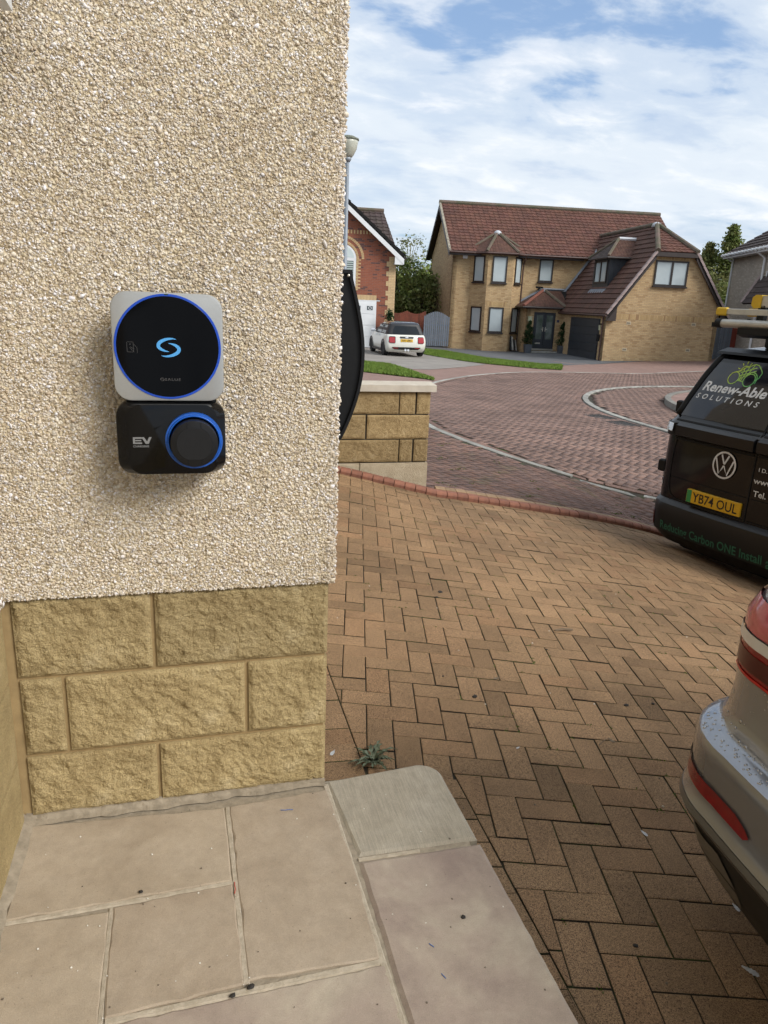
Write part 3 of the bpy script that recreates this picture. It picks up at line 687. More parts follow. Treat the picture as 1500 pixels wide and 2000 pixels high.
pebbles('pebbles', (0.9, -0.738), (rend_y, 0.8), 36000, fr_left, OCT_V, OCT_F, 0.0035, 0.0065, house)
pebbles('pebbles', (-0.50, 0.78), (XC+0.014, 1.5), 12000, fr_front, OCT_V, OCT_F, 0.0050, 0.0085, house)
# split-faced plinth blocks: front wall
def noise3(x, y, z):
    from mathutils import noise
    return noise.fractal(Vector((x, y, z)), 0.9, 2.1, 5)
def rock_block(w, h, dep, amp, nx, ny, seed, rough=1.0, edge=0.012):
    """block with a rock-faced front (at y=0 facing -y), origin at its lower left"""
    m = MB(); V = []
    for j in range(ny+1):
        for i in range(nx+1):
            x, z = w*i/nx, h*j/ny; e = min(x, w-x, z, h-z); k = min(e/edge, 1.0); k = k*k*(3-2*k)
            f = noise3(x*11+seed, z*11, seed*1.7)*0.5+noise3(x*34, z*34+seed, 3.1)*0.45+noise3(x*90, z*90+seed, 7.7)*0.28
            dgn = noise3((x*0.8+z*0.6)*30+seed, (z*0.8-x*0.6)*9, 1.3)*0.4
            y = -(0.35+0.55*f+0.4*dgn)*amp*k*rough
            V.append((x+(rnd.uniform(-.002, .002) if 0 < i < nx else 0), y, z+(rnd.uniform(-.002, .002) if 0 < j < ny else 0)))
    F = [(j*(nx+1)+i, j*(nx+1)+i+1, (j+1)*(nx+1)+i+1, (j+1)*(nx+1)+i) for j in range(ny) for i in range(nx)]
    m.add(V, F)
    b = [(0, 0, 0), (w, 0, 0), (w, 0, h), (0, 0, h), (0, dep, 0), (w, dep, 0), (w, dep, h), (0, dep, h)]
    m.add(b, [(0, 4, 5, 1), (1, 5, 6, 2), (2, 6, 7, 3), (3, 7, 4, 0)])
    return m
Z1, Z2, Z3 = -0.956, -1.180, SLABZ
rows = [(Z1, -0.733, [(XL+0.012, -0.103), (-0.103, XC)]), (Z2, Z1, [(XL+0.014, -0.330), (-0.330, 0.134), (0.134, XC)]), (Z3+0.004, Z2, [(XL+0.012, -0.106), (-0.106, XC)])]
J = 0.0055
for z0, z1, bl in rows:
    for k, (a, b) in enumerate(bl):
        last = b == XC
        w, h = b-a-J-(0 if last else J), z1-z0-2*J
        m = rock_block(w, h, 0.02, 0.015, max(24, int(w*240)), max(18, int(h*240)), rnd.uniform(0, 50))
        m.build('stone_block', M_STONE, house, smooth=False, loc=(a+J, YW+0.001, z0+J))
# plinth blocks of the side wall and of the wing on the left
for z0, z1, off in ((Z1, -0.733, 0.0), (Z2, Z1, 0.2), (-1.405, Z2, 0.05), (-1.63, -1.405, 0.25)):
    y = YW-off-0.02 if off else YW-0.018
    y1 = YW-0.012
    while y1 > -2.3:
        y0 = max(y1-(0.44 if y1 < YW-0.02 else 0.44-off), -2.39)
        if z1 > -1.38 or y1 < -3:
            m = rock_block(y1-y0-2*J, z1-z0-2*J, 0.02, 0.006, 40 if y1 > 0.8 else 10, 24 if y1 > 0.8 else 8, rnd.uniform(0, 50), 0.6)
            o = m.build('stone_block', M_STONE2, house, loc=(XL+0.001, y0+J, z0+J)); o.rotation_euler = (0, 0, RAD(90))
            o.location.x = XL-0.001
        y1 = y0
    y0 = YW+0.012
    while y0 < 7.0:
        m = rock_block(0.44-2*J, z1-z0-2*J, 0.02, 0.010, 20, 12, rnd.uniform(0, 50))
        o = m.build('stone_block', M_STONE, house, loc=(XC-0.001, y0+J+off, z0+J)); o.rotation_euler = (0, 0, RAD(90)); o.location = (XC-0.001, y0+J+off-0.012*(off == 0), z0+J)
        y0 += 0.44
# mortar fillet where wall and step meet
m = MB(); n = 60
R0 = []; 
for i in range(n+1):
    x = XL+(XC-XL)*i/n; w = 0.016+0.010*noise3(x*14, 0.3, 0.2)+0.012*(1-i/n); hgt = 0.004+0.008*noise3(x*20, 4, 1)
    R0.append([(x, YW+0.012, SLABZ), (x, YW+0.012, SLABZ+0.012+hgt*.4), (x, YW-0.006, SLABZ+0.008+hgt), (x, YW-w*.6, SLABZ+0.004+0.002*noise3(x*60, 1, 1)), (x, YW-w-0.004, SLABZ)])
m.rings(R0, True, True, False); m.build('mortar_fillet', M_MORTG, house, smooth=False)
m = MB(); R0 = []
for i in range(n+1):
    y = -0.5+(YW+0.5)*i/n; w = 0.014+0.010*noise3(y*14, 0.3, 9.2)
    R0.append([(XL-0.01, y, SLABZ), (XL-0.01, y, SLABZ+0.022), (XL+w*.6, y, SLABZ+0.009), (XL+w+0.008, y, SLABZ)])
m.rings(R0, True, True, False); m.build('mortar_fillet', M_MORTG, house)
# canopy over the door on the left wing: white plastic boards, only its corner is in view
M_UPVC = pm('white_plastic', (0.74, 0.75, 0.74), (0.68, 0.69, 0.68), 3, 0.35)
can = empty('door_canopy'); can.parent = house; can['label'] = 'white plastic door canopy boards'
m = MB(); m.box(XL, -0.6, 0.545, -0.318, 1.74, 0.575); m.build('soffit_board', M_UPVC, can)
m = MB(); m.prism([(-0.316, 0.505), (-0.298, 0.505), (-0.298, 0.75), (-0.316, 0.75)], lambda p, q, e: (p, e, q), -0.6, 1.742); m.build('fascia_board', M_UPVC, can)
m = MB(); m.prism([(-0.346, 0.520), (-0.322, 0.512), (-0.322, 0.543), (-0.346, 0.543)], lambda p, q, e: (p, e, q), -0.6, 1.735); m.build('trim_bead', M_UPVC, can)
# eaves and roof far above the frame
M_SLATE = pm('dark_tiles', (0.05, 0.04, 0.038), (0.07, 0.058, 0.052), 4, 0.8)
m = MB(); m.prism([(1.55, 4.2), (9.3, 4.2), (9.3, 4.4), (5.4, 7.4), (1.55, 4.4)], lambda p, q, e: (e, p, q), -3.3, XC+0.25); m.build('roof', M_SLATE, house)

# ------------------------------------------------------------------ sandstone step
def flag_mat(name, a, b, c, lines=False):
    m, nt, bs = new_mat(name); v = ncoord(nt, 'Object')
    n1 = nnoise(nt, v, 4.5, 5, 0.6, 0.6); n2 = nnoise(nt, v, 420, 3, 0.6); n3 = nnoise(nt, v, 26, 6, 0.7)
    col = nramp(nt, n1, [(0.30, a), (0.50, b), (0.72, c)]); col = nmix(nt, 1.0, col, nramp(nt, n2, [(0.28, 0.86), (0.7, 1.09)]), 'MULTIPLY')
    col = nmix(nt, 1.0, col, nramp(nt, n3, [(0.35, 0.90), (0.65, 1.05)]), 'MULTIPLY')
    sp = nnoise(nt, v, 190, 2, 0.5); col = nmix(nt, nramp(nt, sp, [(0.70, 0.0), (0.75, 0.55)]), col, (0.16, 0.12, 0.085))
    if lines:
        n4 = nnoise(nt, ncoord(nt, 'Object', (380, 14, 1), (0, 0, RAD(4))), 1.0, 3, 0.6); col = nmix(nt, 1.0, col, nramp(nt, n4, [(0.35, 0.82), (0.65, 1.08)]), 'MULTIPLY')
    nt.links.new(col, bs.inputs['Base Color']); bs.inputs['Roughness'].default_value = 0.78; bs.inputs['Specular IOR Level'].default_value = 0.3
    bp = nbump(nt, bs, n2, 0.35, 0.0015); nbump(nt, bs, n3, 0.35, 0.004, bp); return m
FL1 = flag_mat('flag_buff', (0.325, 0.258, 0.182), (0.385, 0.312, 0.226), (0.425, 0.35, 0.26))
FL2 = flag_mat('flag_brown', (0.305, 0.238, 0.168), (0.36, 0.288, 0.208), (0.395, 0.322, 0.24))
FL3 = flag_mat('flag_grey', (0.30, 0.26, 0.195), (0.355, 0.31, 0.235), (0.39, 0.345, 0.27), True)
FL4 = flag_mat('flag_pink', (0.27, 0.205, 0.168), (0.345, 0.275, 0.216), (0.425, 0.36, 0.272))
step = thing('stone_doorstep', 'sandstone flag doorstep with pale mortar joints in front of the charger wall', 'doorstep', (0, 0, 0))
def bed_shape():
    return [(XL, -2.6), (0.690, -2.6), (0.690, 1.80), (0.66, 1.832), (XL, 1.836)]
m = MB(); m.prism(bed_shape(), lambda p, q, e: (p, q, e), -1.75, SLABZ-0.0045); m.build('mortar_bed', M_MORTG, step)
def flag(P, mat, edge=0.004, thick=0.04, dz=0.0, bull=None):
    P = ccw(P); V, F = paver_faces(P, lambda x, y: SLABZ+dz, 0.0, edge, thick, edge*0.6)
    m = MB(); m.add(V, F)
    return m.build('flagstone', mat, step, smooth=False)
def arc(cx, cy, r, a0, a1, n=9): return [(cx+r*math.cos(RAD(a0+(a1-a0)*i/n)), cy+r*math.sin(RAD(a0+(a1-a0)*i/n))) for i in range(n+1)]
def wob(P, amp=0.0016, st=0.03):
    """slightly uneven hand-cut edges"""
    out = []
    for i, p in enumerate(P):
        q = P[(i+1) % len(P)]; L = math.hypot(q[0]-p[0], q[1]-p[1]); n = max(1, int(L/st))
        for k in range(n):
            t = k/n; x, y = p[0]+(q[0]-p[0])*t, p[1]+(q[1]-p[1])*t
            out.append((x+rnd.gauss(0, amp) if k else x, y+rnd.gauss(0, amp) if k else y))
    return out
flag(wob([(-0.436, 1.482), (0.069, 1.497), (0.064, 1.772), (-0.433, 1.800)]), FL1)
flag(wob([(0.084, 1.212), (0.366, 1.205), (0.371, 1.49), (0.357, 1.792), (0.079, 1.772)]), FL2, dz=0.0008)
c3 = [(0.388, 1.512), (0.7135, 1.506)]+arc(0.645, 1.790, 0.066, 0, 85)+[(0.360, 1.829)]
flag(wob(c3, 0.0004, 0.05), FL3, edge=0.010, dz=0.001)
flag(wob([(0.387, 0.55), (0.722, 0.55), (0.7145, 1.490), (0.385, 1.492)], 0.0008), FL4, edge=0.010, dz=0.002)
flag(wob([(-0.444, 0.9), (-0.203, 0.9), (-0.211, 1.463), (-0.437, 1.470)]), FL1)
flag(wob([(-0.196, 1.19), (0.076, 1.206), (0.070, 1.486), (-0.203, 1.472)]), FL2, dz=0.0012)
flag(wob([(-0.194, 0.72), (0.376, 0.72), (0.374, 1.189), (-0.194, 1.176)]), FL4, dz=-0.0004)
for P, mt in (([(-0.444, 0.3), (0.372, 0.3), (0.372, 0.70), (-0.190, 0.70), (-0.190, 0.885), (-0.444, 0.885)], FL1), ([(0.385, -0.4), (0.722, -0.4), (0.722, 0.537), (0.385, 0.537)], FL2), ([(-0.444, -0.4), (0.372, -0.4), (0.372, 0.288), (-0.444, 0.288)], FL4), ([(-0.444, -2.5), (0.722, -2.5), (0.722, -0.413), (-0.444, -0.413)], FL1)): flag(P, mt)
# ridged pointing in the joints
M_POINT = pm('pointing', (0.46, 0.39, 0.295), (0.35, 0.295, 0.215), 55, 0.95, bump=(260, 0.9, 0.0025))
def pointing(a, b, w):
    m = MB(); n = max(6, int(math.hypot(b[0]-a[0], b[1]-a[1])/0.012)); R0 = []; t = Vector((b[0]-a[0], b[1]-a[1])).normalized(); nn = Vector((-t.y, t.x))
    for i in range(n+1):
        c = Vector(a)+(Vector(b)-Vector(a))*(i/n); ww = w*(1+0.14*noise3(i*.7, w*90, 2)); h = 0.0001+0.0009*noise3(i*.5, 7, w*50)
        R0.append([(c.x-nn.x*ww, c.y-nn.y*ww, SLABZ-0.004), (c.x-nn.x*ww*.6, c.y-nn.y*ww*.6, SLABZ+h-0.0008), (c.x+nn.x*ww*.6, c.y+nn.y*ww*.6, SLABZ+h-0.0002), (c.x+nn.x*ww, c.y+nn.y*ww, SLABZ-0.004)])
    m.rings(R0, True, True, False); m.build('joint', M_POINT, step)
for a, b, w in (((0.072, 1.772), (0.080, 1.205), 0.0078), ((0.358, 1.815), (0.379, 0.72), 0.0092), ((-0.436, 1.476), (0.070, 1.491), 0.0068), ((-0.207, 1.472), (-0.198, 0.72), 0.0062), ((-0.194, 1.184), (0.374, 1.198), 0.0086), ((0.386, 1.501), (0.55, 1.4995), 0.0055)): pointing(a, b, w)

# ------------------------------------------------------------------ charger on the wall
M_SILV = pm('brushed_silver', (0.42, 0.425, 0.415), (0.40, 0.405, 0.395), 300, 0.42, metal=0.55)
M_GLOSS = pm('gloss_black', (0.003, 0.003, 0.0035), (0.004, 0.004, 0.0045), 5, 0.06, spec=0.26)
M_SCREEN = pm('black_glass', (0.0015, 0.0015, 0.002), (0.002, 0.002, 0.0025), 5, 0.05, spec=0.10)
M_DGREY = pm('dark_plastic', (0.006, 0.006, 0.0065), (0.008, 0.008, 0.0085), 40, 0.42, spec=0.3)
M_BLUE = pm('blue_ring', (0.004, 0.062, 0.46), (0.004, 0.056, 0.42), 5, 0.28)
M_BLUE2 = pm('blue_plastic', (0.012, 0.10, 0.46), (0.012, 0.095, 0.42), 9, 0.3)
M_LBLUE = pm('pale_blue_print', (0.08, 0.36, 0.74), (0.08, 0.34, 0.70), 9, 0.3)
M_PGREY = pm('grey_print', (0.21, 0.21, 0.205), None, 9, 0.4); M_PDIM = pm('dim_print', (0.085, 0.08, 0.077), None, 9, 0.4)
chg = thing('wall_charger', 'silver and black wall charger with a round black screen and blue-ringed socket', 'charger', (0, YW, 0))
def rrect(x0, z0, x1, z1, r, n=7):
    return arc(x1-r, z1-r, r, 0, 90, n)+arc(x0+r, z1-r, r, 90, 180, n)+arc(x0+r, z0+r, r, 180, 270, n)+arc(x1-r, z0+r, r, 270, 360, n)
def plate(name, mat, sections, parent, smooth=True, angle=40):
    """sections: list of (outline, y); y is distance out from the wall (positive towards the viewer)"""
    m = MB(); m.rings([[(p, -y, q) for p, q in o] for o, y in sections], True, True)
    for k in range(len(m.f)): m.f[k] = m.f[k][::-1]
    return m.build(name, mat, parent, smooth=smooth, angle=angle)
up = (-0.1545, -0.2365, 0.0840, 0.0005)
plate('upper_body', M_DGREY, [(rrect(up[0]+.022, up[1]-.02, up[2]-.018, up[3]-.02, .02), 0.0), (rrect(up[0]+.022, up[1]-.02, up[2]-.018, up[3]-.02, .02), 0.078)], chg)
face = plate('silver_face', M_SILV, [(rrect(*up, .036), 0.079), (rrect(*up, .036), 0.0925), (rrect(up[0]+.0012, up[1]+.0012, up[2]-.0012, up[3]-.0012, .035), 0.0945), (rrect(up[0]+.004, up[1]+.004, up[2]-.004, up[3]-.004, .033), 0.0952)], chg)
DC = (-0.0362, -0.1170)
def disc(name, mat, r, y0, y1, parent, c=DC, r1=None, n=72):
    m = MB(); m.lathe([(r, y0), (r, y1-0.0004), (r1 if r1 else r-0.0006, y1)], (c[0], 0, c[1]), n, 'y')
    for k in range(len(m.f)): m.f[k] = m.f[k][::-1]
    return m.build(name, mat, parent, smooth=True, angle=30)
disc('light_ring', M_BLUE, 0.1148, 0.0945, 0.0966, chg)
scr = disc('screen', M_SCREEN, 0.1098, 0.0950, 0.0975, chg)
m = MB(); m.box(-0.0405, -0.0967, -0.0053, -0.0325, -0.0955, -0.0023); m.build('indicator_mark', pm('dark_green', (0.004, 0.03, 0.026), None, 5, 0.3), chg)
def print2d(name, V, F, mat, y, parent, off=(0, 0)):
    m = MB(); m.add([(p+off[0], -y, q+off[1]) for p, q in V], F); return m.build(name, mat, parent)
def crescents(w, h, th, cx, cz):
    V = []; F = []; C = catmull([(85, 92), (32, 99), (-40, 86), (-98, 52), (-112, 12), (-84, -20), (-42, -38), (4, -48)], 6); n = len(C)-1; k = w/250.0
    for sgn in (1, -1):
        b = len(V)
        for i, (p, q) in enumerate(C):
            a_ = C[max(i-1, 0)]; e_ = C[min(i+1, n)]; t = Vector((e_[0]-a_[0], e_[1]-a_[1])).normalized(); ww = 19*math.sin(math.pi*i/n)**0.9+0.4
            for s_ in (1, -1): V.append((cx+sgn*(p-t.y*ww*s_)*k, cz+sgn*(q+t.x*ww*s_)*k))
        F += [(b+2*i, b+2*i+1, b+2*i+3, b+2*i+2) for i in range(n)]
    return V, F
V, F = crescents(0.049, 0.034, 0.0052, -0.0352, -0.1172); print2d('logo_mark', V, F, M_LBLUE, 0.09765, chg)
V, F = crescents(0.0085, 0.007, 0.0010, -0.0515, -0.1877); print2d('small_logo_mark', V, F, M_PDIM, 0.09765, chg)
V, F = text_fit('SALUS', -0.0458, -0.0122, -0.1904, -0.1850, spacing=1.15); print2d('name_print', V, F, M_PDIM, 0.09765, chg)
def strokes(lines, w):
    V = []; F = []
    for ln in lines:
        closed = ln[0] == ln[-1]; v, f = strip2d(ln[:-1] if closed else ln, w, closed); b = len(V); V += v; F += [tuple(b+i for i in q) for q in f]
    return V, F
card = [rrect(-0.1235, -0.1285, -0.1100, -0.1070, 0.002, 3)]; card[0] = card[0]+[card[0][0]]
card += [[(-0.1155, -0.1215), (-0.1175, -0.119), (-0.1165, -0.1175), (-0.114, -0.1185), (-0.1085, -0.1225)], [(-0.1155, -0.1215), (-0.1085, -0.1288)], [(-0.109, -0.112), (-0.1028, -0.1185), (-0.1022, -0.1305)], [(-0.1185, -0.1118), (-0.1165, -0.1108), (-0.1145, -0.1118)], [(-0.1175, -0.1130), (-0.1165, -0.1124), (-0.1155, -0.1130)]]
V, F = strokes(card, 0.0006); print2d('card_symbol', V, F, M_PDIM, 0.09765, chg)
# lower box
lo = (-0.1565, -0.4065, 0.0858, -0.2385)
def lrr(i, r): return rrect(lo[0]+i, lo[1]+i, lo[2]-i, lo[3]-i, r)
def lrr2(l, b, r_, t, r): return rrect(lo[0]+l, lo[1]+b, lo[2]-r_, lo[3]-t, r)
low = plate('lower_body', M_GLOSS, [(lrr(.004, .028), 0.0), (lrr(.001, .03), 0.05), (lrr(0, .034), 0.086), (lrr(.0012, .034), 0.092), (lrr2(.026, .004, .020, .004, .030), 0.112), (lrr2(.029, .006, .023, .006, .028), 0.1128)], chg, angle=25)
SK = (0.0135, -0.3225)
sock = disc('socket_collar', M_BLUE2, 0.0635, 0.100, 0.132, chg, SK, 0.0600, 64)
m = MB(); m.lathe([(0.0600, 0.132), (0.0565, 0.134), (0.0545, 0.130)], (SK[0], 0, SK[1]), 64, 'y')
m.build('collar_rim', M_BLUE2, sock, smooth=True)
cap = disc('socket_cap', M_DGREY, 0.0520, 0.120, 0.166, chg, (SK[0], SK[1]-0.0005), 0.0510, 64)
lid = []
for a in range(-62, 63, 4): lid.append((SK[0]+.0385*math.sin(RAD(90-a)), SK[1]+.0385*math.cos(RAD(90-a))))
l1 = [(SK[0]+.0385*math.cos(RAD(a)), SK[1]+.0385*math.sin(RAD(a))) for a in range(-66, 67, 4)]; l2 = [(2*SK[0]-p, q) for p, q in l1]
tabs = [[l1[-1], (SK[0]+.0150, SK[1]+.039), (SK[0]+.0150, SK[1]+.048)], [l2[-1], (SK[0]-.0150, SK[1]+.039), (SK[0]-.0150, SK[1]+.048)], [l1[0], (SK[0]+.0150, SK[1]-.039), (SK[0]+.0150, SK[1]-.048)], [l2[0], (SK[0]-.0150, SK[1]-.039), (SK[0]-.0150, SK[1]-.048)]]
V, F = strokes([l1, l2]+tabs, 0.0009); m = MB(); m.add([(p, -0.16655, q-.0005) for p, q in V], F); m.build('lid_seam', M_GLOSS, cap)
m = MB(); m.add([(p, -0.1668, q-.0005) for p, q in [(x, z) for x, z in l1]+[(x, z) for x, z in l2[::-1]]], [tuple(range(len(l1)*2))]); 
for k in range(len(m.f)): m.f[k] = m.f[k][::-1]
m.build('lid', pm('lid_plastic', (0.008, 0.008, 0.0085), (0.010, 0.010, 0.0105), 60, 0.5, spec=0.3), cap)
def ev_letters():
    x0, x1, z0, z1 = -0.1205, -0.0800, -0.3315, -0.3160; h = z1-z0; t = 0.0036
    V = []; F = []
    def q(*p): b = len(V); V.extend(p); F.append(tuple(range(b, b+len(p))))
    q((x0, z0), (x0+.0042, z0), (x0+.0042, z1), (x0, z1)); q((x0+.0042, z1-t), (x0+.0195, z1-t), (x0+.0195, z1), (x0+.0042, z1))
    q((x0+.0042, z0+h/2-t*.42), (x0+.0180, z0+h/2-t*.42), (x0+.0180, z0+h/2+t*.42), (x0+.0042, z0+h/2+t*.42)); q((x0+.0042, z0), (x0+.0195, z0), (x0+.0195, z0+t), (x0+.0042, z0+t))
    q((x0+.0185, z1), (x0+.0240, z1), (x0+.0305, z0+.0055), (x0+.0305, z0), (x0+.0272, z0)); q((x1, z1), (x1-.0055, z1), (x0+.0305, z0+.0055), (x0+.0305, z0), (x0+.0338, z0))
    return V, F
V, F = ev_letters(); print2d('letters_print', V, F, M_PGREY, 0.11335, chg)
V, F = text_fit('CHARGING', -0.1203, -0.0862, -0.3394, -0.3346, bold=0.02); print2d('word_print', V, F, M_PGREY, 0.11335, chg)

# ------------------------------------------------------------------ black curved box on the side of the house
M_BLK = pm('matt_black', (0.005, 0.005, 0.0055), (0.007, 0.007, 0.0075), 30, 0.5, spec=0.25, bump=(300, 0.2, 0.001))
bb = thing('curved_wall_box', 'black curved-front metal box fixed to the house side beyond the wall corner', 'wall box', (XC+0.012, 2.32, -0.17))
ht, hb = 0.262, -0.270
cur = [(0.0, hb+0.01), (0.115, hb)]+[(0.115+0.062*math.sin(math.pi*(k/20)**0.92)+0.018*(k/20), hb+(ht-hb)*k/20) for k in range(1, 20)]+[(0.138, ht), (0.0, ht-0.004)]
m = MB(); m.prism(cur, lambda p, q, e: (p, e, q), 0.012, 0.50)
for k in range(len(m.f)): m.f[k] = m.f[k][::-1]
m.build('shell', M_BLK, bb)
rim = inset(ccw(cur), 0.010)
m = MB(); c2 = ccw(cur); n = len(c2)
m.add([(p, 0.0, q) for p, q in c2]+[(p, 0.0, q) for p, q in rim]+[(p, 0.0115, q) for p, q in c2]+[(p, 0.0115, q) for p, q in rim], [(i, (i+1) % n, n+(i+1) % n, n+i) for i in range(n)]+[(2*n+i, 2*n+(i+1) % n, (i+1) % n, i) for i in range(n)]+[(n+i, n+(i+1) % n, 3*n+(i+1) % n, 3*n+i) for i in range(n)])
m.build('rim', M_BLK, bb)
M_BOLT = pm('zinc_bolt', (0.55, 0.52, 0.46), None, 40, 0.35, metal=0.9)
for z in (ht-0.018, hb+0.016):
    m = MB(); m.lathe([(0.0001, -0.0005), (0.0048, 0.0), (0.0048, 0.002), (0.003, 0.0035), (0.0001, 0.004)], (0.126 if z > 0 else 0.108, 0, z), 12, 'y'); m.build('bolt', M_BOLT, bb, smooth=True)
m = MB(); m.box(0.0, -0.004, ht-0.05, 0.095, 0.0, ht-0.022); m.build('top_bracket', pm('bracket_grey', (0.05, 0.046, 0.042), None, 20, 0.5), bb)

# ------------------------------------------------------------------ garden wall across the drive
gw = thing('garden_wall', 'low rough sandstone block wall with pale coping stones at the drive edge', 'wall', (0, 6.55, 0))
M_STONE3 = stone_mat('garden_stone', (0.25, 0.175, 0.085), (0.345, 0.25, 0.125), (0.40, 0.30, 0.165), 0.14)
M_BASE = stone_mat('wall_base_stone', (0.40, 0.325, 0.22), (0.47, 0.39, 0.275), (0.50, 0.42, 0.30), 0.06)
M_COPE = pm('coping', (0.55, 0.50, 0.42), (0.46, 0.41, 0.34), 7, 0.85, bump=(120, 0.5, 0.003), rnd_amt=0.05)
M_DARKM = pm('dark_mortar', (0.045, 0.037, 0.028), (0.07, 0.058, 0.042), 20, 0.95)
XE = 2.215; zc = [-0.790, -1.005, -1.240, -1.462]
m = MB(); m.box(0.2, 0.015, -1.9, XE-0.012, 0.30, zc[0]-0.004); m.build('wall_core', M_DARKM, gw)
for r, cuts in ((0, [XE, 2.075, 1.915, 1.31, 0.88, 0.44, 0.2]), (1, [XE, 1.60, 1.16, 0.72, 0.28]), (2, [XE, 2.065, 1.93, 1.315, 0.87, 0.44, 0.2])):
    for a, b in zip(cuts[1:], cuts[:-1]):
        w, h = b-a-0.012, zc[r]-zc[r+1]-0.012
        rock_block(w, h, 0.02, 0.016, max(8, int(w*60)), 14, rnd.uniform(0, 60)).build('stone_block', M_STONE3, gw, loc=(a+(0.006 if b < XE else 0.012), 0.002, zc[r+1]+0.006))
for r in range(3):       # blocks of the free end
    o = rock_block(0.29, zc[r]-zc[r+1]-0.012, 0.02, 0.012, 14, 12, rnd.uniform(0, 60)).build('stone_block', M_STONE3, gw, loc=(XE-0.014, 0.006, zc[r+1]+0.006)); o.rotation_euler = (0, 0, RAD(90))
for a, b in ((1.55, XE+0.006), (0.85, 1.55), (0.2, 0.85)):
    m = MB(); x = np.linspace(a+0.004, b-0.004, 10); n = len(x)
    def gd(x): return d(x, ky(x))+0.045
    R0 = [[(p, -0.012+0.004*noise3(p*9, 1, 2), zc[3]-0.006), (p, -0.016+0.005*noise3(p*13, 5, 2), (zc[3]+gd(p))/2), (p, -0.018+0.006*noise3(p*11, 8, 2), gd(p)-0.06), (p, 0.28, gd(p)-0.06), (p, 0.28, zc[3]-0.006)] for p in x]
    m.rings(R0, True, True, True); m.build('base_stone', M_BASE, gw, smooth=False)
for a, b in ((1.455, XE+0.045), (0.80, 1.452), (0.15, 0.797)):
    m = MB(); m.prism([(-0.035, zc[0]), (0.335, zc[0]), (0.335, zc[0]+0.060), (0.15, zc[0]+0.078), (-0.035, zc[0]+0.060)], lambda p, q, e: (e, p, q), a, b)
    m.build('coping_stone', M_COPE, gw)

# ------------------------------------------------------------------ buff brick house across the circle
M_BUFF = brick_mat('buff_brick', (0.485, 0.345, 0.185), (0.40, 0.268, 0.135), (0.35, 0.225, 0.112), (0.255, 0.20, 0.135))
M_SOLD = brick_mat('buff_soldier', (0.47, 0.325, 0.155), (0.38, 0.25, 0.115), (0.30, 0.18, 0.085), (0.235, 0.185, 0.125), 0.075, 40.0)
M_RED = brick_mat('red_brick', (0.27, 0.085, 0.045), (0.225, 0.068, 0.038), (0.10, 0.045, 0.04), (0.20, 0.135, 0.105))
M_QUOIN = brick_mat('quoin_brick', (0.56, 0.40, 0.22), (0.50, 0.345, 0.18), (0.56, 0.40, 0.22), (0.28, 0.21, 0.14))
M_GREYB = brick_mat('grey_brick', (0.45, 0.385, 0.315), (0.38, 0.325, 0.265), (0.50, 0.435, 0.36), (0.30, 0.265, 0.22))
def tile_mat(name, a, b, moss):
    m, nt, bs = new_mat(name); v = ncoord(nt, 'Object'); at = nt.nodes.new('ShaderNodeAttribute'); at.attribute_name = 'col'
    c = nramp(nt, nnoise(nt, v, 0.8, 6, 0.65), [(0.34, a), (0.66, b)]); c = nmix(nt, 1.0, c, at.outputs['Color'], 'MULTIPLY')
    c = nmix(nt, 1.0, c, nramp(nt, nnoise(nt, v, 22, 4, 0.6), [(0.3, 0.75), (0.7, 1.2)]), 'MULTIPLY')
    c = nmix(nt, nramp(nt, nnoise(nt, v, 3.5, 6, 0.7), [(0.60, 0.0), (0.75, moss)]), c, (0.05, 0.05, 0.022))
    nt.links.new(c, bs.inputs['Base Color']); bs.inputs['Roughness'].default_value = 0.85; nbump(nt, bs, nnoise(nt, v, 40, 5), 0.5, 0.01); return m
M_TILE = tile_mat('red_tiles', (0.092, 0.037, 0.025), (0.122, 0.049, 0.032), 0.3)
M_TILEB = tile_mat('brown_tiles', (0.085, 0.040, 0.028), (0.108, 0.051, 0.035), 0.4)
M_TILED = tile_mat('dark_brown_tiles', (0.055, 0.040, 0.036), (0.075, 0.053, 0.047), 0.3)
M_RIDGE = pm('ridge_tile', (0.15, 0.105, 0.085), (0.085, 0.085, 0.05), 2.4, 0.9, bump=(30, 0.5, 0.01))
M_VERGE = pm('verge_tile', (0.37, 0.29, 0.275), (0.30, 0.23, 0.215), 4, 0.8)
M_CEM = pm('verge_cement', (0.37, 0.34, 0.27), (0.20, 0.18, 0.14), 6, 0.9)
M_LEAD = pm('lead', (0.24, 0.26, 0.29), (0.18, 0.195, 0.22), 3, 0.55)
M_LEADW = pm('lead_bright', (0.55, 0.57, 0.60), (0.45, 0.47, 0.5), 3, 0.45)
M_BROWNF = pm('brown_frame', (0.022, 0.016, 0.014), (0.028, 0.021, 0.018), 4, 0.4)
M_FASC = pm('brown_fascia', (0.030, 0.020, 0.017), (0.038, 0.026, 0.022), 4, 0.5)
M_PIPE = pm('brown_pipe', (0.075, 0.038, 0.030), (0.085, 0.045, 0.035), 3, 0.45)
M_ANTH = pm('anthracite', (0.022, 0.027, 0.034), (0.028, 0.033, 0.041), 1.5, 0.4)
M_BLIND = pm('blind_glass', (0.43, 0.48, 0.49), (0.36, 0.42, 0.44), 0.9, 0.06, spec=0.7)
M_DGLASS = pm('dark_glass', (0.035, 0.045, 0.05), (0.05, 0.062, 0.066), 0.8, 0.04, spec=0.8)
M_GREYP = pm('grey_paint', (0.16, 0.185, 0.22), (0.135, 0.158, 0.19), 3, 0.7, bump=(60, 0.3, 0.002), rnd_amt=0.12)
M_REDP2 = pm('red_stain', (0.19, 0.052, 0.028), (0.14, 0.04, 0.022), 4, 0.75, bump=(60, 0.4, 0.002), rnd_amt=0.2)
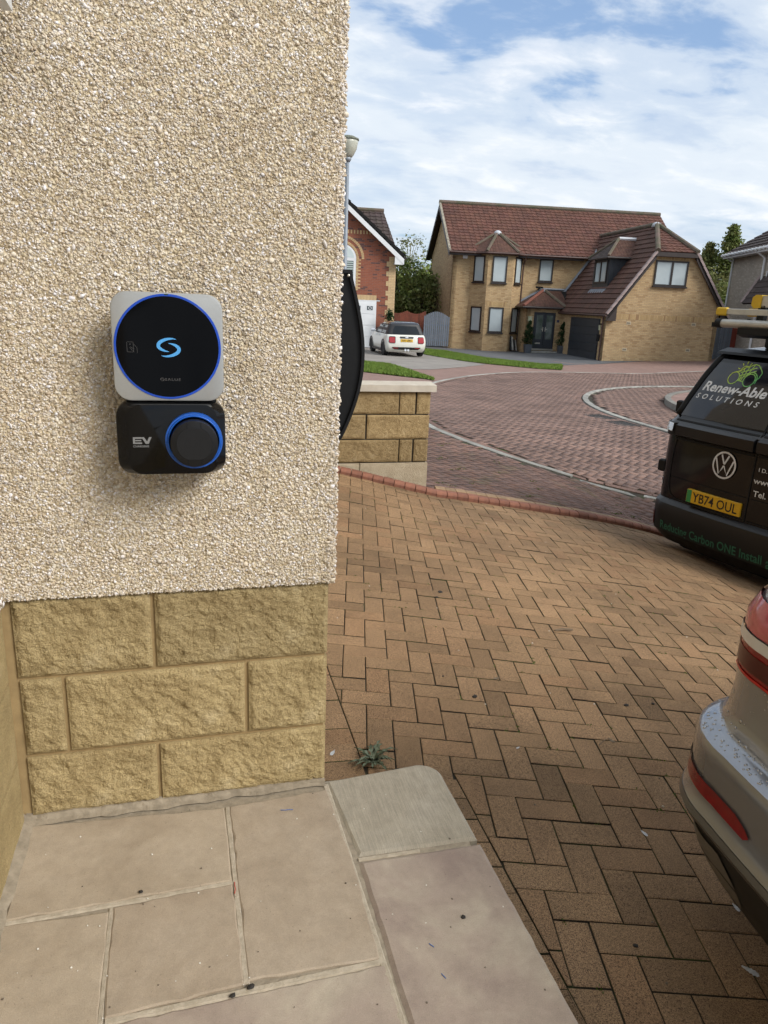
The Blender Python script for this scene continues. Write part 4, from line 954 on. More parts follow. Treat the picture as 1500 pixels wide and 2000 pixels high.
M_REDP3 = pm('red_panel', (0.27, 0.055, 0.032), (0.22, 0.045, 0.027), 2, 0.7, rnd_amt=0.1)
M_WHITE = pm('white_paint', (0.72, 0.73, 0.74), (0.66, 0.67, 0.68), 2, 0.4)
HW0 = (19.693, 32.499, -2.378); HROT = RAD(90-98.5)
bh = thing('buff_brick_house', 'yellow brick house with red tiled roof, bay window and steep garage wing', 'house', HW0, HROT)
def slab3(m, P, n, t, col=None):
    """polygon P (3D) thickened by t along -n"""
    n = Vector(n).normalized()*t; k = len(P); Q = [Vector(p) for p in P]; B = [p-n for p in Q]
    m.add(Q+B, [tuple(range(k)), tuple(range(2*k-1, k-1, -1))]+[(i, k+i, k+(i+1) % k, (i+1) % k) for i in range(k)], col)
def wall_poly(name, mat, P, n, parent, t=0.12, holes=None):
    m = MB(); slab3(m, P, n, t); return m.build(name, mat, parent)
def tiles(name, mat, origin, du, dv, n, wf, length, tw=0.30, gauge=0.31, parent=None, amp=0.028, clipf=None, step=0.03):
    """rows of pantiles: origin at eaves, du along, dv up the slope; wf(s)->(u0,u1) extent at slope distance s"""
    du, dv, n, o = Vector(du).normalized(), Vector(dv).normalized(), Vector(n).normalized(), Vector(origin)
    m = MB(); rows = int(length/gauge+0.999); R_ = random.Random(len(name)*7+rows)
    for r in range(rows):
        s0, s1 = r*gauge, min((r+1)*gauge+0.02, length); a, b = wf(min(s0+gauge*.5, length))
        k0 = math.floor(a/tw); u = k0*tw+((r % 2)*0.0)
        while u < b-0.01:
            ua, ub = max(u, a), min(u+tw, b)
            if ub-ua > 0.02:
                pr = [(0, 0), (0.25, 1.0), (0.5, 0.25), (0.72, 0.05), (1, 0)]
                V = []
                for t, h in pr:
                    uu = ua+(ub-ua)*t
                    V.append(o+du*uu+dv*s0+n*(step+amp*h)); V.append(o+du*uu+dv*s1+n*(amp*h*0.9))
                V2_ = [o+du*(ua+(ub-ua)*t)+dv*s0-n*0.02 for t, h in pr]
                F = [(2*i, 2*i+2, 2*i+3, 2*i+1) for i in range(4)]+[(10+i, 10+i+1, 2*i+2, 2*i) for i in range(4)]
                g = R_.uniform(.78, 1.18); m.add(V+V2_, F, (g, g*R_.uniform(.94, 1.04), g*R_.uniform(.92, 1.04)))
            u += tw
    return stuff(m.build(name, mat, parent))
def win(parent, name, c, ex, w, h, n=None, frame_mat=None, pane_mat=None, mull=(), sill=True, fr=0.075, dep=0.05, rows=()):
    """window: c lower-left corner (3D), ex along, up z; projects from the wall along n"""
    ex = Vector(ex).normalized(); ez = Vector((0, 0, 1)); n = Vector(n) if n else ex.cross(ez)
    c = Vector(c); frame_mat = frame_mat or M_BROWNF; pane_mat = pane_mat or M_BLIND
    def bx(m, u0, u1, z0, z1, y0, y1): 
        P = [c+ex*u+ez*z+n*y for y in (y0, y1) for u, z in ((u0, z0), (u1, z0), (u1, z1), (u0, z1))]
        m.add(P, [(3, 2, 1, 0), (4, 5, 6, 7), (0, 1, 5, 4), (1, 2, 6, 5), (2, 3, 7, 6), (3, 0, 4, 7)])
    root = MB(); bx(root, 0.002, w-0.002, 0.002, h-0.002, -0.06, -0.03); wo = root.build(name, M_BROWNF, parent)
    m = MB(); bx(m, 0, fr, 0, h, -.03, dep); bx(m, w-fr, w, 0, h, -.03, dep); bx(m, fr, w-fr, 0, fr, -.03, dep); bx(m, fr, w-fr, h-fr, h, -.03, dep)
    for q in mull: bx(m, q-fr*.6, q+fr*.6, fr, h-fr, -.03, dep+.003)
    for q in rows: bx(m, fr, w-fr, q-fr*.35, q+fr*.35, -.03, dep-.01)
    m.build('frame', frame_mat, wo)
    edges = [fr]+[x for q in mull for x in (q-fr*.6, q+fr*.6)]+[w-fr]
    for i in range(0, len(edges), 2): m = MB(); bx(m, edges[i], edges[i+1], fr, h-fr, -.02, .012); m.build('pane', pane_mat, wo)
    if sill: m = MB(); bx(m, -.04, w+.04, -.07, -.002, -.03, dep+.07); m.build('sill', frame_mat, wo)
    return wo
E1, E2, EZ = Vector((1, 0, 0)), Vector((0, 1, 0)), Vector((0, 0, 1))
VF, VB, UL, UR = 8.0, 15.2, -6.1, 7.2; BZ = -0.5
RW, EW, RV = 8.25, 5.30, 11.6           # ridge height, eaves height, ridge line
k_m = (RW-EW)/(RV-7.5)
# main block walls
m = MB(); slab3(m, [(UL, VF, BZ), (UR, VF, BZ), (UR, VF, EW), (UL, VF, EW)], (0, -1, 0), 0.25); m.build('front_wall', M_BUFF, bh)
m = MB(); slab3(m, [(UL, VB, BZ), (UL, VF, BZ), (UL, VF, EW), (UL, RV, EW+k_m*(RV-VF)), (UL, VB, EW)], (-1, 0, 0), 0.25); m.build('gable_wall', M_BUFF, bh)
m = MB(); slab3(m, [(UR, VF, BZ), (UR, VB, BZ), (UR, VB, EW), (UR, RV, EW+k_m*(RV-VF)), (UR, VF, EW)], (1, 0, 0), 0.25); slab3(m, [(UR, VB, BZ), (UL, VB, BZ), (UL, VB, EW), (UR, VB, EW)], (0, 1, 0), 0.25); m.build('back_walls', M_BUFF, bh)
# main roof
VL, VR_ = -6.45, 7.5
rf = MB(); sl = Vector((0, RV-7.5, RW-EW)); nf = Vector((0, -(RW-EW), RV-7.5)).normalized(); nb = Vector((0, (RW-EW), RV-7.5)).normalized()
slab3(rf, [(VL+.03, 7.5, EW), (VR_, 7.5, EW), (VR_, RV, RW), (VL+.03, RV, RW)], nf, 0.10); slab3(rf, [(VR_, 2*RV-7.5, EW), (VL+.03, 2*RV-7.5, EW), (VL+.03, RV, RW), (VR_, RV, RW)], nb, 0.10)
roof = rf.build('roof', M_TILE, bh)
tiles('roof_tiles', M_TILE, (0, 7.5, EW), E1, sl, nf, lambda s: (VL, VR_), sl.length, parent=roof)
m = MB(); m.tube([(VL, RV, RW+0.03), (VR_, RV, RW+0.03)], 0.13, 8); m.build('ridge_cap', M_RIDGE, roof)
m = MB(); slab3(m, [(VL-.02, 7.46, EW+.02), (VL+.10, 7.46, EW+.02), (VL+.10, RV, RW+.07), (VL-.02, RV, RW+.07)], nf, .10); m.build('verge', M_CEM, roof)
m = MB(); slab3(m, [(VL, 7.5, EW-.10), (VL, 7.5, EW-.32), (VL, RV, RW-.34), (VL, 2*RV-7.5, EW-.32), (VL, 2*RV-7.5, EW-.10), (VL, RV, RW-.10)][::-1], (-1, 0, 0), .03); m.build('bargeboard', M_FASC, roof)
m = MB(); slab3(m, [(VL, 7.5, EW-.13), (UL, 7.5, EW-.13), (UL, RV, RW-.16), (VL, RV, RW-.16)], nf, .02); slab3(m, [(UL, 2*RV-7.5, EW-.13), (VL, 2*RV-7.5, EW-.13), (VL, RV, RW-.16), (UL, RV, RW-.16)], nb, .02); m.build('verge_soffit', M_FASC, roof)
m = MB(); m.box(VL, 7.52, EW-.20, 1.4, 7.56, EW-.03); m.box(VL, 7.56, EW-.20, 1.4, VF, EW-.17); m.build('eaves_board', M_FASC, roof)
m = MB(); m.tube([(VL, 7.46, EW-.06), (1.6, 7.46, EW-.06)], .055, 8); m.build('gutter', M_PIPE, roof)
m = MB(); m.tube([(-2.0, 7.5, EW-.1), (-2.0, 7.6, EW-.3), (-2.0, 7.93, EW-.5), (-2.0, 7.93, -.1)], .04, 8); m.build('downpipe', M_PIPE, bh)
win(bh, 'window', (-1.045, VF, 3.87), E1, 0.83, 1.25, -E2)
# two-storey bay
BF, BL0, BL1, BR1, BR0 = 7.2, -5.08, -4.26, -2.78, -1.98
bay = MB(); slab3(bay, [(BL1, BF, BZ), (BR1, BF, BZ), (BR1, BF, EW-.05), (BL1, BF, EW-.05)], (0, -1, 0), .2)
el = Vector((BL1-BL0, BF-VF, 0)); nl = Vector((el.y, -el.x, 0)).normalized(); slab3(bay, [(BL0, VF, BZ), (BL1, BF, BZ), (BL1, BF, EW-.05), (BL0, VF, EW-.05)], nl, .2)
er = Vector((BR0-BR1, VF-BF, 0)); nr_ = Vector((er.y, -er.x, 0)).normalized(); slab3(bay, [(BR1, BF, BZ), (BR0, VF, BZ), (BR0, VF, EW-.05), (BR1, BF, EW-.05)], nr_, .2)
bayo = bay.build('bay', M_BUFF, bh)
for z, hh in ((3.68, 1.43), (0.95, 1.40)):
    win(bayo, 'window', (-4.00, BF, z), E1, 0.85, hh, -E2)
    win(bayo, 'window', Vector((BL0, VF, z))+el*0.22, el, el.length*0.62, hh, nl)
    win(bayo, 'window', Vector((BR1, BF, z))+er*0.16, er, er.length*0.62, hh, nr_)
m = MB(); m.box(-4.15, BF-.006, 2.40, -3.0, BF+.05, 2.64); m.build('soldier_course', M_SOLD, bayo)
for a, b in (((BL1-.02, BF-.02), (BR1+.02, BF-.02)),):
    pass
AP = (-3.55, 8.35, 6.42); ev = EW+.0
bp_ = [(BL0-.30, 7.95, ev), (BL1-.16, BF-.25, ev), (BR1+.16, BF-.25, ev), (BR0+.28, 7.95, ev)]; bk0, bk1 = (BL0-.30, 8.4, ev+.25), (BR0+.28, 8.4, ev+.25)
m = MB(); apx = Vector(AP); prs = [bk0]+bp_+[bk1]
for i in range(len(prs)-1):
    a, b = Vector(prs[i]), Vector(prs[i+1]); m.add([a, b, apx], [(0, 1, 2)])
br = m.build('bay_roof', M_TILEB, bayo)
for i in range(len(bp_)-1):
    a, b = Vector(bp_[i]), Vector(bp_[i+1]); mid = (a+b)/2; e = (b-a); up_ = apx-mid; up_ = up_-e.normalized()*up_.dot(e.normalized()); n_ = e.cross(up_).normalized(); L = up_.length; f0 = (apx-a).dot(e.normalized())
    tiles('bay_tiles', M_TILEB, a, e, up_, n_, lambda s, L=L, f0=f0, W=e.length: (f0*s/L, W-(W-f0)*s/L), L, 0.17, 0.12, br, 0.012, step=0.014)
for p in bp_: m = MB(); m.tube([Vector(p)+Vector((0, 0, .03)), apx+Vector((0, 0, .04))], .085, 6); m.build('hip_tile', M_RIDGE, br)
m = MB(); m.lathe([(.24, -.10), (.20, .05), (.10, .12), (.001, .14)], AP, 12); m.build('finial', M_LEADW, br, smooth=True)
for i in range(len(bp_)-1): m = MB(); m.tube([Vector(bp_[i])-Vector((0, 0, .06)), Vector(bp_[i+1])-Vector((0, 0, .06))], .06, 6); m.build('gutter', M_PIPE, br)
m = MB(); m.poly([(BL0-.2, 7.99, ev-.13), (BL1-.12, BF-.2, ev-.13), (BR1+.12, BF-.2, ev-.13), (BR0+.2, 7.99, ev-.13)][::-1]); m.build('soffit', M_FASC, br)
# porch between bay and garage
PF = 6.4
m = MB(); slab3(m, [(-2.0, PF, BZ), (0.0, PF, BZ), (0.0, PF, 2.36), (-2.0, PF, 2.36)], (0, -1, 0), .2); slab3(m, [(-2.0, VF, BZ), (-2.0, PF, BZ), (-2.0, PF, 2.36), (-2.0, VF, 2.36)], (-1, 0, 0), .2); por = m.build('porch', M_BUFF, bh)
pa = Vector((-0.72, 7.75, 3.38)); pb = Vector((0.75, 7.75, 3.38)); q0 = [Vector((-2.32, 8.0, 2.48)), Vector((-2.32, 6.12, 2.48)), Vector((0.10, 6.12, 2.48)), Vector((0.75, 6.12, 2.48))]
m = MB(); m.add([q0[0], q0[1], pa], [(0, 1, 2)]); m.add([q0[1], q0[3], pb, pa], [(0, 1, 2, 3)]); pr_ = m.build('porch_roof', M_TILEB, por)
def plane_tiles(name, a, b, ap, W0, W1, parent, mat=M_TILEB):
    e = b-a; eu = e.normalized(); up_ = ap-a; up_ = up_-eu*up_.dot(eu); n_ = e.cross(up_).normalized(); L = up_.length
    tiles(name, mat, a, e, up_, n_, lambda s: (W0*s/L, e.length-W1*s/L), L, .17, .12, parent, .012, step=.014)
plane_tiles('porch_tiles', q0[1], q0[2]+Vector((.2, 0, 0)), pa, (pa-q0[1]).x, 0.0, pr_); plane_tiles('porch_tiles', q0[0], q0[1], pa, 0.2, (pa-q0[1]).y, pr_)
M_RIDR = pm('red_hip', (0.24, 0.085, 0.055), (0.18, 0.07, 0.05), 5, 0.85)
m = MB(); m.tube([q0[1]+EZ*.03, pa+EZ*.05], .09, 6); m.build('hip_tile', M_RIDR, pr_)
m = MB(); m.tube([q0[2]+EZ*.03, pa+EZ*.05], .09, 6); m.build('hip_tile', M_RIDGE, pr_)
m = MB(); m.tube([q0[0]+EZ*.05, pa+EZ*.09+E2*.2], .09, 5); m.tube([pa+EZ*.09+E2*.2, pb+EZ*.09+E2*.2], .07, 5); m.lathe([(.2, -.05), (.12, .1), (.001, .13)], pa, 10); m.build('flashing', M_LEAD, pr_)
m = MB(); m.tube([q0[0]-EZ*.05, q0[1]-EZ*.05, q0[2]-EZ*.05], .06, 6); m.box(-2.26, 6.18, 2.36, 0.1, 6.38, 2.40); m.build('gutter', M_FASC, pr_)
door = empty('front_door', (-1.585, PF, 0.16)); door.parent = por; door['label'] = 'dark grey double front door with glazed panels'
m = MB(); m.box(0, -.02, 0, 1.25, .05, 2.02); m.build('frame', M_ANTH, door)
for i in range(2):
    x0 = 0.05+i*.58; m = MB(); m.box(x0, -.05, .03, x0+.565, -.02, 1.97, bev=.01); lf = m.build('leaf', M_ANTH, door)
    m = MB(); m.box(x0+.11, -.058, .55, x0+.455, -.051, 1.86); m.build('pane', pm('door_glass', (0.16, 0.18, 0.175), (0.06, 0.08, 0.06), 1.6, .05, spec=.8) if i == 0 else bpy.data.materials['door_glass'], lf)  # pale and green noise paints the surroundings' reflection into the pane colour
    m = MB(); m.tube([(x0+(.50 if i == 0 else .065), -.075, .98), (x0+(.50 if i == 0 else .065), -.075, 1.22)], .018, 6); m.tube([(x0+(.50 if i == 0 else .065), -.075, 1.10), (x0+(.40 if i == 0 else .165), -.085, 1.10)], .014, 6); m.build('handle', M_BOLT, lf)
    if i == 0: m = MB(); m.box(x0+.12, -.06, .28, x0+.42, -.051, .36); m.build('letter_plate', M_BOLT, lf)
m = MB(); m.box(0, -.10, -.06, 1.25, -.02, .025); m.build('threshold', M_BOLT, door)
m = MB(); m.box(-1.9, 5.9, -.4, -.1, PF-.21+.0, .07, bev=.01); m.build('doorstep', M_KERBG, por)
# garage wing
GK = 1.41; GE = 2.33; GU = -0.05; GM = 2.99
W5 = 5.68
gz_ = lambda u: GE+GK*(min(u, 2*GM-u)-GU)
topw = 5.20; uT0, uT1 = GU+(topw-GE)/GK, 2*GM-(GU+(topw-GE)/GK)
m = MB(); slab3(m, [(0, 0, BZ), (W5, 0, BZ), (W5+.02, 0, gz_(W5)-.12), (uT1, 0, topw-.10), (uT0, 0, topw-.10), (0, 0, gz_(0)-.10)], (0, -1, 0), .25); gab = m.build('garage_gable', M_BUFF, bh)
m = MB(); m.box(.06, -.006, 2.04, 5.66, .05, 2.29); m.build('soldier_course', M_SOLD, gab)
m = MB(); m.box(2.0, -.006, 4.87, 3.86, .05, 5.09); m.build('soldier_course', M_SOLD, gab)
win(gab, 'window', (2.10, 0, 3.66), E1, 1.66, 1.16, -E2, mull=(0.86,))
M_VENT = pm('air_brick', (0.56, 0.47, 0.33), None, 8, 0.8)
for u, w in ((1.03, 1.80), (4.35, 1.85), (0.98, 0.55), (4.25, 0.62)):
    m = MB(); m.box(u, -.012, w, u+.225, .02, w+.15, bev=.008); v_ = m.build('air_brick', M_VENT, gab)
    for q in range(3): m = MB(); m.box(u+.03+q*.06, -.016, w+.03, u+.06+q*.06, -.0125, w+.12); m.build('slot', M_DARKM, v_)
m = MB(); slab3(m, [(0, VF, BZ), (0, 0.006, BZ), (0, 0.006, 2.42), (0, VF, 2.42)], (-1, 0, 0), .2); gs = m.build('garage_side_wall', M_BUFF, bh)
slabm = MB(); slab3(slabm, [(W5, 0, BZ), (W5, VF, BZ), (W5, VF, 2.4), (W5, 0, 2.4)], (1, 0, 0), .2); slabm.build('garage_far_wall', M_BUFF, bh)
gd_ = empty('garage_door', (0, 0.70, -0.02)); gd_.parent = gs; gd_['label'] = 'dark blue-grey ribbed garage door'
m = MB(); m.box(-.03, 0, 0, .02, 4.02, 2.04); m.build('frame', M_ANTH, gd_)
for q in range(5): m = MB(); m.box(-.055, .05, .02+q*.40, -.028, 3.97, .405+q*.40, bev=.012); m.build('panel', M_ANTH, gd_)
m = MB(); m.box(-.006, .62, 2.06, .05, 4.8, 2.30); m.build('soldier_course', M_SOLD, gs)
m = MB(); m.tube([(-.07, .22, 2.2), (-.07, .22, -.1)], .04, 8); m.tube([(-.12, .2, GE-.08), (-.07, .22, 2.1)], .035, 6); m.build('downpipe', M_PIPE, gs)
# wing roof: two steep slopes, half hip to the front
LW = Vector((0, VF+3.2, 0)); rw = gz_(GM)
nL = Vector((-GK, 0, 1)).normalized(); nR = Vector((GK, 0, 1)).normalized()
OV = -0.28; HV = 2.3
wr = MB(); slab3(wr, [(GU-.06, OV, GE-.085), (uT0, OV, topw), (GM, HV, rw), (GM, 11.4, rw), (GU-.06, VF, GE-.085)][::-1], nL, .10)
slab3(wr, [(2*GM-GU+.06, OV, GE-.085), (2*GM-GU+.06, VF, GE-.085), (GM, 11.4, rw), (GM, HV, rw), (uT1, OV, topw)][::-1], nR, .10)
hn = Vector((0, -(rw-topw), HV-OV)).normalized(); slab3(wr, [(uT0, OV, topw), (uT1, OV, topw), (GM, HV, rw)], hn, .08)
wro = wr.build('wing_roof', M_TILEB, bh)
dvL = Vector((1, 0, GK)).normalized(); LL = (GM-GU+.06)*math.hypot(1, GK); sT = (uT0-GU+.06)*math.hypot(1, GK)
def wfL(s):
    a = OV if s < sT else OV+(HV-OV)*(s-sT)/(LL-sT)
    b = VF if (GE+GK*s/math.hypot(1, GK)) < EW+.1 else VF+(GE+GK*s/math.hypot(1, GK)-EW)/k_m
    return (-b, -a)
tiles('wing_tiles', M_TILEB, (GU-.06, 0, GE-.085), -E2, dvL, nL, wfL, LL, 0.30, 0.30, wro, 0.018, step=0.045)
dvH = Vector((GM-(uT0+uT1)/2, HV-OV, rw-topw)); LH = dvH.length; wh = (uT1-uT0)
tiles('hip_tiles', M_TILE, (uT0, OV, topw), E1, (0, HV-OV, rw-topw), hn, lambda s: (wh/2*s/LH, wh-wh/2*s/LH), LH, .28, .29, wro)
m = MB(); m.tube([(uT0, OV-.05, topw+.03), (GM, HV, rw+.06)], .12, 8); m.build('hip_cap', M_RIDGE, wro)
m = MB(); m.tube([(uT1, OV-.05, topw+.03), (GM, HV, rw+.06)], .12, 8); m.build('hip_cap', M_RIDGE, wro)
m = MB(); m.tube([(GM, HV, rw+.05), (GM, 10.4, rw+.05)], .11, 8); m.build('ridge_cap', M_RIDGE, wro)
m = MB(); m.lathe([(.26, -.1), (.2, .06), (.1, .12), (.001, .14)], (GM, HV, rw+.02), 12); m.build('finial', M_LEADW, wro, smooth=True)
for s_ in (0, 1):
    f = (lambda u: u) if s_ == 0 else (lambda u: 2*GM-u)
    a = Vector((f(GU-.08), OV-.03, GE-.06)); b = Vector((f(uT0), OV-.03, topw+.02)); N_ = 10
    for i in range(N_):
        p, q = a+(b-a)*(i/N_), a+(b-a)*((i+.97)/N_); m = MB(); nn = nL if s_ == 0 else nR
        P = [p+nn*.045, q+nn*.03, q+nn*.03+E2*.16, p+nn*.045+E2*.16]; P = P if s_ == 0 else P[::-1]; slab3(m, P, nn, .10); m.build('verge_tile', M_VERGE, wro)
    m = MB(); slab3(m, [a-EZ*.12+E2*.05, b-EZ*.12+E2*.05, b-EZ*.36+E2*.05, a-EZ*.36+E2*.05], (0, -1, 0), .03); m.build('bargeboard', M_FASC, wro)
    m = MB(); P = [a-EZ*.13+E2*.05, b-EZ*.13+E2*.05, b-EZ*.13+E2*.33, a-EZ*.13+E2*.33]; slab3(m, P, -nL if s_ == 0 else -nR, .02); m.build('verge_soffit', M_FASC, wro)
    m = MB(); m.add([Vector((f(-.10), OV+.02, GE-.10)), Vector((f(-.10), OV+.02, GE-.38)), Vector((f(.36), OV+.02, GE-.38)), Vector((f(.36), OV+.02, GE+.4))], [(0, 1, 2, 3)] if s_ == 0 else [(3, 2, 1, 0)]); m.box(min(f(-.10), f(.36)), OV+.025, GE-.38, max(f(-.10), f(.36)), 0.0, GE-.35); m.build('box_end', M_FASC, wro)
m = MB(); m.box(uT0-.05, OV-.02, topw-.22, uT1+.05, OV+.02, topw-.03); m.box(uT0-.02, OV, topw-.22, uT1+.02, -.002, topw-.19); m.build('hip_fascia', M_FASC, wro)
m = MB(); m.tube([(GU-.12, OV, GE-.14), (GU-.12, VF-1.6, GE-.14)], .055, 6); m.box(GU-.06, OV+.1, GE-.2, 0.0, VF-1.7, GE-.12); m.build('gutter', M_PIPE, wro)
m = MB(); m.tube([(.30, VF-.06, 2.95), (uT0+.1, VF-.06, gz_(uT0+.1)+.10)], .10, 5); m.build('flashing', M_LEAD, wro)
m = MB(); m.tube([(uT0+.05, VF-.55, EW+.12), (GM, 10.3, rw+.06)], .07, 5); m.build('valley_flashing', M_LEAD, wro)
# dormer on the wing, facing the porch
DU, DV0, DV1, DZ0, DZ1 = 0.80, 2.32, 4.36, 3.55, 5.00
dr = empty('dormer', (0, 0, 0)); dr.parent = wro
m = MB(); slab3(m, [(DU, DV1, DZ0), (DU, DV0, DZ0), (DU, DV0, DZ1), (DU, DV1, DZ1)], (-1, 0, 0), .08); m.build('front', M_ANTH, dr)
for q in range(9):
    u0 = DU+.002+q*.145; u1 = u0+.138; zt = DZ1; m = MB(); P = [(u0, DV0-.012, max(gz_(u0)-.1, DZ0)), (u1, DV0-.012, max(gz_(u1)-.1, DZ0)), (u1, DV0-.012, zt), (u0, DV0-.012, zt)]
    if gz_(u1)-.1 < zt: slab3(m, P, (0, -1, 0), .05); m.build('cheek_board', M_ANTH, dr)
m = MB(); m.box(DU+.01, DV0+.04, DZ0, 2.1, DV1-.02, DZ1); m.build('body', M_ANTH, dr)
win(dr, 'window', (DU, DV1-.22, DZ0+.22), -E2, 1.60, 1.12, -E1, mull=(.80,), sill=False, fr=.085)
dp = [Vector((DU-.22, DV1+.25, DZ1+.03)), Vector((DU-.22, DV0-.25, DZ1+.03)), Vector((2.15, DV0-.25, DZ1+.03))]; da = Vector((1.55, 3.34, 5.95)); db_ = Vector((2.45, 3.34, 5.95)); d3 = Vector((2.15, DV1+.25, DZ1+.03))
m = MB(); m.add([dp[0], dp[1], da], [(0, 1, 2)]); m.add([dp[1], dp[2], db_, da], [(0, 1, 2, 3)]); m.add([d3, dp[0], da, db_], [(0, 1, 2, 3)]); dro = m.build('dormer_roof', M_TILEB, dr)
plane_tiles('dormer_tiles', dp[0], dp[1], da, (dp[0]-da).y, (da-dp[1]).y, dro, M_TILED); plane_tiles('dormer_tiles', dp[1], dp[2], da, (da-dp[1]).x, -.3, dro)
for p in dp[:2]: m = MB(); m.tube([p+EZ*.03, da+EZ*.05], .08, 6); m.build('hip_tile', M_RIDGE, dro)
m = MB(); m.tube([da+EZ*.05, db_+EZ*.05], .09, 6); m.build('finial', M_LEADW, dro)
m = MB(); m.tube([dp[0]-EZ*.05, dp[1]-EZ*.05, dp[2]-EZ*.05], .055, 6); m.poly([dp[0]-EZ*.04, dp[1]-EZ*.04, dp[2]-EZ*.04, d3-EZ*.04][::-1]); m.build('gutter', M_FASC, dro)
m = MB(); slab3(m, [(DU-.22, DV1+.02, gz_(DU-.22)+.07), (DU, DV1+.02, gz_(DU)+.05), (DU, DV0-.02, gz_(DU)+.05), (DU-.22, DV0-.02, gz_(DU-.22)+.07)], nL, .02); m.build('apron_flashing', M_LEAD, dr)
# small fittings of the house
m = MB(); m.box(-5.55, 7.90, 4.93, -5.30, 8.0, 5.18, bev=.02); m.build('alarm_box', M_WHITE, bh)
m = MB(); m.box(-1.93, 6.30, 1.66, -1.72, 6.4, 1.90, bev=.02); m.box(-1.95, 6.27, 1.90, -1.70, 6.4, 1.94); m.build('porch_lamp', pm('lamp_glass', (0.42, 0.44, 0.30), None, 5, 0.3), bh)
m = MB(); m.box(-.24, 6.375, 1.66, -.10, 6.399, 1.80); m.build('number_plate', pm('slate_plate', (0.05, 0.055, 0.10), None, 5, 0.4), bh)
m = MB(); m.tube([(-.12, .42, 1.72), (-.12, .42, 1.48)], [.07, .045], 8); m.build('garage_lamp', pm('lamp_glass2', (0.46, 0.48, 0.34), None, 5, 0.3), bh)
m = MB(); m.box(-.16, .34, 1.74, 0, .50, 1.80); m.tube([(-.14, .42, 1.28), (-.14, .42, .95)], [.10, .08], 8); m.build('hanging_bracket', M_BLK, bh)
m = MB(); m.tube([(-1.0, 7.95, 3.45), (-1.0, 7.72, 3.52)], [.05, .07], 8); m.box(-1.2, 7.68, 3.50, -1.02, 7.82, 3.60); m.box(-.98, 7.68, 3.50, -.80, 7.82, 3.60); m.build('floodlight', M_BLK, bh)

# ------------------------------------------------------------------ red brick house at the left
RH0 = (9.998, 35.935, -2.31); RROT = RAD(90-95.5)
rh = thing('red_brick_house', 'red brick gabled house with buff quoins, white bargeboard and garage door', 'house', RH0, RROT)
z0 = -2.31
def rz(z): return z-z0
RP = 0.825                                  # roof rise per metre
rg = lambda u: rz(2.13)-(u-.32)*RP
AU = -4.3
m = MB(); slab3(m, [(2*AU, 0, -.5), (0, 0, -.5), (0, 0, rg(0)-.12), (AU, 0, rg(AU)-.12), (2*AU, 0, rg(0)-.12)], (0, -1, 0), .25); rwall = m.build('gable_wall', M_RED, rh)
m = MB(); slab3(m, [(0, .006, -.5), (0, 9, -.5), (0, 9, rg(0)-.2), (0, .006, rg(0)-.2)], (1, 0, 0), .25); m.build('side_wall', M_RED, rh)
for q in range(22):                          # quoins, three courses each
    w = .46 if q % 2 == 0 else .34; zz = rz(-2.4)+q*.225
    if zz+.225 > rg(0)-.2: break
    m = MB(); m.box(-w, -.012, zz, .006, .06, zz+.225); m.build('quoin', M_QUOIN, rwall)
RE = 0.34
rr_ = MB(); nrr = Vector((RP, 0, 1)).normalized(); nrl = Vector((-RP, 0, 1)).normalized()
slab3(rr_, [(RE, -.35, rg(RE)), (RE, 9, rg(RE)), (AU, 9, rg(AU)), (AU, -.35, rg(AU))], nrr, .10); slab3(rr_, [(2*AU-RE, 9, rg(RE)), (2*AU-RE, -.35, rg(RE)), (AU, -.35, rg(AU)), (AU, 9, rg(AU))], nrl, .10); rro = rr_.build('roof', M_TILEB, rh)
for i in range(16):
    a = Vector((RE-i*.30, -.38, rg(RE-i*.30)+.02)); b = Vector((RE-(i+.98)*.30, -.38, rg(RE-(i+.98)*.30)+.045)); m = MB()
    slab3(m, [a+nrr*.10, a+nrr*.10+E2*.3, b+nrr*.035+E2*.3, b+nrr*.035], nrr, .13); m.build('verge_tile', M_TILEB, rro)
tiles('roof_tiles', M_TILEB, (RE, 0, rg(RE)), E2, (-1, 0, RP), nrr, lambda s: (-.1, 9), (RE-AU)*math.hypot(1, RP), .3, .3, rro, .02)
m = MB(); slab3(m, [(RE-.02, -.40, rg(RE)-.11), (AU, -.40, rg(AU)-.11), (AU, -.40, rg(AU)-.36), (RE-.02, -.40, rg(RE)-.36)], (0, -1, 0), .03); bg = m.build('bargeboard', M_WHITE, rro)
m = MB(); m.box(-.13, -.385, rg(RE)-.36, RE-.02, -.36, rg(RE)-.10); m.box(-.13, -.36, rg(RE)-.36, RE-.02, .2, rg(RE)-.33); m.prism([(-.13, rg(RE)-.10), (RE-.02, rg(RE)-.10), (-.13, rg(-.13)-.15)], lambda p, q, e: (p, e, q), -.384, -.362); m.build('box_end', M_WHITE, rro)
m = MB(); slab3(m, [(RE, -.36, rg(RE)-.14), (AU, -.36, rg(AU)-.14), (AU, -.01, rg(AU)-.14), (RE, -.01, rg(RE)-.14)], -nrr, .02); m.build('verge_soffit', M_WHITE, rro)
m = MB(); m.tube([(RE+.06, -.4, rg(RE)-.05), (RE+.06, 9, rg(RE)-.05)], .055, 6); m.build('gutter', M_FASC, rro)
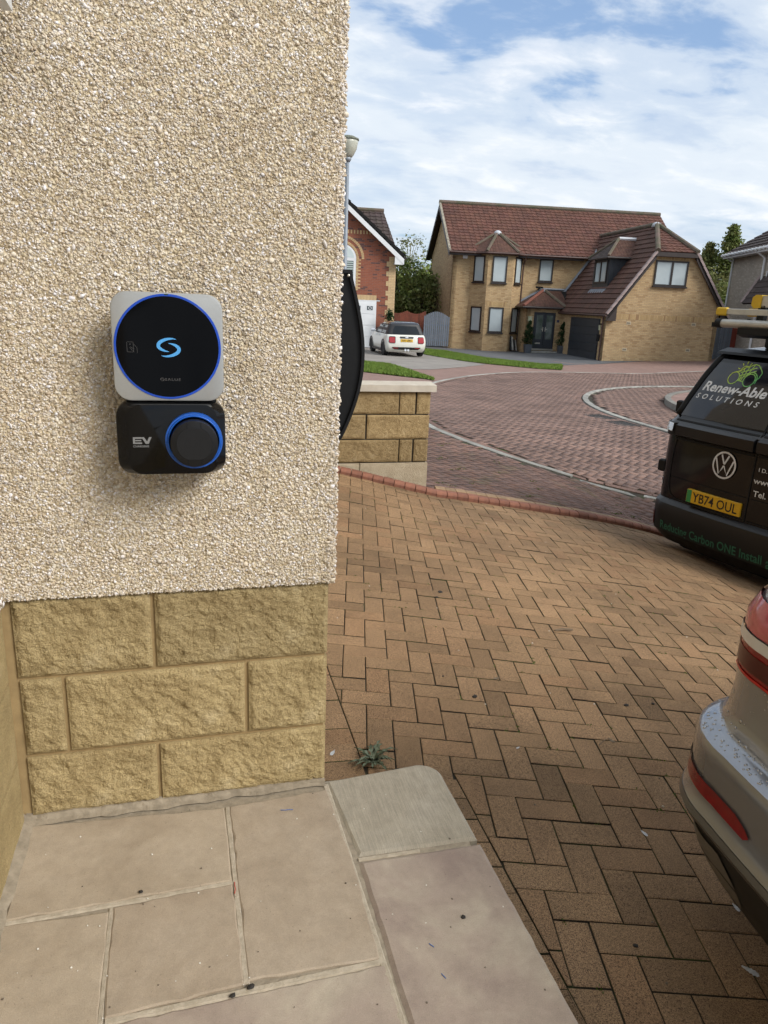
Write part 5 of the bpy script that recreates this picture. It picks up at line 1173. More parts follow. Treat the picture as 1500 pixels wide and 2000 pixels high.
# cross roof behind the gable
rb = MB(); cz1, cz0 = rz(4.55), rz(2.2); slab3(rb, [(-9, 1.2, cz0), (.35, 1.2, cz0), (-.10, 3.9, cz1), (-9, 3.9, cz1)], (0, -(cz1-cz0), 2.7), .1); rbo = rb.build('rear_roof', M_TILED, rh)
tiles('rear_tiles', M_TILED, (-6, 1.2, cz0), E1, (0, 2.7, cz1-cz0), (0, -(cz1-cz0), 2.7), lambda s: (0, 6.35-.45*s/3.6), math.hypot(2.7, cz1-cz0), .3, .28, rbo)
m = MB(); m.tube([(-9, 3.9, cz1+.03), (-.08, 3.9, cz1+.03)], .11, 8); m.build('ridge_cap', M_RIDGE, rbo)
# garage door, lintel, arched window with brick surround, dentil band
gdr = empty('garage_door', (-3.35, 0, 0.1)); gdr.parent = rh; gdr['label'] = 'white sectional garage door with small patterned pane'
m = MB(); m.box(-.06, -.02, 0, 2.46, .06, 2.25); m.build('frame', M_WHITE, gdr)
for q in range(4): m = MB(); m.box(0, -.04, .01+q*.535, 2.40, -.02, .535+q*.535, bev=.01); m.build('panel', M_WHITE, gdr)
for q in range(4):
    m = MB(); m.box(.20+q*.60, -.052, 1.80, .48+q*.60, -.041, 1.99, bev=.004); pn = m.build('pane', M_DGLASS, gdr)
    V, F = strokes([[(.34+q*.60+.085*math.cos(a), 1.895+.055*math.sin(a)) for a in np.linspace(0, 2*math.pi, 17)], [(.34+q*.60, 1.81), (.34+q*.60, 1.85)], [(.34+q*.60, 1.94), (.34+q*.60, 1.98)]], .022); m = MB(); m.add([(p, -.0535, z) for p, z in V], F); m.build('pattern', M_WHITE, pn)
m = MB(); m.box(-3.45, -.008, rz(.06), -.90, .05, rz(.29)); m.build('lintel', brick_mat('quoin_soldier', (0.56, 0.40, 0.22), (0.50, 0.345, 0.18), (0.45, 0.31, 0.17), (0.26, 0.2, 0.13), .075, 40.0), rwall)
m = MB(); m.box(-3.5, -.025, rz(.02), -.72, .03, rz(.058)); m.build('lintel_trim', M_WHITE, rwall)
WC, WR = -2.75, 0.80
wz = rz(1.93)
aw = empty('arched_window', (0, 0, 0)); aw.parent = rh; aw['label'] = 'white arched window with slatted blind'
hm = [(WC+WR*math.cos(t), wz+WR*math.sin(t)*.86) for t in np.linspace(0, math.pi, 25)]
m = MB(); m.prism(hm+[(WC-WR, wz-1.35), (WC+WR, wz-1.35)], lambda p, q, e: (p, e, q), -.012, .05); 
for k in range(len(m.f)): m.f[k] = m.f[k][::-1]
m.build('frame', M_WHITE, aw)
m = MB(); m.prism([(WC+(WR-.10)*math.cos(t), wz+.02+(WR-.12)*math.sin(t)*.86) for t in np.linspace(0.05, math.pi-.05, 25)], lambda p, q, e: (p, e, q), -.020, -.0125)
for k in range(len(m.f)): m.f[k] = m.f[k][::-1]
m.build('arched_pane', pm('pale_pane', (0.58, 0.64, 0.64), (0.5, 0.57, 0.57), .8, .1, spec=.6), aw)
for sx in (-1, 1):
    m = MB(); m.box(min(WC+sx*.06, WC+sx*.68), -.020, wz-1.25, max(WC+sx*.06, WC+sx*.68), -.0125, wz-.10); pn = m.build('pane', M_DGLASS, aw)
    for q in range(11): m = MB(); m.box(min(WC+sx*.07, WC+sx*.67), -.026, wz-1.2+q*.1, max(WC+sx*.07, WC+sx*.67), -.0205, wz-1.2+q*.1+.062); m.build('blind_slat', pm('slat', (0.40, 0.47, 0.45), None, 4, .5) if q == 0 and sx == -1 else bpy.data.materials['slat'], pn)
for r0, r1 in ((WR+.01, WR+.13), (WR+.27, WR+.39)):
    for q in range(34):
        t0, t1 = math.pi*q/34+.006, math.pi*(q+1)/34-.006; m = MB()
        m.prism([(WC+r0*math.cos(t0), wz+r0*math.sin(t0)*.9), (WC+r1*math.cos(t0), wz+r1*math.sin(t0)*.9), (WC+r1*math.cos(t1), wz+r1*math.sin(t1)*.9), (WC+r0*math.cos(t1), wz+r0*math.sin(t1)*.9)], lambda p, q_, e: (p, e, q_), -.014, .03)
        for k in range(len(m.f)): m.f[k] = m.f[k][::-1]
        m.build('arch_brick', M_KERBT if 0 else bpy.data.materials.get('arch_buff') or pm('arch_buff', (0.52, 0.36, 0.19), (0.46, 0.31, 0.16), 6, .85, rnd_amt=.12), rwall)
for q in range(18):
    w = .12 if q % 2 else .235; m = MB(); m.box(WC+WR+.005, -.012, wz-.08*(q+1), WC+WR+w, .03, wz-.08*q-.012); m.build('jamb_brick', bpy.data.materials['arch_buff'], rwall)
for q in range(26):
    u = -.75-q*.15
    if q > 0 and rg(u) > rz(3.3): m = MB(); m.box(u, -.016, rz(3.06), u+.075, .03, rz(3.22)); m.build('dentil_brick', bpy.data.materials['arch_buff'], rwall)

# ------------------------------------------------------------------ grey brick house at the right edge
GH0 = (28.73, 35.41, -2.35); GROT = RAD(90-(22+90))
gh = thing('grey_brick_house', 'grey-brown brick house with dark tiled roof and white gutters at right edge', 'house', GH0, GROT)
GEZ = 3.29+2.35
m = MB(); slab3(m, [(0, 0, -.5), (0, -9, -.5), (0, -9, GEZ), (0, 0, GEZ)], (-1, 0, 0), .25); gwl = m.build('front_wall', M_GREYB, gh)
m = MB(); slab3(m, [(9, 0, -.5), (0.006, 0, -.5), (0.006, 0, GEZ), (9, 0, GEZ)], (0, 1, 0), .25); m.build('end_wall', M_GREYB, gh)
gp = .72; ngl = Vector((-gp, 0, 1)).normalized()
m = MB(); slab3(m, [(-.45, .45, GEZ-.1), (4.5, -3.9, GEZ-.1+gp*4.95), (4.5, -10, GEZ-.1+gp*4.95), (-.45, -10, GEZ-.1)], ngl, .1); slab3(m, [(-.45, .45, GEZ-.1), (9.4, .45, GEZ-.1), (4.5, -3.9, GEZ-.1+gp*4.95)], (0, gp, 1), .1); gro = m.build('roof', M_TILED, gh)
tiles('roof_tiles', M_TILED, (-.45, 0, GEZ-.1), -E2, (1, 0, gp), ngl, lambda s: (-.45+s*.76*.92, 10), 4.95*math.hypot(1, gp), .3, .34, gro, .016, step=.05)
m = MB(); m.tube([(-.52, .5, GEZ-.14), (-.52, -9.5, GEZ-.14)], .065, 8); m.box(-.46, -9.5, GEZ-.30, -.43, .45, GEZ-.12); m.build('gutter', M_WHITE, gro)
for q in range(18): m = MB(); m.box(-.60, .2-q*.5, GEZ-.22, -.45, .24-q*.5, GEZ-.07); m.build('gutter_bracket', M_WHITE, gro)
m = MB(); m.poly([(-.44, .44, GEZ-.29), (-.44, -9.5, GEZ-.29), (0, -9.5, GEZ-.29), (0, .44, GEZ-.29)]); m.build('soffit', M_WHITE, gro)
m = MB(); m.tube([(-.06, -.02, GEZ-.2), (-.07, -.02, 0)], .05, 8); m.tube([(-.5, .1, GEZ-.2), (-.06, -.02, GEZ-.45)], .045, 6); m.build('downpipe', M_WHITE, gwl)
m = MB(); m.tube([(-.5, -4.65, GEZ-.2), (-.10, -4.85, GEZ-.55), (-.08, -4.85, 0)], .055, 8); m.build('downpipe', M_WHITE, gwl)
m = MB(); slab3(m, [(-.70, -4.5, 3.0), (0, -4.5, 4.28), (0, -10, 4.28), (-.70, -10, 3.0)][::-1], (-1.28, 0, .70), .1); po = m.build('porch_roof', M_TILEB, gh)
m = MB(); m.tube([(-.70, -4.48, 3.02), (0, -4.48, 4.32)], .10, 6); m.build('verge_tile', M_VERGE, po)
tiles('porch_tiles', M_TILED, (-.70, 0, 3.0), -E2, (.70, 0, 1.28), (-1.28, 0, .70), lambda s: (4.5, 10), 1.46, .3, .28, po, .02)
win(gh, 'window', (0, -5.2, 2.6), -E2, 1.1, 1.9, -E1, frame_mat=M_WHITE, pane_mat=M_DGLASS)

# ------------------------------------------------------------------ gates and fences
def on_h(u, v): c, s = math.cos(HROT), math.sin(HROT); return (HW0[0]+u*c-v*s, HW0[1]+u*s+v*c)
def picket(name, label, cat, u0, u1, v, top, mat, w=.095, gap=.022, base=0.06, group=None, rails=True):
    x, y = on_h(u0, v); t = thing(name, label, cat, (x, y, pl(x, y)), HROT, group); u = 0
    while u < u1-u0-.02:
        h = top((u+w/2)/(u1-u0)); m = MB(); m.box(u, -.012, base, u+w, .012, h, bev=.006); m.build('board', mat, t); u += w+gap
    if rails:
        for zz in (.35, 1.2): m = MB(); m.box(0, .013, zz, u1-u0, .05, zz+.09); m.build('rail', mat, t)
    return t
picket('side_gate', 'grey arched picket gate at the left corner of the yellow brick house', 'gate', -7.58, -6.14, 8.0, lambda t: 1.72+.27*math.sin(math.pi*min(max(t, 0), 1)), M_GREYP)
def scal(t): q = (t*2) % 1.0; return 1.88-.16*math.sin(math.pi*q)+.06
picket('red_fence', 'red-brown stained scalloped board fence behind the white car', 'fence', -9.6, -7.45, 8.6, scal, M_REDP2, .105, .012)
picket('side_gate', 'grey picket gate at the right corner of the yellow brick house', 'gate', 5.75, 6.55, 1.2, lambda t: 1.78, M_GREYP, .10, .03)
gt = picket('picket_screen', 'short grey picket screen to the right of the right-hand gate', 'fence', 6.6, 7.35, 1.5, lambda t: 1.82, M_GREYP, .10, .02)
picket('red_fence', 'bright red board fence above the van roof', 'fence', 7.4, 11.5, 1.9, lambda t: 1.95, M_REDP3, .42, .004)

# ------------------------------------------------------------------ planters with spiral topiary, leaning board
M_LEAF = leaf_mat('leaves'); M_BARK = pm('bark', (0.10, 0.075, 0.05), (0.06, 0.045, 0.03), 8, .9, bump=(40, .7, .01)); M_BIRCH = pm('birch_bark', (0.42, 0.40, 0.36), (0.25, 0.235, 0.21), 9, .8)
M_PLANT = pm('grey_planter', (0.085, 0.095, 0.11), (0.07, 0.08, 0.094), 4, .6)
def leaves(name, centres, sizes, cols, parent, n_each, spread, seed=1):
    g = np.random.default_rng(seed); N_ = len(centres)*n_each
    c = np.repeat(np.array(centres), n_each, axis=0)+g.normal(size=(N_, 3))*np.repeat(np.array(spread).reshape(len(centres), -1)*np.ones((1, 3)), n_each, axis=0)
    s = np.repeat(np.array(sizes), n_each)*g.uniform(.6, 1.35, N_)
    a = g.normal(size=(N_, 3)); a /= np.linalg.norm(a, axis=1, keepdims=True); b = np.cross(a, g.normal(size=(N_, 3))); b /= np.linalg.norm(b, axis=1, keepdims=True)
    V = np.stack([c-a*s[:, None], c-b*s[:, None]*.55, c+a*s[:, None], c+b*s[:, None]*.55], 1).reshape(-1, 3)
    C = np.repeat(np.repeat(np.array(cols), n_each, axis=0)*g.uniform(.7, 1.3, (N_, 1)), 4, axis=0)
    return np_mesh(name, V, np.arange(N_*4).reshape(-1, 4), M_LEAF, parent, C)
def topiary(u, v, label, seed):
    x, y = on_h(u, v); t = thing('spiral_topiary', label, 'topiary', (x, y, HW0[2]+.02), HROT, 'spiral topiaries by the front door')
    m = MB(); m.rings([[(-.15, -.15, -.1), (.15, -.15, -.1), (.15, .15, -.1), (-.15, .15, -.1)], [(-.20, -.20, .40), (.20, -.20, .40), (.20, .20, .40), (-.20, .20, .40)], [(-.16, -.16, .40), (.16, -.16, .40), (.16, .16, .40), (-.16, .16, .40)], [(-.16, -.16, .34), (.16, -.16, .34), (.16, .16, .34), (-.16, .16, .34)]]); m.build('planter', M_PLANT, t)
    m = MB(); m.tube([(0, 0, .3), (.01, 0, 1.6)], .018, 6); m.build('stem', M_BARK, t)
    P = []; S = []; 
    for k in range(90):
        f = k/89; a = f*2*math.pi*3.1; r = .20*(1-f)**.7+.015; P.append((r*math.cos(a), r*math.sin(a), .45+f*1.22)); S.append(.085*(1-f)**.6+.02)
    leaves('foliage', P, [.035]*90, [(0.020, 0.050, 0.014)]*90, t, 26, S, seed)
topiary(-1.93, 5.95, 'spiral topiary in grey planter left of the dark front door', 1); topiary(0.02-.05, 5.75, 'spiral topiary in grey planter between front door and garage', 2)
x, y = on_h(-2.62, 7.35); fc = thing('folded_chairs', 'grey and dark folded panels leaning under the bay window', 'folded chair', (x, y, HW0[2]), HROT)
for dx, hh, mt, tl in ((0, .80, M_BLK, .10), (.10, .78, M_KERBG, .16), (.22, .60, M_BLK, .05), (.30, .55, M_KERBG, .12)):
    m = MB(); P = [Vector((dx, -.25, 0)), Vector((dx+.13, -.25, 0)), Vector((dx+.13-tl*.3, .05, hh)), Vector((dx+.02-tl*.3, .05, hh))]; slab3(m, P, (0, -1, .3), .03); m.build('panel', mt, fc)

# ------------------------------------------------------------------ trees behind the houses
def tree(name, label, x, y, h, crown, seed, cols, leaf=.16, n=30, bark=None, kind='round', trunk=.14, thin=1.0):
    R_ = random.Random(seed); zb = pl(min(x, 40), min(y, 60)); t = thing(name, label, 'tree', (x, y, zb-.1), 0, 'trees behind the houses')
    m = MB(); m.tube([(0, 0, 0), (.1, 0, h*.35), (.05, .1, h*.7), (.1, .05, h*.95)], [trunk, trunk*.8, trunk*.5, trunk*.15], 7); tr = m.build('trunk', bark or M_BARK, t)
    P = []; S = []; C = []; L = []
    for k in range(crown[2]):
        if kind == 'cone':
            f = R_.random()**.75; z = h*(.12+.86*f); r = crown[0]*(1-f)**.85*(.55+.45*R_.random()); a = R_.uniform(0, 6.28); p = (r*math.cos(a), r*math.sin(a), z-r*.15); sp = (.32*crown[0]*(1-f)+.10)
            S.append((sp, sp, sp*.45))
        else:
            while True:
                v = Vector((R_.uniform(-1, 1), R_.uniform(-1, 1), R_.uniform(-1, 1)))
                if .25 < v.length < 1: break
            v = v.normalized()*(v.length**.5); p = (v.x*crown[0]*(1+.25*R_.random()), v.y*crown[0], h*(1-crown[1])+h*crown[1]*(v.z+1)/2); sp = .17*crown[0]*R_.uniform(.7, 1.3); S.append((sp, sp, sp*.8))
        P.append(p); c = R_.choice(cols); g = R_.uniform(.9, 2.0); C.append(tuple(q*g for q in c)); L.append(leaf*R_.uniform(.7, 1.2))
        if k % 5 == 0 and name != 'hedge':
            m = MB(); zz = max(p[2]*.75-.4, h*.15); m.tube([(.05, .03, zz), ((p[0])*.55, p[1]*.55, (zz+p[2])/2+.1), p], [trunk*.35, trunk*.2, trunk*.06], 4); m.build('branch', bark or M_BARK, tr)
    leaves('crown', P, L, C, t, n, S, seed)
    return t
G1 = [(0.10, 0.13, 0.035), (0.13, 0.155, 0.042), (0.08, 0.11, 0.028)]; G2 = [(0.15, 0.19, 0.042), (0.18, 0.21, 0.05), (0.11, 0.145, 0.035)]; G3 = [(0.15, 0.155, 0.06), (0.11, 0.12, 0.05)]; G4 = [(0.12, 0.14, 0.05), (0.11, 0.125, 0.042), (0.14, 0.14, 0.05)]
tree('leafy_tree', 'dark bushy tree just right of the red brick house', 13.1, 47.0, 5.3, (2.1, .96, 190), 21, G1, .12, 34)
tree('leafy_tree', 'bright green bushy tree against the left gable of the yellow house', 16.3, 50.0, 5.2, (2.2, .97, 190), 22, G2, .12, 34)
tree('leafy_tree', 'olive undergrowth tree low above the red fence', 14.6, 46.0, 4.2, (2.0, .97, 150), 23, G4, .11, 30)
tree('birch_tree', 'thin pale-trunked birch with sparse crown between the two brick houses', 16.6, 56.0, 7.6, (1.7, .62, 60), 24, G3, .10, 14, M_BIRCH)
tree('birch_tree', 'bare thin birch top just right of the red brick house eaves', 14.9, 56.0, 7.8, (1.5, .6, 40), 25, G3, .09, 9, M_BIRCH)
tree('conifer_tree', 'tall pointed conifer between yellow house and grey house', 34.1, 42.5, 7.9, (1.5, .9, 230), 26, G4+G1, .11, 34, None, 'cone')
tree('conifer_tree', 'shorter conifer behind the right slope of the garage roof', 33.3, 43.5, 6.8, (1.3, .9, 190), 27, G4, .11, 34, None, 'cone')
tree('leafy_tree', 'dark bushy tree low between yellow house and grey house', 31.9, 40.5, 4.8, (1.8, .95, 150), 28, G1+G4, .11, 32)
for k, (x, y, h) in enumerate(((-8, 62, 9), (4, 66, 8), (24, 64, 7), (30, 66, 8), (58, 58, 9), (56, 52, 9), (66, 44, 9), (-16, 58, 9))):
    tree('background_tree', 'broad tree hidden behind '+('the left wall', 'the red brick house', 'the yellow house roof', 'the garage wing', 'the grey house', 'the grey house, its right one', 'the far right houses', 'the pebble-dashed wall')[k], x, y, h, (3.4, .9, 90), 40+k, G1+G4, .26, 24)
# small conifer shrub by the red house corner
def shrub(x, y, h, r, label, seed):
    t = thing('conifer_shrub', label, 'shrub', (x, y, pl(x, y))); m = MB(); m.tube([(0, 0, 0), (0, 0, h*.8)], .03, 6); m.build('stem', M_BARK, t); R_ = random.Random(seed)
    P = []; S = []
    for k in range(60): f = R_.random(); a = R_.uniform(0, 6.28); q = r*(1-f)**.7*R_.random(); P.append((q*math.cos(a), q*math.sin(a), .15+f*(h-.15))); S.append(.09)
    leaves('foliage', P, [.05]*60, [(0.022, 0.048, 0.015)]*60, t, 22, S, seed)
shrub(9.62, 35.3, 1.75, .18, 'narrow dark conifer shrub against the red brick wall', 5)

# ------------------------------------------------------------------ street lamp
M_GALV = pm('galvanised', (0.30, 0.33, 0.37), (0.25, 0.28, 0.31), 2, .5, metal=.3)
lx, ly = 3.26, 15.68; sl_ = thing('street_lamp', 'grey street lamp post with glass bowl beyond the house corner', 'street lamp', (lx, ly, pl(lx, ly)))
H_ = 3.10-pl(lx, ly)
m = MB(); m.tube([(0, 0, -.1), (0, 0, 1.1), (0, 0, 1.15), (0, 0, H_-.42)], [.075, .075, .05, .04], 12); m.build('post', M_GALV, sl_, smooth=True, angle=40)
m = MB(); m.lathe([(.05, H_-.44), (.075, H_-.40), (.085, H_-.36)], (0, 0, 0), 20); m.build('collar', M_GALV, sl_, smooth=True)
m = MB(); m.lathe([(.085, H_-.36), (.13, H_-.30), (.18, H_-.20), (.205, H_-.09), (.21, H_-.045)], (0, 0, 0), 24); m.build('bowl', pm('lamp_bowl', (0.52, 0.52, 0.44), (0.42, 0.42, 0.34), 6, .25, spec=.6), sl_, smooth=True)
m = MB(); m.lathe([(.21, H_-.045), (.225, H_-.04), (.22, H_-.01), (.13, H_+.03), (.001, H_+.04)], (0, 0, 0), 24); m.build('lid', pm('mossy_lid', (0.21, 0.22, 0.19), (0.11, 0.12, 0.07), 14, .9, bump=(40, .8, .02)), sl_, smooth=True)

# ------------------------------------------------------------------ vehicles: bodies lofted from level outlines
def ring_pts(Wd, T, Fr, Rr, Rf, bow, fbow, h, n=7, m=10):
    """closed outline at height h: x lateral (right +), y forward; starts at the rear centre going left"""
    P = []
    def rear(s): return T+bow*(s/Wd)**2
    xs = [-(Wd-Rr)*i/m for i in range(m+1)]
    for s in xs: P.append((s, rear(s)))
    ye = rear(Wd-Rr)
    for i in range(1, n+1):
        a = math.pi/2*i/n; P.append((-(Wd-Rr)-Rr*math.sin(a), ye+Rr*(1-math.cos(a))))
    yf = Fr-fbow
    P.append((-Wd, (ye+Rr)*.66+(yf-Rf)*.34)); P.append((-Wd, (ye+Rr)*.33+(yf-Rf)*.67))
    for i in range(0, n+1):
        a = math.pi/2*i/n; P.append((-(Wd-Rf)-Rf*math.cos(a), yf-Rf+Rf*math.sin(a)))
    for i in range(1, m+1): s = -(Wd-Rf)*(1-i/m); P.append((s, Fr-fbow*(s/Wd)**2))
    L = P[:]
    for p in reversed(L[1:-1]): P.append((-p[0], p[1]))
    return [(x, y, h) for x, y in P]
def loft(levels, cap0=True, cap1=True):
    m = MB(); m.rings([ring_pts(*lv) for lv in levels], cap0, cap1)
    for k in range(len(m.f)): m.f[k] = m.f[k][::-1]
    return m
def wheel(parent, x, y, r, w, side_, rim_mat, tyre_mat, spokes=5):
    t = empty('wheel', (x, y, r)); t.parent = parent
    s = side_
    m = MB(); m.lathe([(r*.66, -w/2), (r*.93, -w/2), (r, -w/2+.03), (r, w/2-.03), (r*.93, w/2), (r*.66, w/2)], (0, 0, 0), 28, 'x'); m.build('tyre', tyre_mat, t, smooth=True, angle=35)
    m = MB(); m.lathe([(r*.67, -w/2+.02), (r*.67, w/2-.02), (r*.60, w/2-.03), (r*.58, -.02*s)], (0, 0, 0), 28, 'x')
    for k in range(spokes):
        a = 2*math.pi*k/spokes; c, q = math.cos(a), math.sin(a); x0 = s*(w/2-.05)
        P = []
        for rr, ww in ((.06, .045), (r*.62, .035)):
            for sg in (-1, 1): P.append((x0, c*rr-q*ww*sg, q*rr+c*ww*sg))
        P2 = [(p[0]+s*.03, p[1], p[2]) for p in P]; m.add(P+P2, [(0, 1, 3, 2), (4, 6, 7, 5), (0, 4, 5, 1), (2, 3, 7, 6), (0, 2, 6, 4), (1, 5, 7, 3)])
    m.lathe([(.07, s*(w/2-.06)), (.07, s*(w/2-.015)), (.001, s*(w/2-.01))], (0, 0, 0), 14, 'x'); m.build('rim', rim_mat, t)
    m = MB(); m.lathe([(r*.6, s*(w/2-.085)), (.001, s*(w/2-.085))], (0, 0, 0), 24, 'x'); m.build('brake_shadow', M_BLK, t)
    return t
M_TYRE = pm('tyre', (0.013, 0.013, 0.013), (0.02, 0.02, 0.02), 20, .85); M_ALLOY = pm('alloy', (0.42, 0.42, 0.43), None, 6, .3, metal=.8)
def car_paint(name, c, metal=0.0, rough=0.35, dirt=None, coat=0.6):
    m, nt, b = new_mat(name); v = ncoord(nt, 'Object'); n = nnoise(nt, v, 2.2, 6, .65); col = nramp(nt, n, [(.35, c), (.7, tuple(x*.93 for x in c))])
    if dirt:
        sp = nt.nodes.new('ShaderNodeSeparateXYZ'); nt.links.new(v, sp.inputs[0])
        dz = nramp(nt, sp.outputs[2], [(.15, .9), (.75, .0)]); dn = nt.nodes.new('ShaderNodeMath'); dn.operation = 'MULTIPLY'; nt.links.new(dz, dn.inputs[0]); nt.links.new(nramp(nt, nnoise(nt, v, 7, 6, .7), [(.3, .25), (.7, 1.0)]), dn.inputs[1])
        col = nmix(nt, dn.outputs[0], col, dirt)
        nt.links.new(nramp(nt, dn.outputs[0], [(0, rough), (.6, .65)]), b.inputs['Roughness'])
    else: b.inputs['Roughness'].default_value = rough
    nt.links.new(col, b.inputs['Base Color']); b.inputs['Metallic'].default_value = metal; b.inputs['Coat Weight'].default_value = coat; b.inputs['Specular IOR Level'].default_value = .35; b.inputs['Coat Roughness'].default_value = .04 if not dirt else .12
    return m

# ---------------- black van on the drive
VH = 76.6; VROT = RAD(90-166.6)             # local x runs along the rear to the right, local y forward
vr = Vector((math.sin(RAD(166.6)), math.cos(RAD(166.6)), 0)); vf = Vector((math.sin(RAD(VH)), math.cos(RAD(VH)), 0))
VC = Vector((4.181, 4.925, 0))+vr*0.30; VZ = -1.481-0.72
van = thing('black_van', 'black electric van with roof rack and company lettering on its rear doors', 'van', (VC.x, VC.y, VZ), VROT)
M_VAN = car_paint('van_black', (0.0042, 0.0045, 0.006), 0.0, .12, coat=.12); M_VANL = car_paint('van_lower', (0.008, 0.0082, 0.0095), 0.0, .3, (0.014, 0.013, 0.0125), .1)
M_VGLASS = pm('van_glass', (0.010, 0.011, 0.016), (0.016, 0.018, 0.025), 1.4, .05, spec=.5, coat=.1); M_SEAM = pm('seam', (0.002, 0.002, 0.002), None, 5, .9)
def vT(h): return float(np.interp(h, [.24, .34, .45, .56, .60, .63, .72, 1.0, 1.18, 1.22, 1.30, 1.34, 1.50, 1.70, 1.86, 1.93, 1.98], [.05, -.035, -.05, -.055, -.045, .0, .0, .004, .012, -.012, .0, .055, .135, .245, .34, .42, .75]))
def vW(h): return float(np.interp(h, [.24, .34, .6, .8, 1.2, 1.34, 1.5, 1.7, 1.86, 1.93, 1.98], [.90, .975, .99, .992, .985, .965, .935, .89, .835, .76, .60]))
def vR(h): return float(np.interp(h, [.24, .6, 1.2, 1.34, 1.9, 1.98], [.16, .20, .17, .15, .15, .2]))
VBOW = 0.075
def rear(s, h, off=0.0):
    W_, R_ = vW(h), vR(h); a = abs(s); e = W_-R_
    y = vT(h)+VBOW*(min(a, e)/W_)**2
    if a > e: q = min((a-e)/R_, .999); y += R_*(1-math.sqrt(1-q*q))
    return (s, y-off, h)
hs = [.63, .72, .85, 1.0, 1.14, 1.18, 1.215, 1.25, 1.30, 1.335, 1.36, 1.50, 1.60, 1.70, 1.80, 1.86, 1.90, 1.93, 1.96, 1.98]
def vF(h): return float(np.interp(h, [.24, .6, 1.0, 1.3, 1.9, 1.98], [4.62, 4.70, 4.66, 4.25, 3.4, 3.1]))
m = loft([(vW(h), vT(h), vF(h), vR(h), .35, VBOW, .15, h, 8, 14) for h in hs]); vb = m.build('body', M_VAN, van, smooth=True, angle=28)
m = loft([(vW(h), vT(h), vF(h), vR(h), .35, VBOW, .15, h, 8, 14) for h in (.24, .28, .34, .40, .45, .50, .56, .585, .60, .615, .628)]); bmp = m.build('bumper', M_VANL, van, smooth=True, angle=30)
m = loft([(.80, .22, 4.3, .1, .2, .02, .05, h, 4, 4) for h in (.17, .26)]); m.build('underbody', M_BLK, van)
for sx in (-1, 1):
    for yy in (.80, 3.78): wheel(van, sx*.86, yy, .35, .23, sx, M_ALLOY, M_TYRE)
def patch(name, mat, s0, s1, h0, h1, off, parent=None, ns=14, nh=6, fn=None):
    """sheet lying on the rear of the van; fn(h)->(s0,s1) narrows it"""
    V = []; F = []
    for j in range(nh+1):
        h = h0+(h1-h0)*j/nh; a, b = fn(h) if fn else (s0, s1)
        for i in range(ns+1): V.append(rear(a+(b-a)*i/ns, h, off))
    F = [(j*(ns+1)+i, j*(ns+1)+i+1, (j+1)*(ns+1)+i+1, (j+1)*(ns+1)+i) for j in range(nh) for i in range(ns)]
    m = MB(); m.add(V, F); return m.build(name, mat, parent or van, smooth=True)
def decal(name, V, F, mat, parent=None, off=.004, col=None):
    m = MB(); P = [rear(s, h, off) for s, h in V]
    if col is None: m.add(P, F)
    else:
        for f in F: c = col(sum(V[i][0] for i in f)/len(f), sum(V[i][1] for i in f)/len(f)); m.add([P[i] for i in f], [tuple(range(len(f)))], c)
    return m.build(name, mat, parent or van)
lsp = lambda h: (-vW(h)+.108, -.010); rsp = lambda h: (.010, vW(h)-.108)
gl = [patch('rear_window', M_VGLASS, 0, 0, 1.362, 1.825, .004, fn=lsp, nh=10), patch('rear_window', M_VGLASS, 0, 0, 1.362, 1.825, .004, fn=rsp, nh=10)]
for f, in ((lsp,), (rsp,)): patch('window_border', M_VAN, 0, 0, 1.825, 1.87, .003, fn=f)
def seam(pts, w=.006): V, F = strip2d(pts, w); decal('seam', V, F, M_SEAM, off=.0052)
seam([(0, h) for h in np.linspace(.632, 1.86, 26)], .010)
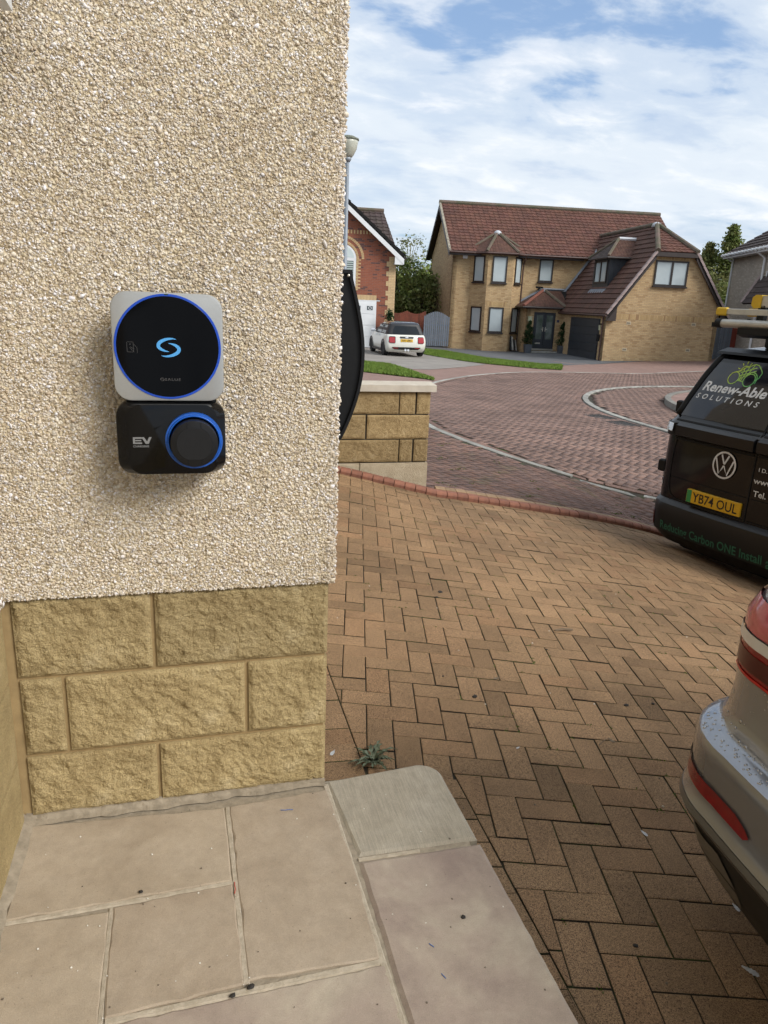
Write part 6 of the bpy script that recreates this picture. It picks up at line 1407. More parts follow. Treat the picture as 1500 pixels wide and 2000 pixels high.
for sg in (-1, 1):
    seam([(sg*(.80-.02*k), .632+.0*k) for k in range(1, 30)][:1]+[(sg*s, .645) for s in np.linspace(.70, .02, 16)], .009)
    seam([(sg*.70, .645), (sg*.77, .67), (sg*.80, .72), (sg*.815, .80), (sg*.82, .95), (sg*.815, 1.08), (sg*.80, 1.17)], .009)
    seam([(sg*s, 1.325) for s in np.linspace(.86, .02, 16)], .012); seam([(sg*s, .83) for s in np.linspace(.80, .02, 14)], .005)
    seam([(sg*s, 1.168) for s in np.linspace(.82, .02, 14)], .016)
    # window surround, lamp band, lamp, hinges, reflector
    m = MB(); m.tube([rear(sg*(vW(h)-.075), h, .010) for h in np.linspace(1.36, 1.90, 10)], [.026]*9+[.03], 8); m.build('pillar_trim', M_BLK, van, smooth=True)
    m = MB(); m.rings([[rear(sg*s, 1.185, .004), rear(sg*s, 1.20, .030), rear(sg*s, 1.285, .034), rear(sg*s, 1.305, .006)] for s in (np.linspace(.80, .015, 14) if sg > 0 else np.linspace(.80, .015, 14))], True, True, True); m.build('lamp_band', M_VANL, van, smooth=True, angle=35)
    lm = empty('rear_lamp', (0, 0, 0)); lm.parent = van
    m = MB(); m.rings([[rear(sg*s, 1.19, .010), rear(sg*s, 1.19, .026), rear(sg*s, 1.30, .026), rear(sg*s, 1.30, .010)] for s in np.linspace(.985, .80, 8)]); m.build('housing', M_BLK, lm, smooth=True, angle=35)
    m = MB(); m.rings([[rear(sg*s, 1.225, .028), rear(sg*s, 1.23, .033), rear(sg*s, 1.292, .032), rear(sg*s, 1.297, .028)] for s in np.linspace(.978, .83, 8)]); m.build('clear_lens', pm('clear_lens', (0.62, 0.64, 0.66), None, 9, .12, metal=.5), lm, smooth=True, angle=35)
    for hz_ in (.89, 1.42):
        p = Vector(rear(sg*(vW(hz_)-.03), hz_, .012)); m = MB(); m.box(p.x-.035, p.y-.030, hz_-.055, p.x+.035, p.y+.02, hz_+.055, bev=.012); m.build('hinge', M_BLK, van)
    m = MB(); m.rings([[rear(sg*s, .36, .002), rear(sg*s, .37, .010), rear(sg*s, .49, .010), rear(sg*s, .50, .002)] for s in np.linspace(.962, .905, 5)]); m.build('reflector', pm('red_reflector', (0.085, 0.008, 0.012), None, 30, .25), van, smooth=True)
patch('bumper_step', M_VANL, -.84, .84, .595, .622, .012, nh=2)
# number plate
pl_ = empty('number_plate', (0, 0, 0)); pl_.parent = van; pl_['label'] = 'yellow number plate with green band'
M_YEL = pm('plate_yellow', (0.62, 0.36, 0.012), (0.57, 0.33, 0.012), 12, .35); M_GRN = pm('plate_green', (0.03, 0.26, 0.075), None, 12, .35); M_PBLK = pm('plate_black', (0.008, 0.008, 0.009), None, 12, .4)
s0, s1, h0, h1 = -.56, -.04, .664, .776
yb = min(rear(s, h, 0)[1] for s in (s0, -.3, s1) for h in (h0, h1))
m = MB(); m.box(s0, yb-.014, h0, s1, yb+.03, h1, bev=.003); m.build('plate', M_YEL, pl_)
m = MB(); m.box(s0+.002, yb-.0150, h0+.002, s0+.048, yb-.0142, h1-.002); m.build('green_band', M_GRN, pl_)
V, F = text_fit('YB74 OUL', s0+.062, s1-.028, h0+.016, h1-.016, spacing=1.0, bold=.012); m = MB(); m.add([(s, yb-.0152, h) for s, h in V], F); m.build('registration', M_PBLK, pl_)
# round emblem
def circ(cx, cz, r, n=40, a0=0, a1=360, ez=1.0): return [(cx+r*math.cos(RAD(a0+(a1-a0)*i/n)), cz+ez*r*math.sin(RAD(a0+(a1-a0)*i/n))) for i in range(n+1)]
EMc = (-.262, 1.042); eR = .104
V, F = strip2d(circ(*EMc, eR)[:-1], .015, True); M_CHR = pm('satin_chrome', (0.62, 0.65, 0.70), None, 9, .3, metal=.25)
em = decal('emblem', V, F, M_CHR, off=.012)
k = eR*.93
vw = [[(-.36, .85), (-.005, .09)], [(.36, .85), (.005, .09)], [(-.86, .48), (-.40, -.80), (-.015, -.04)], [(.86, .48), (.40, -.80), (.015, -.04)]]
for ln in vw: V, F = strip2d([(EMc[0]+p*k, EMc[1]+q*k) for p, q in ln], .015); decal('emblem_stroke', V, F, M_CHR, em, .0125)
V = circ(*EMc, eR*.93); decal('emblem_ground', V[:-1], [tuple(range(len(V)-1))], M_VAN, em, .008)
# lettering
M_LET = pm('white_lettering', (0.62, 0.63, 0.64), None, 9, .5); M_LETD = pm('green_lettering', (0.030, 0.135, 0.080), (0.024, 0.11, 0.066), 30, .6)
def word(txt, a, b, z, zz, mat, shear=0., sp=1., bold=0., parent=None, off=.0062, base=None):
    V, F = text_fit(txt, a, b, z, zz, shear, sp, bold); return decal('lettering', V, F, mat, parent, off)
word('Renew-Able', -.765, -.135, 1.585, 1.665, M_LET, .22, 1.0, .025, gl[0]); word('SOLUTIONS', -.790, -.160, 1.518, 1.560, M_LET, .22, 1.75, .018, gl[0])
word('Reducing Carbon ONE Install', -.80, .235, .335, .435, M_LETD, 0, 1.02, .018, bmp); word('at a time', .27, .60, .340, .430, M_LETD, 0, 1.02, .018, bmp)
word('I D.', .045, .115, 1.055, 1.085, M_LET, 0, 1.0, .01); word('www.', .020, .20, .960, .990, M_LET, 0, 1.0, .015); word('Tel.', .035, .145, .858, .905, M_LET, 0, 1.0, .015)
# line drawing of a car and a rising sun
lc = [circ(-.50, 1.715, .050, 24, ez=.95), circ(-.345, 1.710, .052, 24, ez=.95), circ(-.345, 1.710, .066, 14, -20, 100, ez=.95)]
lc += [[(-.50+.046, 1.70), (-.395, 1.695)], [(-.505, 1.765), (-.465, 1.775), (-.44, 1.80), (-.36, 1.835), (-.325, 1.83), (-.285, 1.80), (-.262, 1.775), (-.268, 1.735), (-.295, 1.708)], circ(-.432, 1.775, .040, 10, 40, 190), [(-.44, 1.80), (-.435, 1.70)], [(-.40, 1.82), (-.42, 1.70)], [(-.36, 1.835), (-.385, 1.75)], [(-.455, 1.735), (-.32, 1.785)], [(-.46, 1.762), (-.33, 1.81)], [(-.45, 1.705), (-.36, 1.765)]]
lc += [[(-.435+.052*math.cos(RAD(a)), 1.778+.052*math.sin(RAD(a))), (-.435+.074*math.cos(RAD(a)), 1.778+.074*math.sin(RAD(a)))] for a in (60, 95, 130, 168)]
V, F = strokes([[(s-.012, h) for s, h in ln] for ln in lc], .0075)
def grad(s, h): t = min(max((s+.56)/.30*.7+(1.82-h)*2.2, 0), 1); return (0.52*(1-t)+.03*t, 0.55*(1-t)+.36*t, 0.03*(1-t)+.12*t)
decal('logo_drawing', V, F, attr_mat('logo_paint', .5), gl[0], .0062, grad)
m = MB(); p = Vector(rear(-.905, .765, .006)); m.add([rear(-.945, .735, .004), rear(-.90, .735, .004), rear(-.90, .795, .004), rear(-.945, .795, .004)], [(0, 1, 2, 3)]); stk = m.build('sticker', pm('sticker_white', (0.5, 0.48, 0.48), None, 9, .5), van)
m = MB(); m.add([rear(-.938, .765, .005), rear(-.908, .765, .005), rear(-.908, .788, .005), rear(-.938, .788, .005)], [(0, 1, 2, 3)]); m.build('sticker_mark', pm('sticker_red', (0.12, 0.05, 0.07), None, 9, .5), stk)
# roof spoiler lip, rear rack bar and side mirrors
m = MB(); m.rings([[(s, vT(1.88)+VBOW*(s/.8)**2-.055, 1.895), (s, vT(1.9)+VBOW*(s/.8)**2-.06, 1.915), (s, vT(1.93)+VBOW*(s/.8)**2+.02, 1.945), (s, vT(1.93)+VBOW*(s/.8)**2+.05, 1.90)] for s in np.linspace(-.79, .79, 20)]); m.build('roof_lip', M_BLK, van, smooth=True, angle=30)
m = MB(); m.tube([(0, .60, 1.97), (0, .60, 2.02), (0, .53, 2.16)], [.06, .03, .012], 8); m.build('roof_aerial', M_BLK, van)
for sx in (-1, 1): m = MB(); m.tube([(sx*.95, 3.35, 1.25), (sx*1.08, 3.35, 1.3)], .03, 6); m.box(sx*1.06-.09, 3.27, 1.22, sx*1.06+.09, 3.38, 1.44, bev=.03); m.build('door_mirror', M_VAN, van)
rk = empty('roof_rack', (0, 0, 0)); rk.parent = van
M_ALU = pm('aluminium', (0.50, 0.495, 0.46), (0.42, 0.415, 0.39), 12, .42, metal=.6)
for yy in (.9, 1.7, 2.5): m = MB(); m.box(-.70, yy-.03, 2.05, .70, yy+.03, 2.09); m.box(-.70, yy-.03, 1.96, -.66, yy+.03, 2.05); m.box(.66, yy-.03, 1.96, .70, yy+.03, 2.05); m.build('cross_bar', M_BLK, rk)
m = MB(); m.prism([(.42, 2.06), (.42, 2.115), (3.0, 2.13), (3.0, 2.07), (.50, 2.035)], lambda p, q, e: (e, p, q), -.66, .66); m.build('wind_deflector', M_BLK, rk)
tb = thing('conduit_tube', 'grey metal pipe carrier tube on the van roof rack', 'tube', (VC.x-vr.x*.30, VC.y-vr.y*.30, VZ), VROT)
m = MB(); m.tube([(-.545+.0, .46, 2.145), (.62, .46, 2.145)], .036, 16); m.build('pipe', M_ALU, tb, smooth=True, angle=40)
m = MB(); m.tube([(-.60, .46, 2.145), (-.545, .46, 2.145)], .041, 16); m.box(-.64, .44, 2.11, -.60, .48, 2.15); m.build('end_cap', M_BLK, tb)
ld = thing('aluminium_ladder', 'aluminium ladder with yellow plastic feet lying across the van roof', 'ladder', (VC.x-vr.x*.30, VC.y-vr.y*.30, VZ), VROT)
M_YCAP = pm('yellow_plastic', (0.62, 0.40, 0.015), (0.55, 0.34, 0.012), 12, .5)
for yy, dz in ((.50, 0.0), (.92, 0.0)):
    m = MB(); m.box(-.55, yy-.014, 2.218+dz, .66, yy+.014, 2.268+dz, bev=.004); m.build('stile', M_ALU, ld)
    m = MB(); m.box(-.645, yy-.022, 2.208+dz, -.545, yy+.022, 2.277+dz, bev=.01); m.build('foot', M_YCAP, ld)
for q in range(4): m = MB(); m.tube([(-.40+q*.28, .51, 2.243), (-.40+q*.28, .91, 2.243)], .015, 8); m.build('rung', M_ALU, ld)
m = MB(); m.prism([(-.24, 2.285), (.66, 2.30), (.66, 2.365), (-.24, 2.378)], lambda p, q, e: (p, e, q), .50, .55); m.build('second_stile', M_ALU, ld)
m = MB(); m.prism([(-.325, 2.30), (-.30, 2.275), (-.238, 2.28), (-.238, 2.382), (-.29, 2.385), (-.32, 2.365)], lambda p, q, e: (p, e, q), .49, .56); m.build('second_foot', M_YCAP, ld)
m = MB(); m.tube([(-.34, .52, 2.19), (-.34, .52, 2.16)], .018, 6); m.box(-.26, .50, 2.18, -.20, .55, 2.30); m.build('clamp', M_BLK, ld)

# ---------------- silver car at the right edge
M_SIL = car_paint('silver_paint', (0.30, 0.315, 0.345), .6, .22); M_TAIL = pm('tail_red', (0.24, 0.006, 0.008), (0.18, 0.004, 0.006), 40, .2, coat=.25, bump=(90, .25, .002)); M_TAILP = pm('tail_pink', (0.48, 0.09, 0.12), (0.40, 0.07, 0.09), 40, .15, coat=.8); M_CHROME = pm('chrome', (0.70, 0.71, 0.72), None, 5, .25, metal=.2)  # chrome: pale, barely metallic colour stands in for the sky it would reflect
M_LTRIM = pm('lower_trim', (0.20, 0.185, 0.165), (0.17, 0.16, 0.145), 9, .45, metal=.3); M_BTRIM = pm('black_trim', (0.013, 0.0125, 0.012), (0.02, 0.019, 0.018), 12, .5)
CH = 88.5; CROT = RAD(90-CH)-math.pi/2      # local y = forward
cr = Vector((math.sin(RAD(CH+90)), math.cos(RAD(CH+90)), 0)); cf = Vector((math.sin(RAD(CH)), math.cos(RAD(CH)), 0))
CW = 0.93; CO = Vector((1.195, 0.590, 0)); CZ = -1.757
car = thing('silver_car', 'silver car with rain drops on its bumper at the right edge', 'car', (CO.x, CO.y, CZ), CROT)
cT_ = ([.24, .30, .40, .49, .505, .53, .56, .60, .66, .71, .730, .739, .748, .775, .84, .93, 1.0, 1.06, 1.15, 1.3, 1.5, 1.6, 1.66], [.20, .10, .045, .03, .0, -.012, .006, .012, .008, .003, .008, .030, .062, .078, .082, .082, .076, .072, .13, .30, .50, .66, .95])
cW_ = ([.24, .30, .40, .50, .53, .60, .70, .732, .750, .80, .86, .93, 1.0, 1.1, 1.3, 1.5, 1.6, 1.66], [.74, .83, .895, .925, .93, .93, .925, .918, .900, .886, .882, .884, .878, .862, .78, .69, .60, .45])
cT = lambda h: float(np.interp(h, *cT_)); cWf = lambda h: float(np.interp(h, *cW_)); cR = lambda h: float(np.interp(h, [.24, .5, .73, .80, 1.0, 1.6], [.20, .24, .24, .20, .20, .2])); cFr = lambda h: float(np.interp(h, [.24, .5, .9, 1.1, 1.66], [4.4, 4.5, 4.3, 3.3, 2.2]))
CB = .085
def crear(s, h, off=0.):
    W_, R_ = cWf(h), cR(h); a = abs(s); e = W_-R_; y = cT(h)+CB*(min(a, e)/W_)**2
    if a > e: q = min((a-e)/R_, .9995); y += R_*(1-math.sqrt(1-q*q))
    nx = 0.0
    return (s, y-off, h)
def ring_c(h): return (cWf(h), cT(h), cFr(h), cR(h), .4, CB, .2, h, 10, 12)
lv = sorted(set([.545, .56, .58, .60, .63, .66, .69, .71, .722, .730, .735, .739, .7435, .748, .755, .765, .775, .79, .81, .84, .88, .93, 1.0, 1.06, 1.15, 1.3, 1.5, 1.6, 1.66]))
cb = loft([ring_c(h) for h in lv]).build('body', M_SIL, car, smooth=True, angle=50)
loft([ring_c(h) for h in (.515, .52, .53, .538, .543)]).build('bumper_strip', pm('strip_metal', (0.13, 0.13, 0.132), None, 9, .3, metal=.6), car, smooth=True, angle=40)
lwr = loft([ring_c(h) for h in (.30, .32, .35, .40, .45, .49, .513)]).build('lower_bumper', M_BTRIM, car, smooth=True, angle=40)
def cpatch(name, mat, rows_, off, parent=None, ns=10):
    """rows_: list of (h, s0, s1)"""
    V = []; n = len(rows_)
    for h, a, b in rows_:
        for i in range(ns+1): V.append(crear(a+(b-a)*i/ns, h, off))
    m = MB(); m.add(V, [(j*(ns+1)+i, j*(ns+1)+i+1, (j+1)*(ns+1)+i+1, (j+1)*(ns+1)+i) for j in range(n-1) for i in range(ns)]); return m.build(name, mat, parent or car, smooth=True)
cpatch('lower_insert', M_LTRIM, [(.33, -.70, -.60), (.37, -.80, -.58), (.42, -.86, -.60), (.455, -.88, -.66)], .004, lwr)
for sg in (-1, 1):
    cpatch('bumper_reflector', M_TAIL, [(.588, sg*.925, sg*.56), (.60, sg*.928, sg*.545), (.615, sg*.928, sg*.56), (.628, sg*.926, sg*.60)] if sg < 0 else [(.588, .56, .925), (.60, .545, .928), (.615, .56, .928), (.628, .60, .926)], .005, ns=20)
    tl = empty('tail_light', (0, 0, 0)); tl.parent = car
    f = (lambda a, b: (-a, -b)) if sg < 0 else (lambda a, b: (b, a))
    cpatch('lens', M_TAIL, [(.905+.0, *f(.884, .50)), (.93, *f(.884, .46)), (.96, *f(.880, .44)), (.99, *f(.876, .43))], .006, tl, 16)
    cpatch('inner_band', pm('tail_dark', (0.07, 0.004, 0.005), None, 9, .3) if sg < 0 else bpy.data.materials['tail_dark'], [(.925, *f(.86, .50)), (.945, *f(.86, .49)), (.972, *f(.86, .48))], .0075, tl, 16)
    cpatch('glow_line', pm('tail_line', (0.50, 0.012, 0.012), None, 9, .3) if sg < 0 else bpy.data.materials['tail_line'], [(.908, *f(.88, .51)), (.9145, *f(.88, .50))], .0085, tl, 16)
    cpatch('bright_strip', M_CHROME, [(.992, *f(.876, .43)), (1.002, *f(.876, .43)), (1.016, *f(.874, .43)), (1.022, *f(.874, .43))], .011, tl, 16)
    cpatch('upper_lens', M_TAILP, [(1.024, *f(.880, .43)), (1.06, *f(.868, .44)), (1.10, *f(.880, .50))], .007, tl, 16)
for sx in (-1, 1):
    for yy in (.85, 3.65): wheel(car, sx*.80, yy, .36, .24, sx, M_ALLOY, M_TYRE)
m = MB(); m.add([crear(s, h, .006) for h in (1.17, 1.5) for s in np.linspace(-.6*(1.17/h), .6*(1.17/h), 8)], [(i, i+1, 9+i, 8+i) for i in range(7)]); m.build('rear_window', M_VGLASS, car, smooth=True)
m = MB()
for s in np.linspace(.63, -.63, 4): pass
seamc = [(-.60, .77), (-.60, .80), (-.585, .86), (-.56, .905)]
V, F = strip2d(seamc, .008); m.add([crear(s, h, .004) for s, h in V], F); m.build('boot_seam', M_SEAM, car)
# rain drops on the bumper shelf
M_DROP = pm('water_drop', (0.42, 0.42, 0.42), None, 5, .06, spec=.8, metal=.8)
m = MB()
for k in range(240):
    s = -rnd.uniform(.30, .90); h = rnd.choice((rnd.uniform(.733, .752), rnd.uniform(.735, .75), rnd.uniform(.76, .92))); p = Vector(crear(s, h)); e = 1e-3
    a = Vector(crear(s+e, h))-p; b = Vector(crear(s, h+e))-p; n_ = a.cross(b).normalized()
    if n_.y > 0: n_ = -n_
    if n_.z < -.5: continue
    r = rnd.uniform(.0014, .0042) if h < .80 else rnd.uniform(.0010, .0022); a = a.normalized(); b = n_.cross(a); R0 = []
    for hh, rr in ((0, 1.0), (.35, .86), (.6, .5), (.68, .08)): R0.append([p+n_*(hh*r*.8)+(a*math.cos(2*math.pi*q/8)+b*math.sin(2*math.pi*q/8)*1.25)*r*rr for q in range(8)])
    m.rings(R0, False, True)
stuff(m.build('rain_drops', M_DROP, car, smooth=True))

# ---------------- white hatchback in front of the red brick house
MH = 2.5; mr = Vector((math.sin(RAD(MH+90)), math.cos(RAD(MH+90)), 0)); mf = Vector((math.sin(RAD(MH)), math.cos(RAD(MH)), 0))
MO = Vector((8.88, 30.25, 0))-mf*.62; MZ = pl(8.9, 30.6)+.006
mini = thing('white_hatchback', 'small white hatchback with black roof parked before the red brick house', 'car', (MO.x, MO.y, MZ), RAD(90-MH)-math.pi/2)
M_CREAM = car_paint('cream_paint', (0.68, 0.67, 0.60), 0, .3); M_CBLK = pm('arch_black', (0.012, 0.012, 0.013), None, 9, .5); M_RLIGHT = pm('rear_red', (0.36, 0.018, 0.022), None, 9, .15, coat=.6)
mT_ = ([.20, .28, .38, .50, .62, .75, .84, .90, 1.10, 1.30, 1.37, 1.41], [.14, .06, .01, 0, .01, .035, .06, .12, .24, .36, .44, .8]); mW_ = ([.20, .28, .5, .7, .84, .90, 1.1, 1.30, 1.37, 1.41], [.78, .83, .86, .855, .82, .785, .72, .64, .60, .45]); mF_ = ([.2, .5, .7, .8, .88, .92, 1.1, 1.3, 1.41], [3.90, 3.98, 3.9, 3.72, 3.45, 2.95, 2.6, 2.1, 1.6])
iT = lambda h: float(np.interp(h, *mT_)); iW = lambda h: float(np.interp(h, *mW_)); iF = lambda h: float(np.interp(h, *mF_)); MB_ = .09
def mring(h, W=None): return (W or iW(h), iT(h), iF(h), .17 if h < .9 else .13, .45 if h < .9 else .12, MB_, .25 if h < .9 else .1, h, 7, 8)
loft([mring(h) for h in (.20, .24, .28, .34, .38, .44, .50, .56, .62, .68, .75, .80, .84, .87, .90)]).build('body', M_CREAM, mini, smooth=True, angle=40)
M_MGL = pm('hatch_glass', (0.012, 0.015, 0.018), (0.02, 0.024, 0.027), 2, .08, spec=.25)
loft([mring(h) for h in (.895, .92, 1.0, 1.1, 1.2, 1.30)]).build('glasshouse', M_CBLK, mini, smooth=True, angle=40)
loft([mring(h) for h in (1.298, 1.33, 1.37, 1.395, 1.41)]).build('roof', pm('roof_black', (0.02, 0.02, 0.024), None, 9, .12, coat=.6), mini, smooth=True, angle=40)
def mrear(s, h, off=0.):
    W_ = iW(h); R_ = .17 if h < .9 else .13; a = abs(s); e = W_-R_; y = iT(h)+MB_*(min(a, e)/W_)**2
    if a > e: q = min((a-e)/R_, .999); y += R_*(1-math.sqrt(1-q*q))
    return (s, y-off, h)
def mpatch(name, mat, rows_, off, parent=None, ns=8):
    V = [mrear(a+(b-a)*i/ns, h, off) for h, a, b in rows_ for i in range(ns+1)]; n = len(rows_)
    m = MB(); m.add(V, [(j*(ns+1)+i, j*(ns+1)+i+1, (j+1)*(ns+1)+i+1, (j+1)*(ns+1)+i) for j in range(n-1) for i in range(ns)]); return m.build(name, mat, parent or mini, smooth=True)
mpatch('rear_window', M_MGL, [(.93, -.58, .58), (1.1, -.53, .53), (1.24, -.45, .45)], .012)
mpatch('boot_handle', M_CBLK, [(.755, -.26, .26), (.80, -.30, .30), (.83, -.28, .28)], .012); mpatch('badge', M_CHR, [(.775, -.06, .06), (.80, -.07, .07), (.815, -.05, .05)], .022)
mpl = mpatch('number_plate', M_YEL, [(.615, -.26, .26), (.73, -.26, .26)], .014)
V, F = text_fit('G31 LMC', -.21, .21, .64, .705, bold=.015); m = MB(); m.add([mrear(s, h, .02) for s, h in V], F); m.build('registration', M_PBLK, mpl)
mpatch('lower_grille', M_CBLK, [(.30, -.50, .50), (.36, -.60, .60), (.405, -.60, .60)], .010)
for sg in (-1, 1):
    tl = mpatch('tail_light', M_CBLK, [(.55, sg*.70 if sg < 0 else .50, -.50 if sg < 0 else .70), (.60, *((-.76, -.47) if sg < 0 else (.47, .76))), (.80, *((-.74, -.47) if sg < 0 else (.47, .74))), (.83, *((-.70, -.50) if sg < 0 else (.50, .70)))], .010)
    mpatch('lens', M_RLIGHT, [(.575, *((-.71, -.50) if sg < 0 else (.50, .71))), (.62, *((-.74, -.49) if sg < 0 else (.49, .74))), (.80, *((-.73, -.49) if sg < 0 else (.49, .73)))], .016, tl)
    mpatch('fog_reflector', M_RLIGHT, [(.345, *((-.56, -.36) if sg < 0 else (.36, .56))), (.385, *((-.56, -.36) if sg < 0 else (.36, .56)))], .016)
    m = MB(); m.lathe([(.045, 0), (.045, .06), (.03, .055)], (sg*.06, -.02, .30), 14, 'y'); m.build('exhaust', M_CHR, mini)
    for yy in (.70, 3.20):
        wheel(mini, sg*.765, yy, .305, .19, sg, M_ALLOY, M_TYRE)
        m = MB(); R0 = []
        for a in np.linspace(-15, 195, 20): c, q = math.cos(RAD(a)), math.sin(RAD(a)); R0.append([(sg*.80, yy+c*.31, .305+q*.31), (sg*.872, yy+c*.315, .305+q*.315), (sg*.872, yy+c*.385, .305+q*.385), (sg*.80, yy+c*.40, .305+q*.40)])
        m.rings(R0, True, True); m.build('wheel_arch', M_CBLK, mini)
    m = MB(); m.box(min(sg*.80, sg*.868), 1.05, .18, max(sg*.80, sg*.868), 2.85, .27); m.build('sill_trim', M_CBLK, mini)
    m = MB(); m.tube([(sg*.78, 2.55, .95), (sg*.92, 2.55, .98)], .025, 6); m.box(sg*.93-.09, 2.48, .92, sg*.93+.09, 2.60, 1.05, bev=.03); m.build('door_mirror', M_CHR, mini)
    for yy in (1.45, 2.05): m = MB(); m.box(sg*.845-.02, yy, .80, sg*.845+.02, yy+.16, .83); m.build('door_handle', M_CHR, mini)
    for y0_, y1_, hh in ((.66, 1.36, 0), (1.46, 2.28, 0)):
        m = MB(); P = [(sg*(iW(h)+.004), yv+(-(h-.93)*.25 if yv > 2 else (h-.93)*.2), h) for yv, h in ((y0_, .93), (y1_, .93), (y1_, 1.26), (y0_, 1.26))]; m.add(P, [(0, 1, 2, 3)]); m.build('side_window', M_DGLASS, mini)
    for y0_, y1_, hh in ((1.385, 1.45, 0),):
        m = MB(); m.add([(sg*(iW(h)+.006), y0_+(h-.9)*k_, h) for h in (.90, 1.30) for k_ in (.1,)]+[(sg*(iW(h)+.006), y1_+(h-.9)*k_, h) for h in (1.30, .90) for k_ in (.1,)], [(0, 1, 2, 3)]); m.build('pillar', M_CBLK, mini)

# ------------------------------------------------------------------ weeds, litter and moss on the drive
def zt(x, y): return SLABZ+.002 if (y < 1.84 and x < .715) else d(x, y)+.002
wd = thing('weed', 'grey-green spiky weed growing beside the doorstep corner', 'weed', (0.60, 2.175, d(.60, 2.175)))
M_WEED = pm('weed_leaf', (0.13, 0.15, 0.095), (0.075, 0.095, 0.05), 60, .7)
for k in range(26):
    a = k*2.4+rnd.uniform(-.2, .2); L = rnd.uniform(.045, .10); m = MB(); V = []; F = []; n = 7
    for i in range(n+1):
        t = i/n; w = .0062*math.sin(math.pi*min(t*1.02, 1)**.7)*(1.6 if i % 2 else .4)+.0004; r = L*t; z = .012+.03*math.sin(t*2.4)*(1.2 if k % 3 == 0 else .55)
        V += [(r*math.cos(a)-w*math.sin(a), r*math.sin(a)+w*math.cos(a), z), (r*math.cos(a), r*math.sin(a), z-.003), (r*math.cos(a)+w*math.sin(a), r*math.sin(a)-w*math.cos(a), z)]
    for i in range(n): F += [(3*i, 3*i+1, 3*i+4, 3*i+3), (3*i+1, 3*i+2, 3*i+5, 3*i+4)]
    m.add(V, F); m.build('leaf', M_WEED, wd)
M_DLEAF = pm('dry_leaf', (0.20, 0.15, 0.09), (0.12, 0.085, 0.05), 80, .8); M_DARK = pm('dark_dropping', (0.02, 0.016, 0.012), None, 60, .8); M_FEATH = pm('feather', (0.55, 0.56, 0.57), (0.4, 0.41, 0.42), 90, .8); M_TWIG = pm('twig', (0.17, 0.12, 0.075), None, 60, .85)
def dry_leaf(x, y, s, a, label):
    m = MB(); P = [(-1, 0, .25), (-.4, .42, .05), (.3, .40, .02), (1, 0, .35), (.3, -.40, .04), (-.4, -.38, .1)]; c, q = math.cos(a), math.sin(a)
    V = [((p*c-w*q)*s, (p*q+w*c)*s, z*s*.8) for p, w, z in P]+[(0, 0, .02*s)]; m.add(V, [(6, 0, 5), (6, 5, 4), (6, 4, 3), (6, 3, 2), (6, 2, 1), (6, 1, 0)])
    tag(m.build('dry_leaf', M_DLEAF, None, loc=(x, y, zt(x, y))), label, 'leaf', 'dry leaves on the drive')
def dropping(x, y, s, label):
    m = MB(); R_ = random.Random(int(x*1e4)); V = ICO_V*np.array([1, .8, .5])*s*(1+npr.uniform(-.3, .3, (12, 1))); m.add([tuple(v) for v in V], [tuple(f) for f in ICO_F])
    tag(m.build('mud_crumb', M_DARK, None, loc=(x, y, zt(x, y)+s*.2)), label, 'crumb', 'dark crumbs on the drive and step')
def feather(x, y, s, a, label):
    m = MB(); n = 10; V = []; F = []
    for i in range(n+1): t = i/n; w = .22*s*math.sin(math.pi*t**.6)*(1 if i % 2 else .7)+.0004; V += [(s*(t-.5)*math.cos(a)-w*math.sin(a), s*(t-.5)*math.sin(a)+w*math.cos(a), .002+.15*s*t*(1-t)), (s*(t-.5)*math.cos(a)+w*math.sin(a), s*(t-.5)*math.sin(a)-w*math.cos(a), .002+.1*s*t)]
    for i in range(n): F.append((2*i, 2*i+1, 2*i+3, 2*i+2))
    m.add(V, F); tag(m.build('feather', M_FEATH, None, loc=(x, y, zt(x, y))), label, 'feather', 'small white feathers on the paving')
def twig(x, y, L, a, label):
    m = MB(); m.tube([(-L/2*math.cos(a), -L/2*math.sin(a), .002), (0, .003, .004), (L/2*math.cos(a), L/2*math.sin(a), .002)], [.0016, .002, .001], 5)
    tag(m.build('twig', M_TWIG, None, loc=(x, y, zt(x, y))), label, 'twig', 'twigs on the drive')
dry_leaf(1.319, 2.734, .022, .3, 'curled dry leaf on tan blocks left of the twig'); dry_leaf(1.608, 2.234, .018, 1.9, 'small dry leaf on tan blocks near the silver car')
twig(1.57, 2.23, .07, .5, 'thin pale stalk beside the small dry leaf'); twig(1.923, 3.24, .12, -.15, 'dark split twig in the middle of the drive')
m = MB(); m.tube([(-.05, .006, .006), (.0, .010, .008), (.055, .004, .004)], [.006, .008, .004], 6); tag(m.build('bark_scrap', M_TWIG, None, loc=(1.93, 3.235, zt(1.93, 3.235))), 'scrap of pale bark lying by the dark twig', 'bark')
for k, (x, y, s, lb) in enumerate(((1.391, 3.73, .016, 'largest dark crumb on the drive beside the wall corner'), (1.344, 3.658, .010, 'dark crumb just below the largest one'), (1.151, 2.583, .012, 'dark crumb in a joint below the curled leaf'), (1.839, 2.489, .012, 'dark crumb on tan block left of another near silver car'), (1.983, 2.499, .009, 'dark crumb on tan block nearest the silver tail light'), (1.716, 3.015, .007, 'tiny dark crumb below the twig'), (1.068, 2.759, .007, 'tiny dark crumb left of the curled leaf'), (1.124, 1.332, .008, 'dark crumb on tan block beside the car bumper'), (.583, 1.268, .007, 'dark crumb on the pink flagstone'), (.088, 1.195, .008, 'black crumb at the joint crossing of the step'), (.051, 1.183, .007, 'black crumb on the step joint left of the crossing'), (-.144, 1.503, .006, 'dark crumb on the wide joint of the left flagstones'))): dropping(x, y, s, lb)
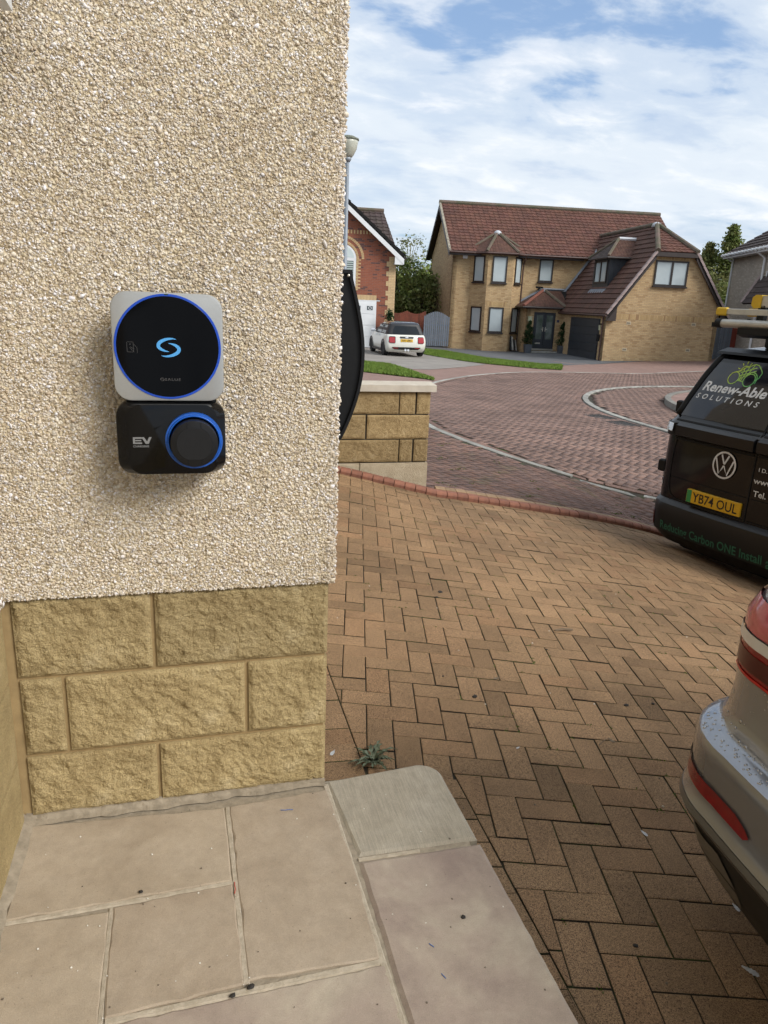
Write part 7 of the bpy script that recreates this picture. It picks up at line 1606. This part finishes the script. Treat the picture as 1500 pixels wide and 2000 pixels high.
feather(1.185, 2.214, .020, .4, 'white feather on tan block right of the weed'); feather(.467, 2.245, .035, 1.0, 'grey-white feather between wall and weed'); feather(1.516, 1.408, .030, 1.6, 'white feather under the silver bumper'); feather(1.399, 1.213, .045, 2.2, 'long white feather in the right bottom corner'); feather(1.416, 1.726, .030, 1.8, 'white feather in a joint beside the silver car')
M_BW = pm('blue_thread', (0.10, 0.16, 0.36), None, 90, .6); M_RW = pm('red_thread', (0.45, 0.05, 0.03), None, 90, .6)
for x, y, L, a, mt, lb in ((.232, 1.723, .034, -.15, M_BW, 'blue wire offcut on the brown flagstone by the wall'), (.486, 1.21, .014, -1.0, M_BW, 'blue wire offcut on the pink flagstone, the farther one'), (.487, 1.131, .014, -1.2, M_BW, 'blue wire offcut on the pink flagstone, the nearer one'), (.073, 1.47, .036, 1.5, M_RW, 'red wire offcut lying along the joint')):
    m = MB(); c, s = math.cos(a)*L/2, math.sin(a)*L/2; m.tube([(-c, -s, .001), (-c*.3+s*.12, -s*.3-c*.12, .0018), (c*.4, s*.4, .0014), (c, s, .001)], .0011, 6); tag(m.build('wire_offcut', mt, None, loc=(x, y, SLABZ+.0015)), lb, 'wire', 'wire offcuts on the doorstep')
# fallen pebbles and grit: far too many to name
m = MB()
for k in range(150):
    if k < 70: x, y = rnd.uniform(-.4, .70), rnd.uniform(.9, 1.8)
    else: x, y = rnd.uniform(.6, 3.0), rnd.uniform(1.2, 5.4)
    s = rnd.uniform(.0012, .0028) if k < 70 else rnd.uniform(.002, .0045); b = np.array([.62, .58, .5]) if rnd.random() < .5 else np.array([.14, .11, .08])
    V = ICO_V*s*(1+npr.uniform(-.3, .3, (12, 1))); z = zt(x, y); m.add([(v[0]+x, v[1]+y, v[2]*.7+z) for v in V], [tuple(f) for f in ICO_F], tuple(b))
o = stuff(m.build('grit', attr_mat('grit', .85), None)); o['label'] = 'scattered pale and dark grit on step and drive'; o['category'] = 'grit'
# moss tufts growing in the joints
P = []; S = []
for k in range(2600):
    i, j = rnd.randrange(-6, 22), rnd.randrange(-30, 22)
    if (i-j) % 4 == 0: u, v = (i+rnd.random(), j) if rnd.random() < .5 else (i, j+2*rnd.random())
    elif (i-j) % 4 == 1: u, v = (i+2*rnd.random(), j)
    else: continue
    x, y = lat(u, v, O2, U2, V2, PS)
    if x < .9 or y > ky(x)-.1 or (y < 1.5 and x > 1.2) or x > 3.4: continue
    if noise3(x*1.5, y*1.5, 4.4) < -.08+.13*(y > 2.6): continue
    P.append((x+rnd.gauss(0, .002), y+rnd.gauss(0, .002), d(x, y)-.003)); S.append((.006, .006, .002))
o = leaves('moss', P, [.0050]*len(P), [(0.085, 0.125, 0.022)]*len(P), None, 14, S, 9); stuff(o); o['label'] = 'green moss tufts in the joints of the block paving'; o['category'] = 'moss'
P = []; S = []
for k in range(220):
    x, y = rnd.uniform(1.5, 6.0), rnd.uniform(6.3, 10.5)
    if t_path(x, y) and noise3(x*2.2, y*2.2, 7.1) > .12: P.append((x, y, zg(x, y)+.002)); S.append((.035, .018, .003))
o = leaves('moss', P, [.010]*len(P), [(0.10, 0.125, 0.03)]*len(P), None, 18, S, 12); stuff(o); o['label'] = 'patches of green moss on the dark footpath blocks'; o['category'] = 'moss'
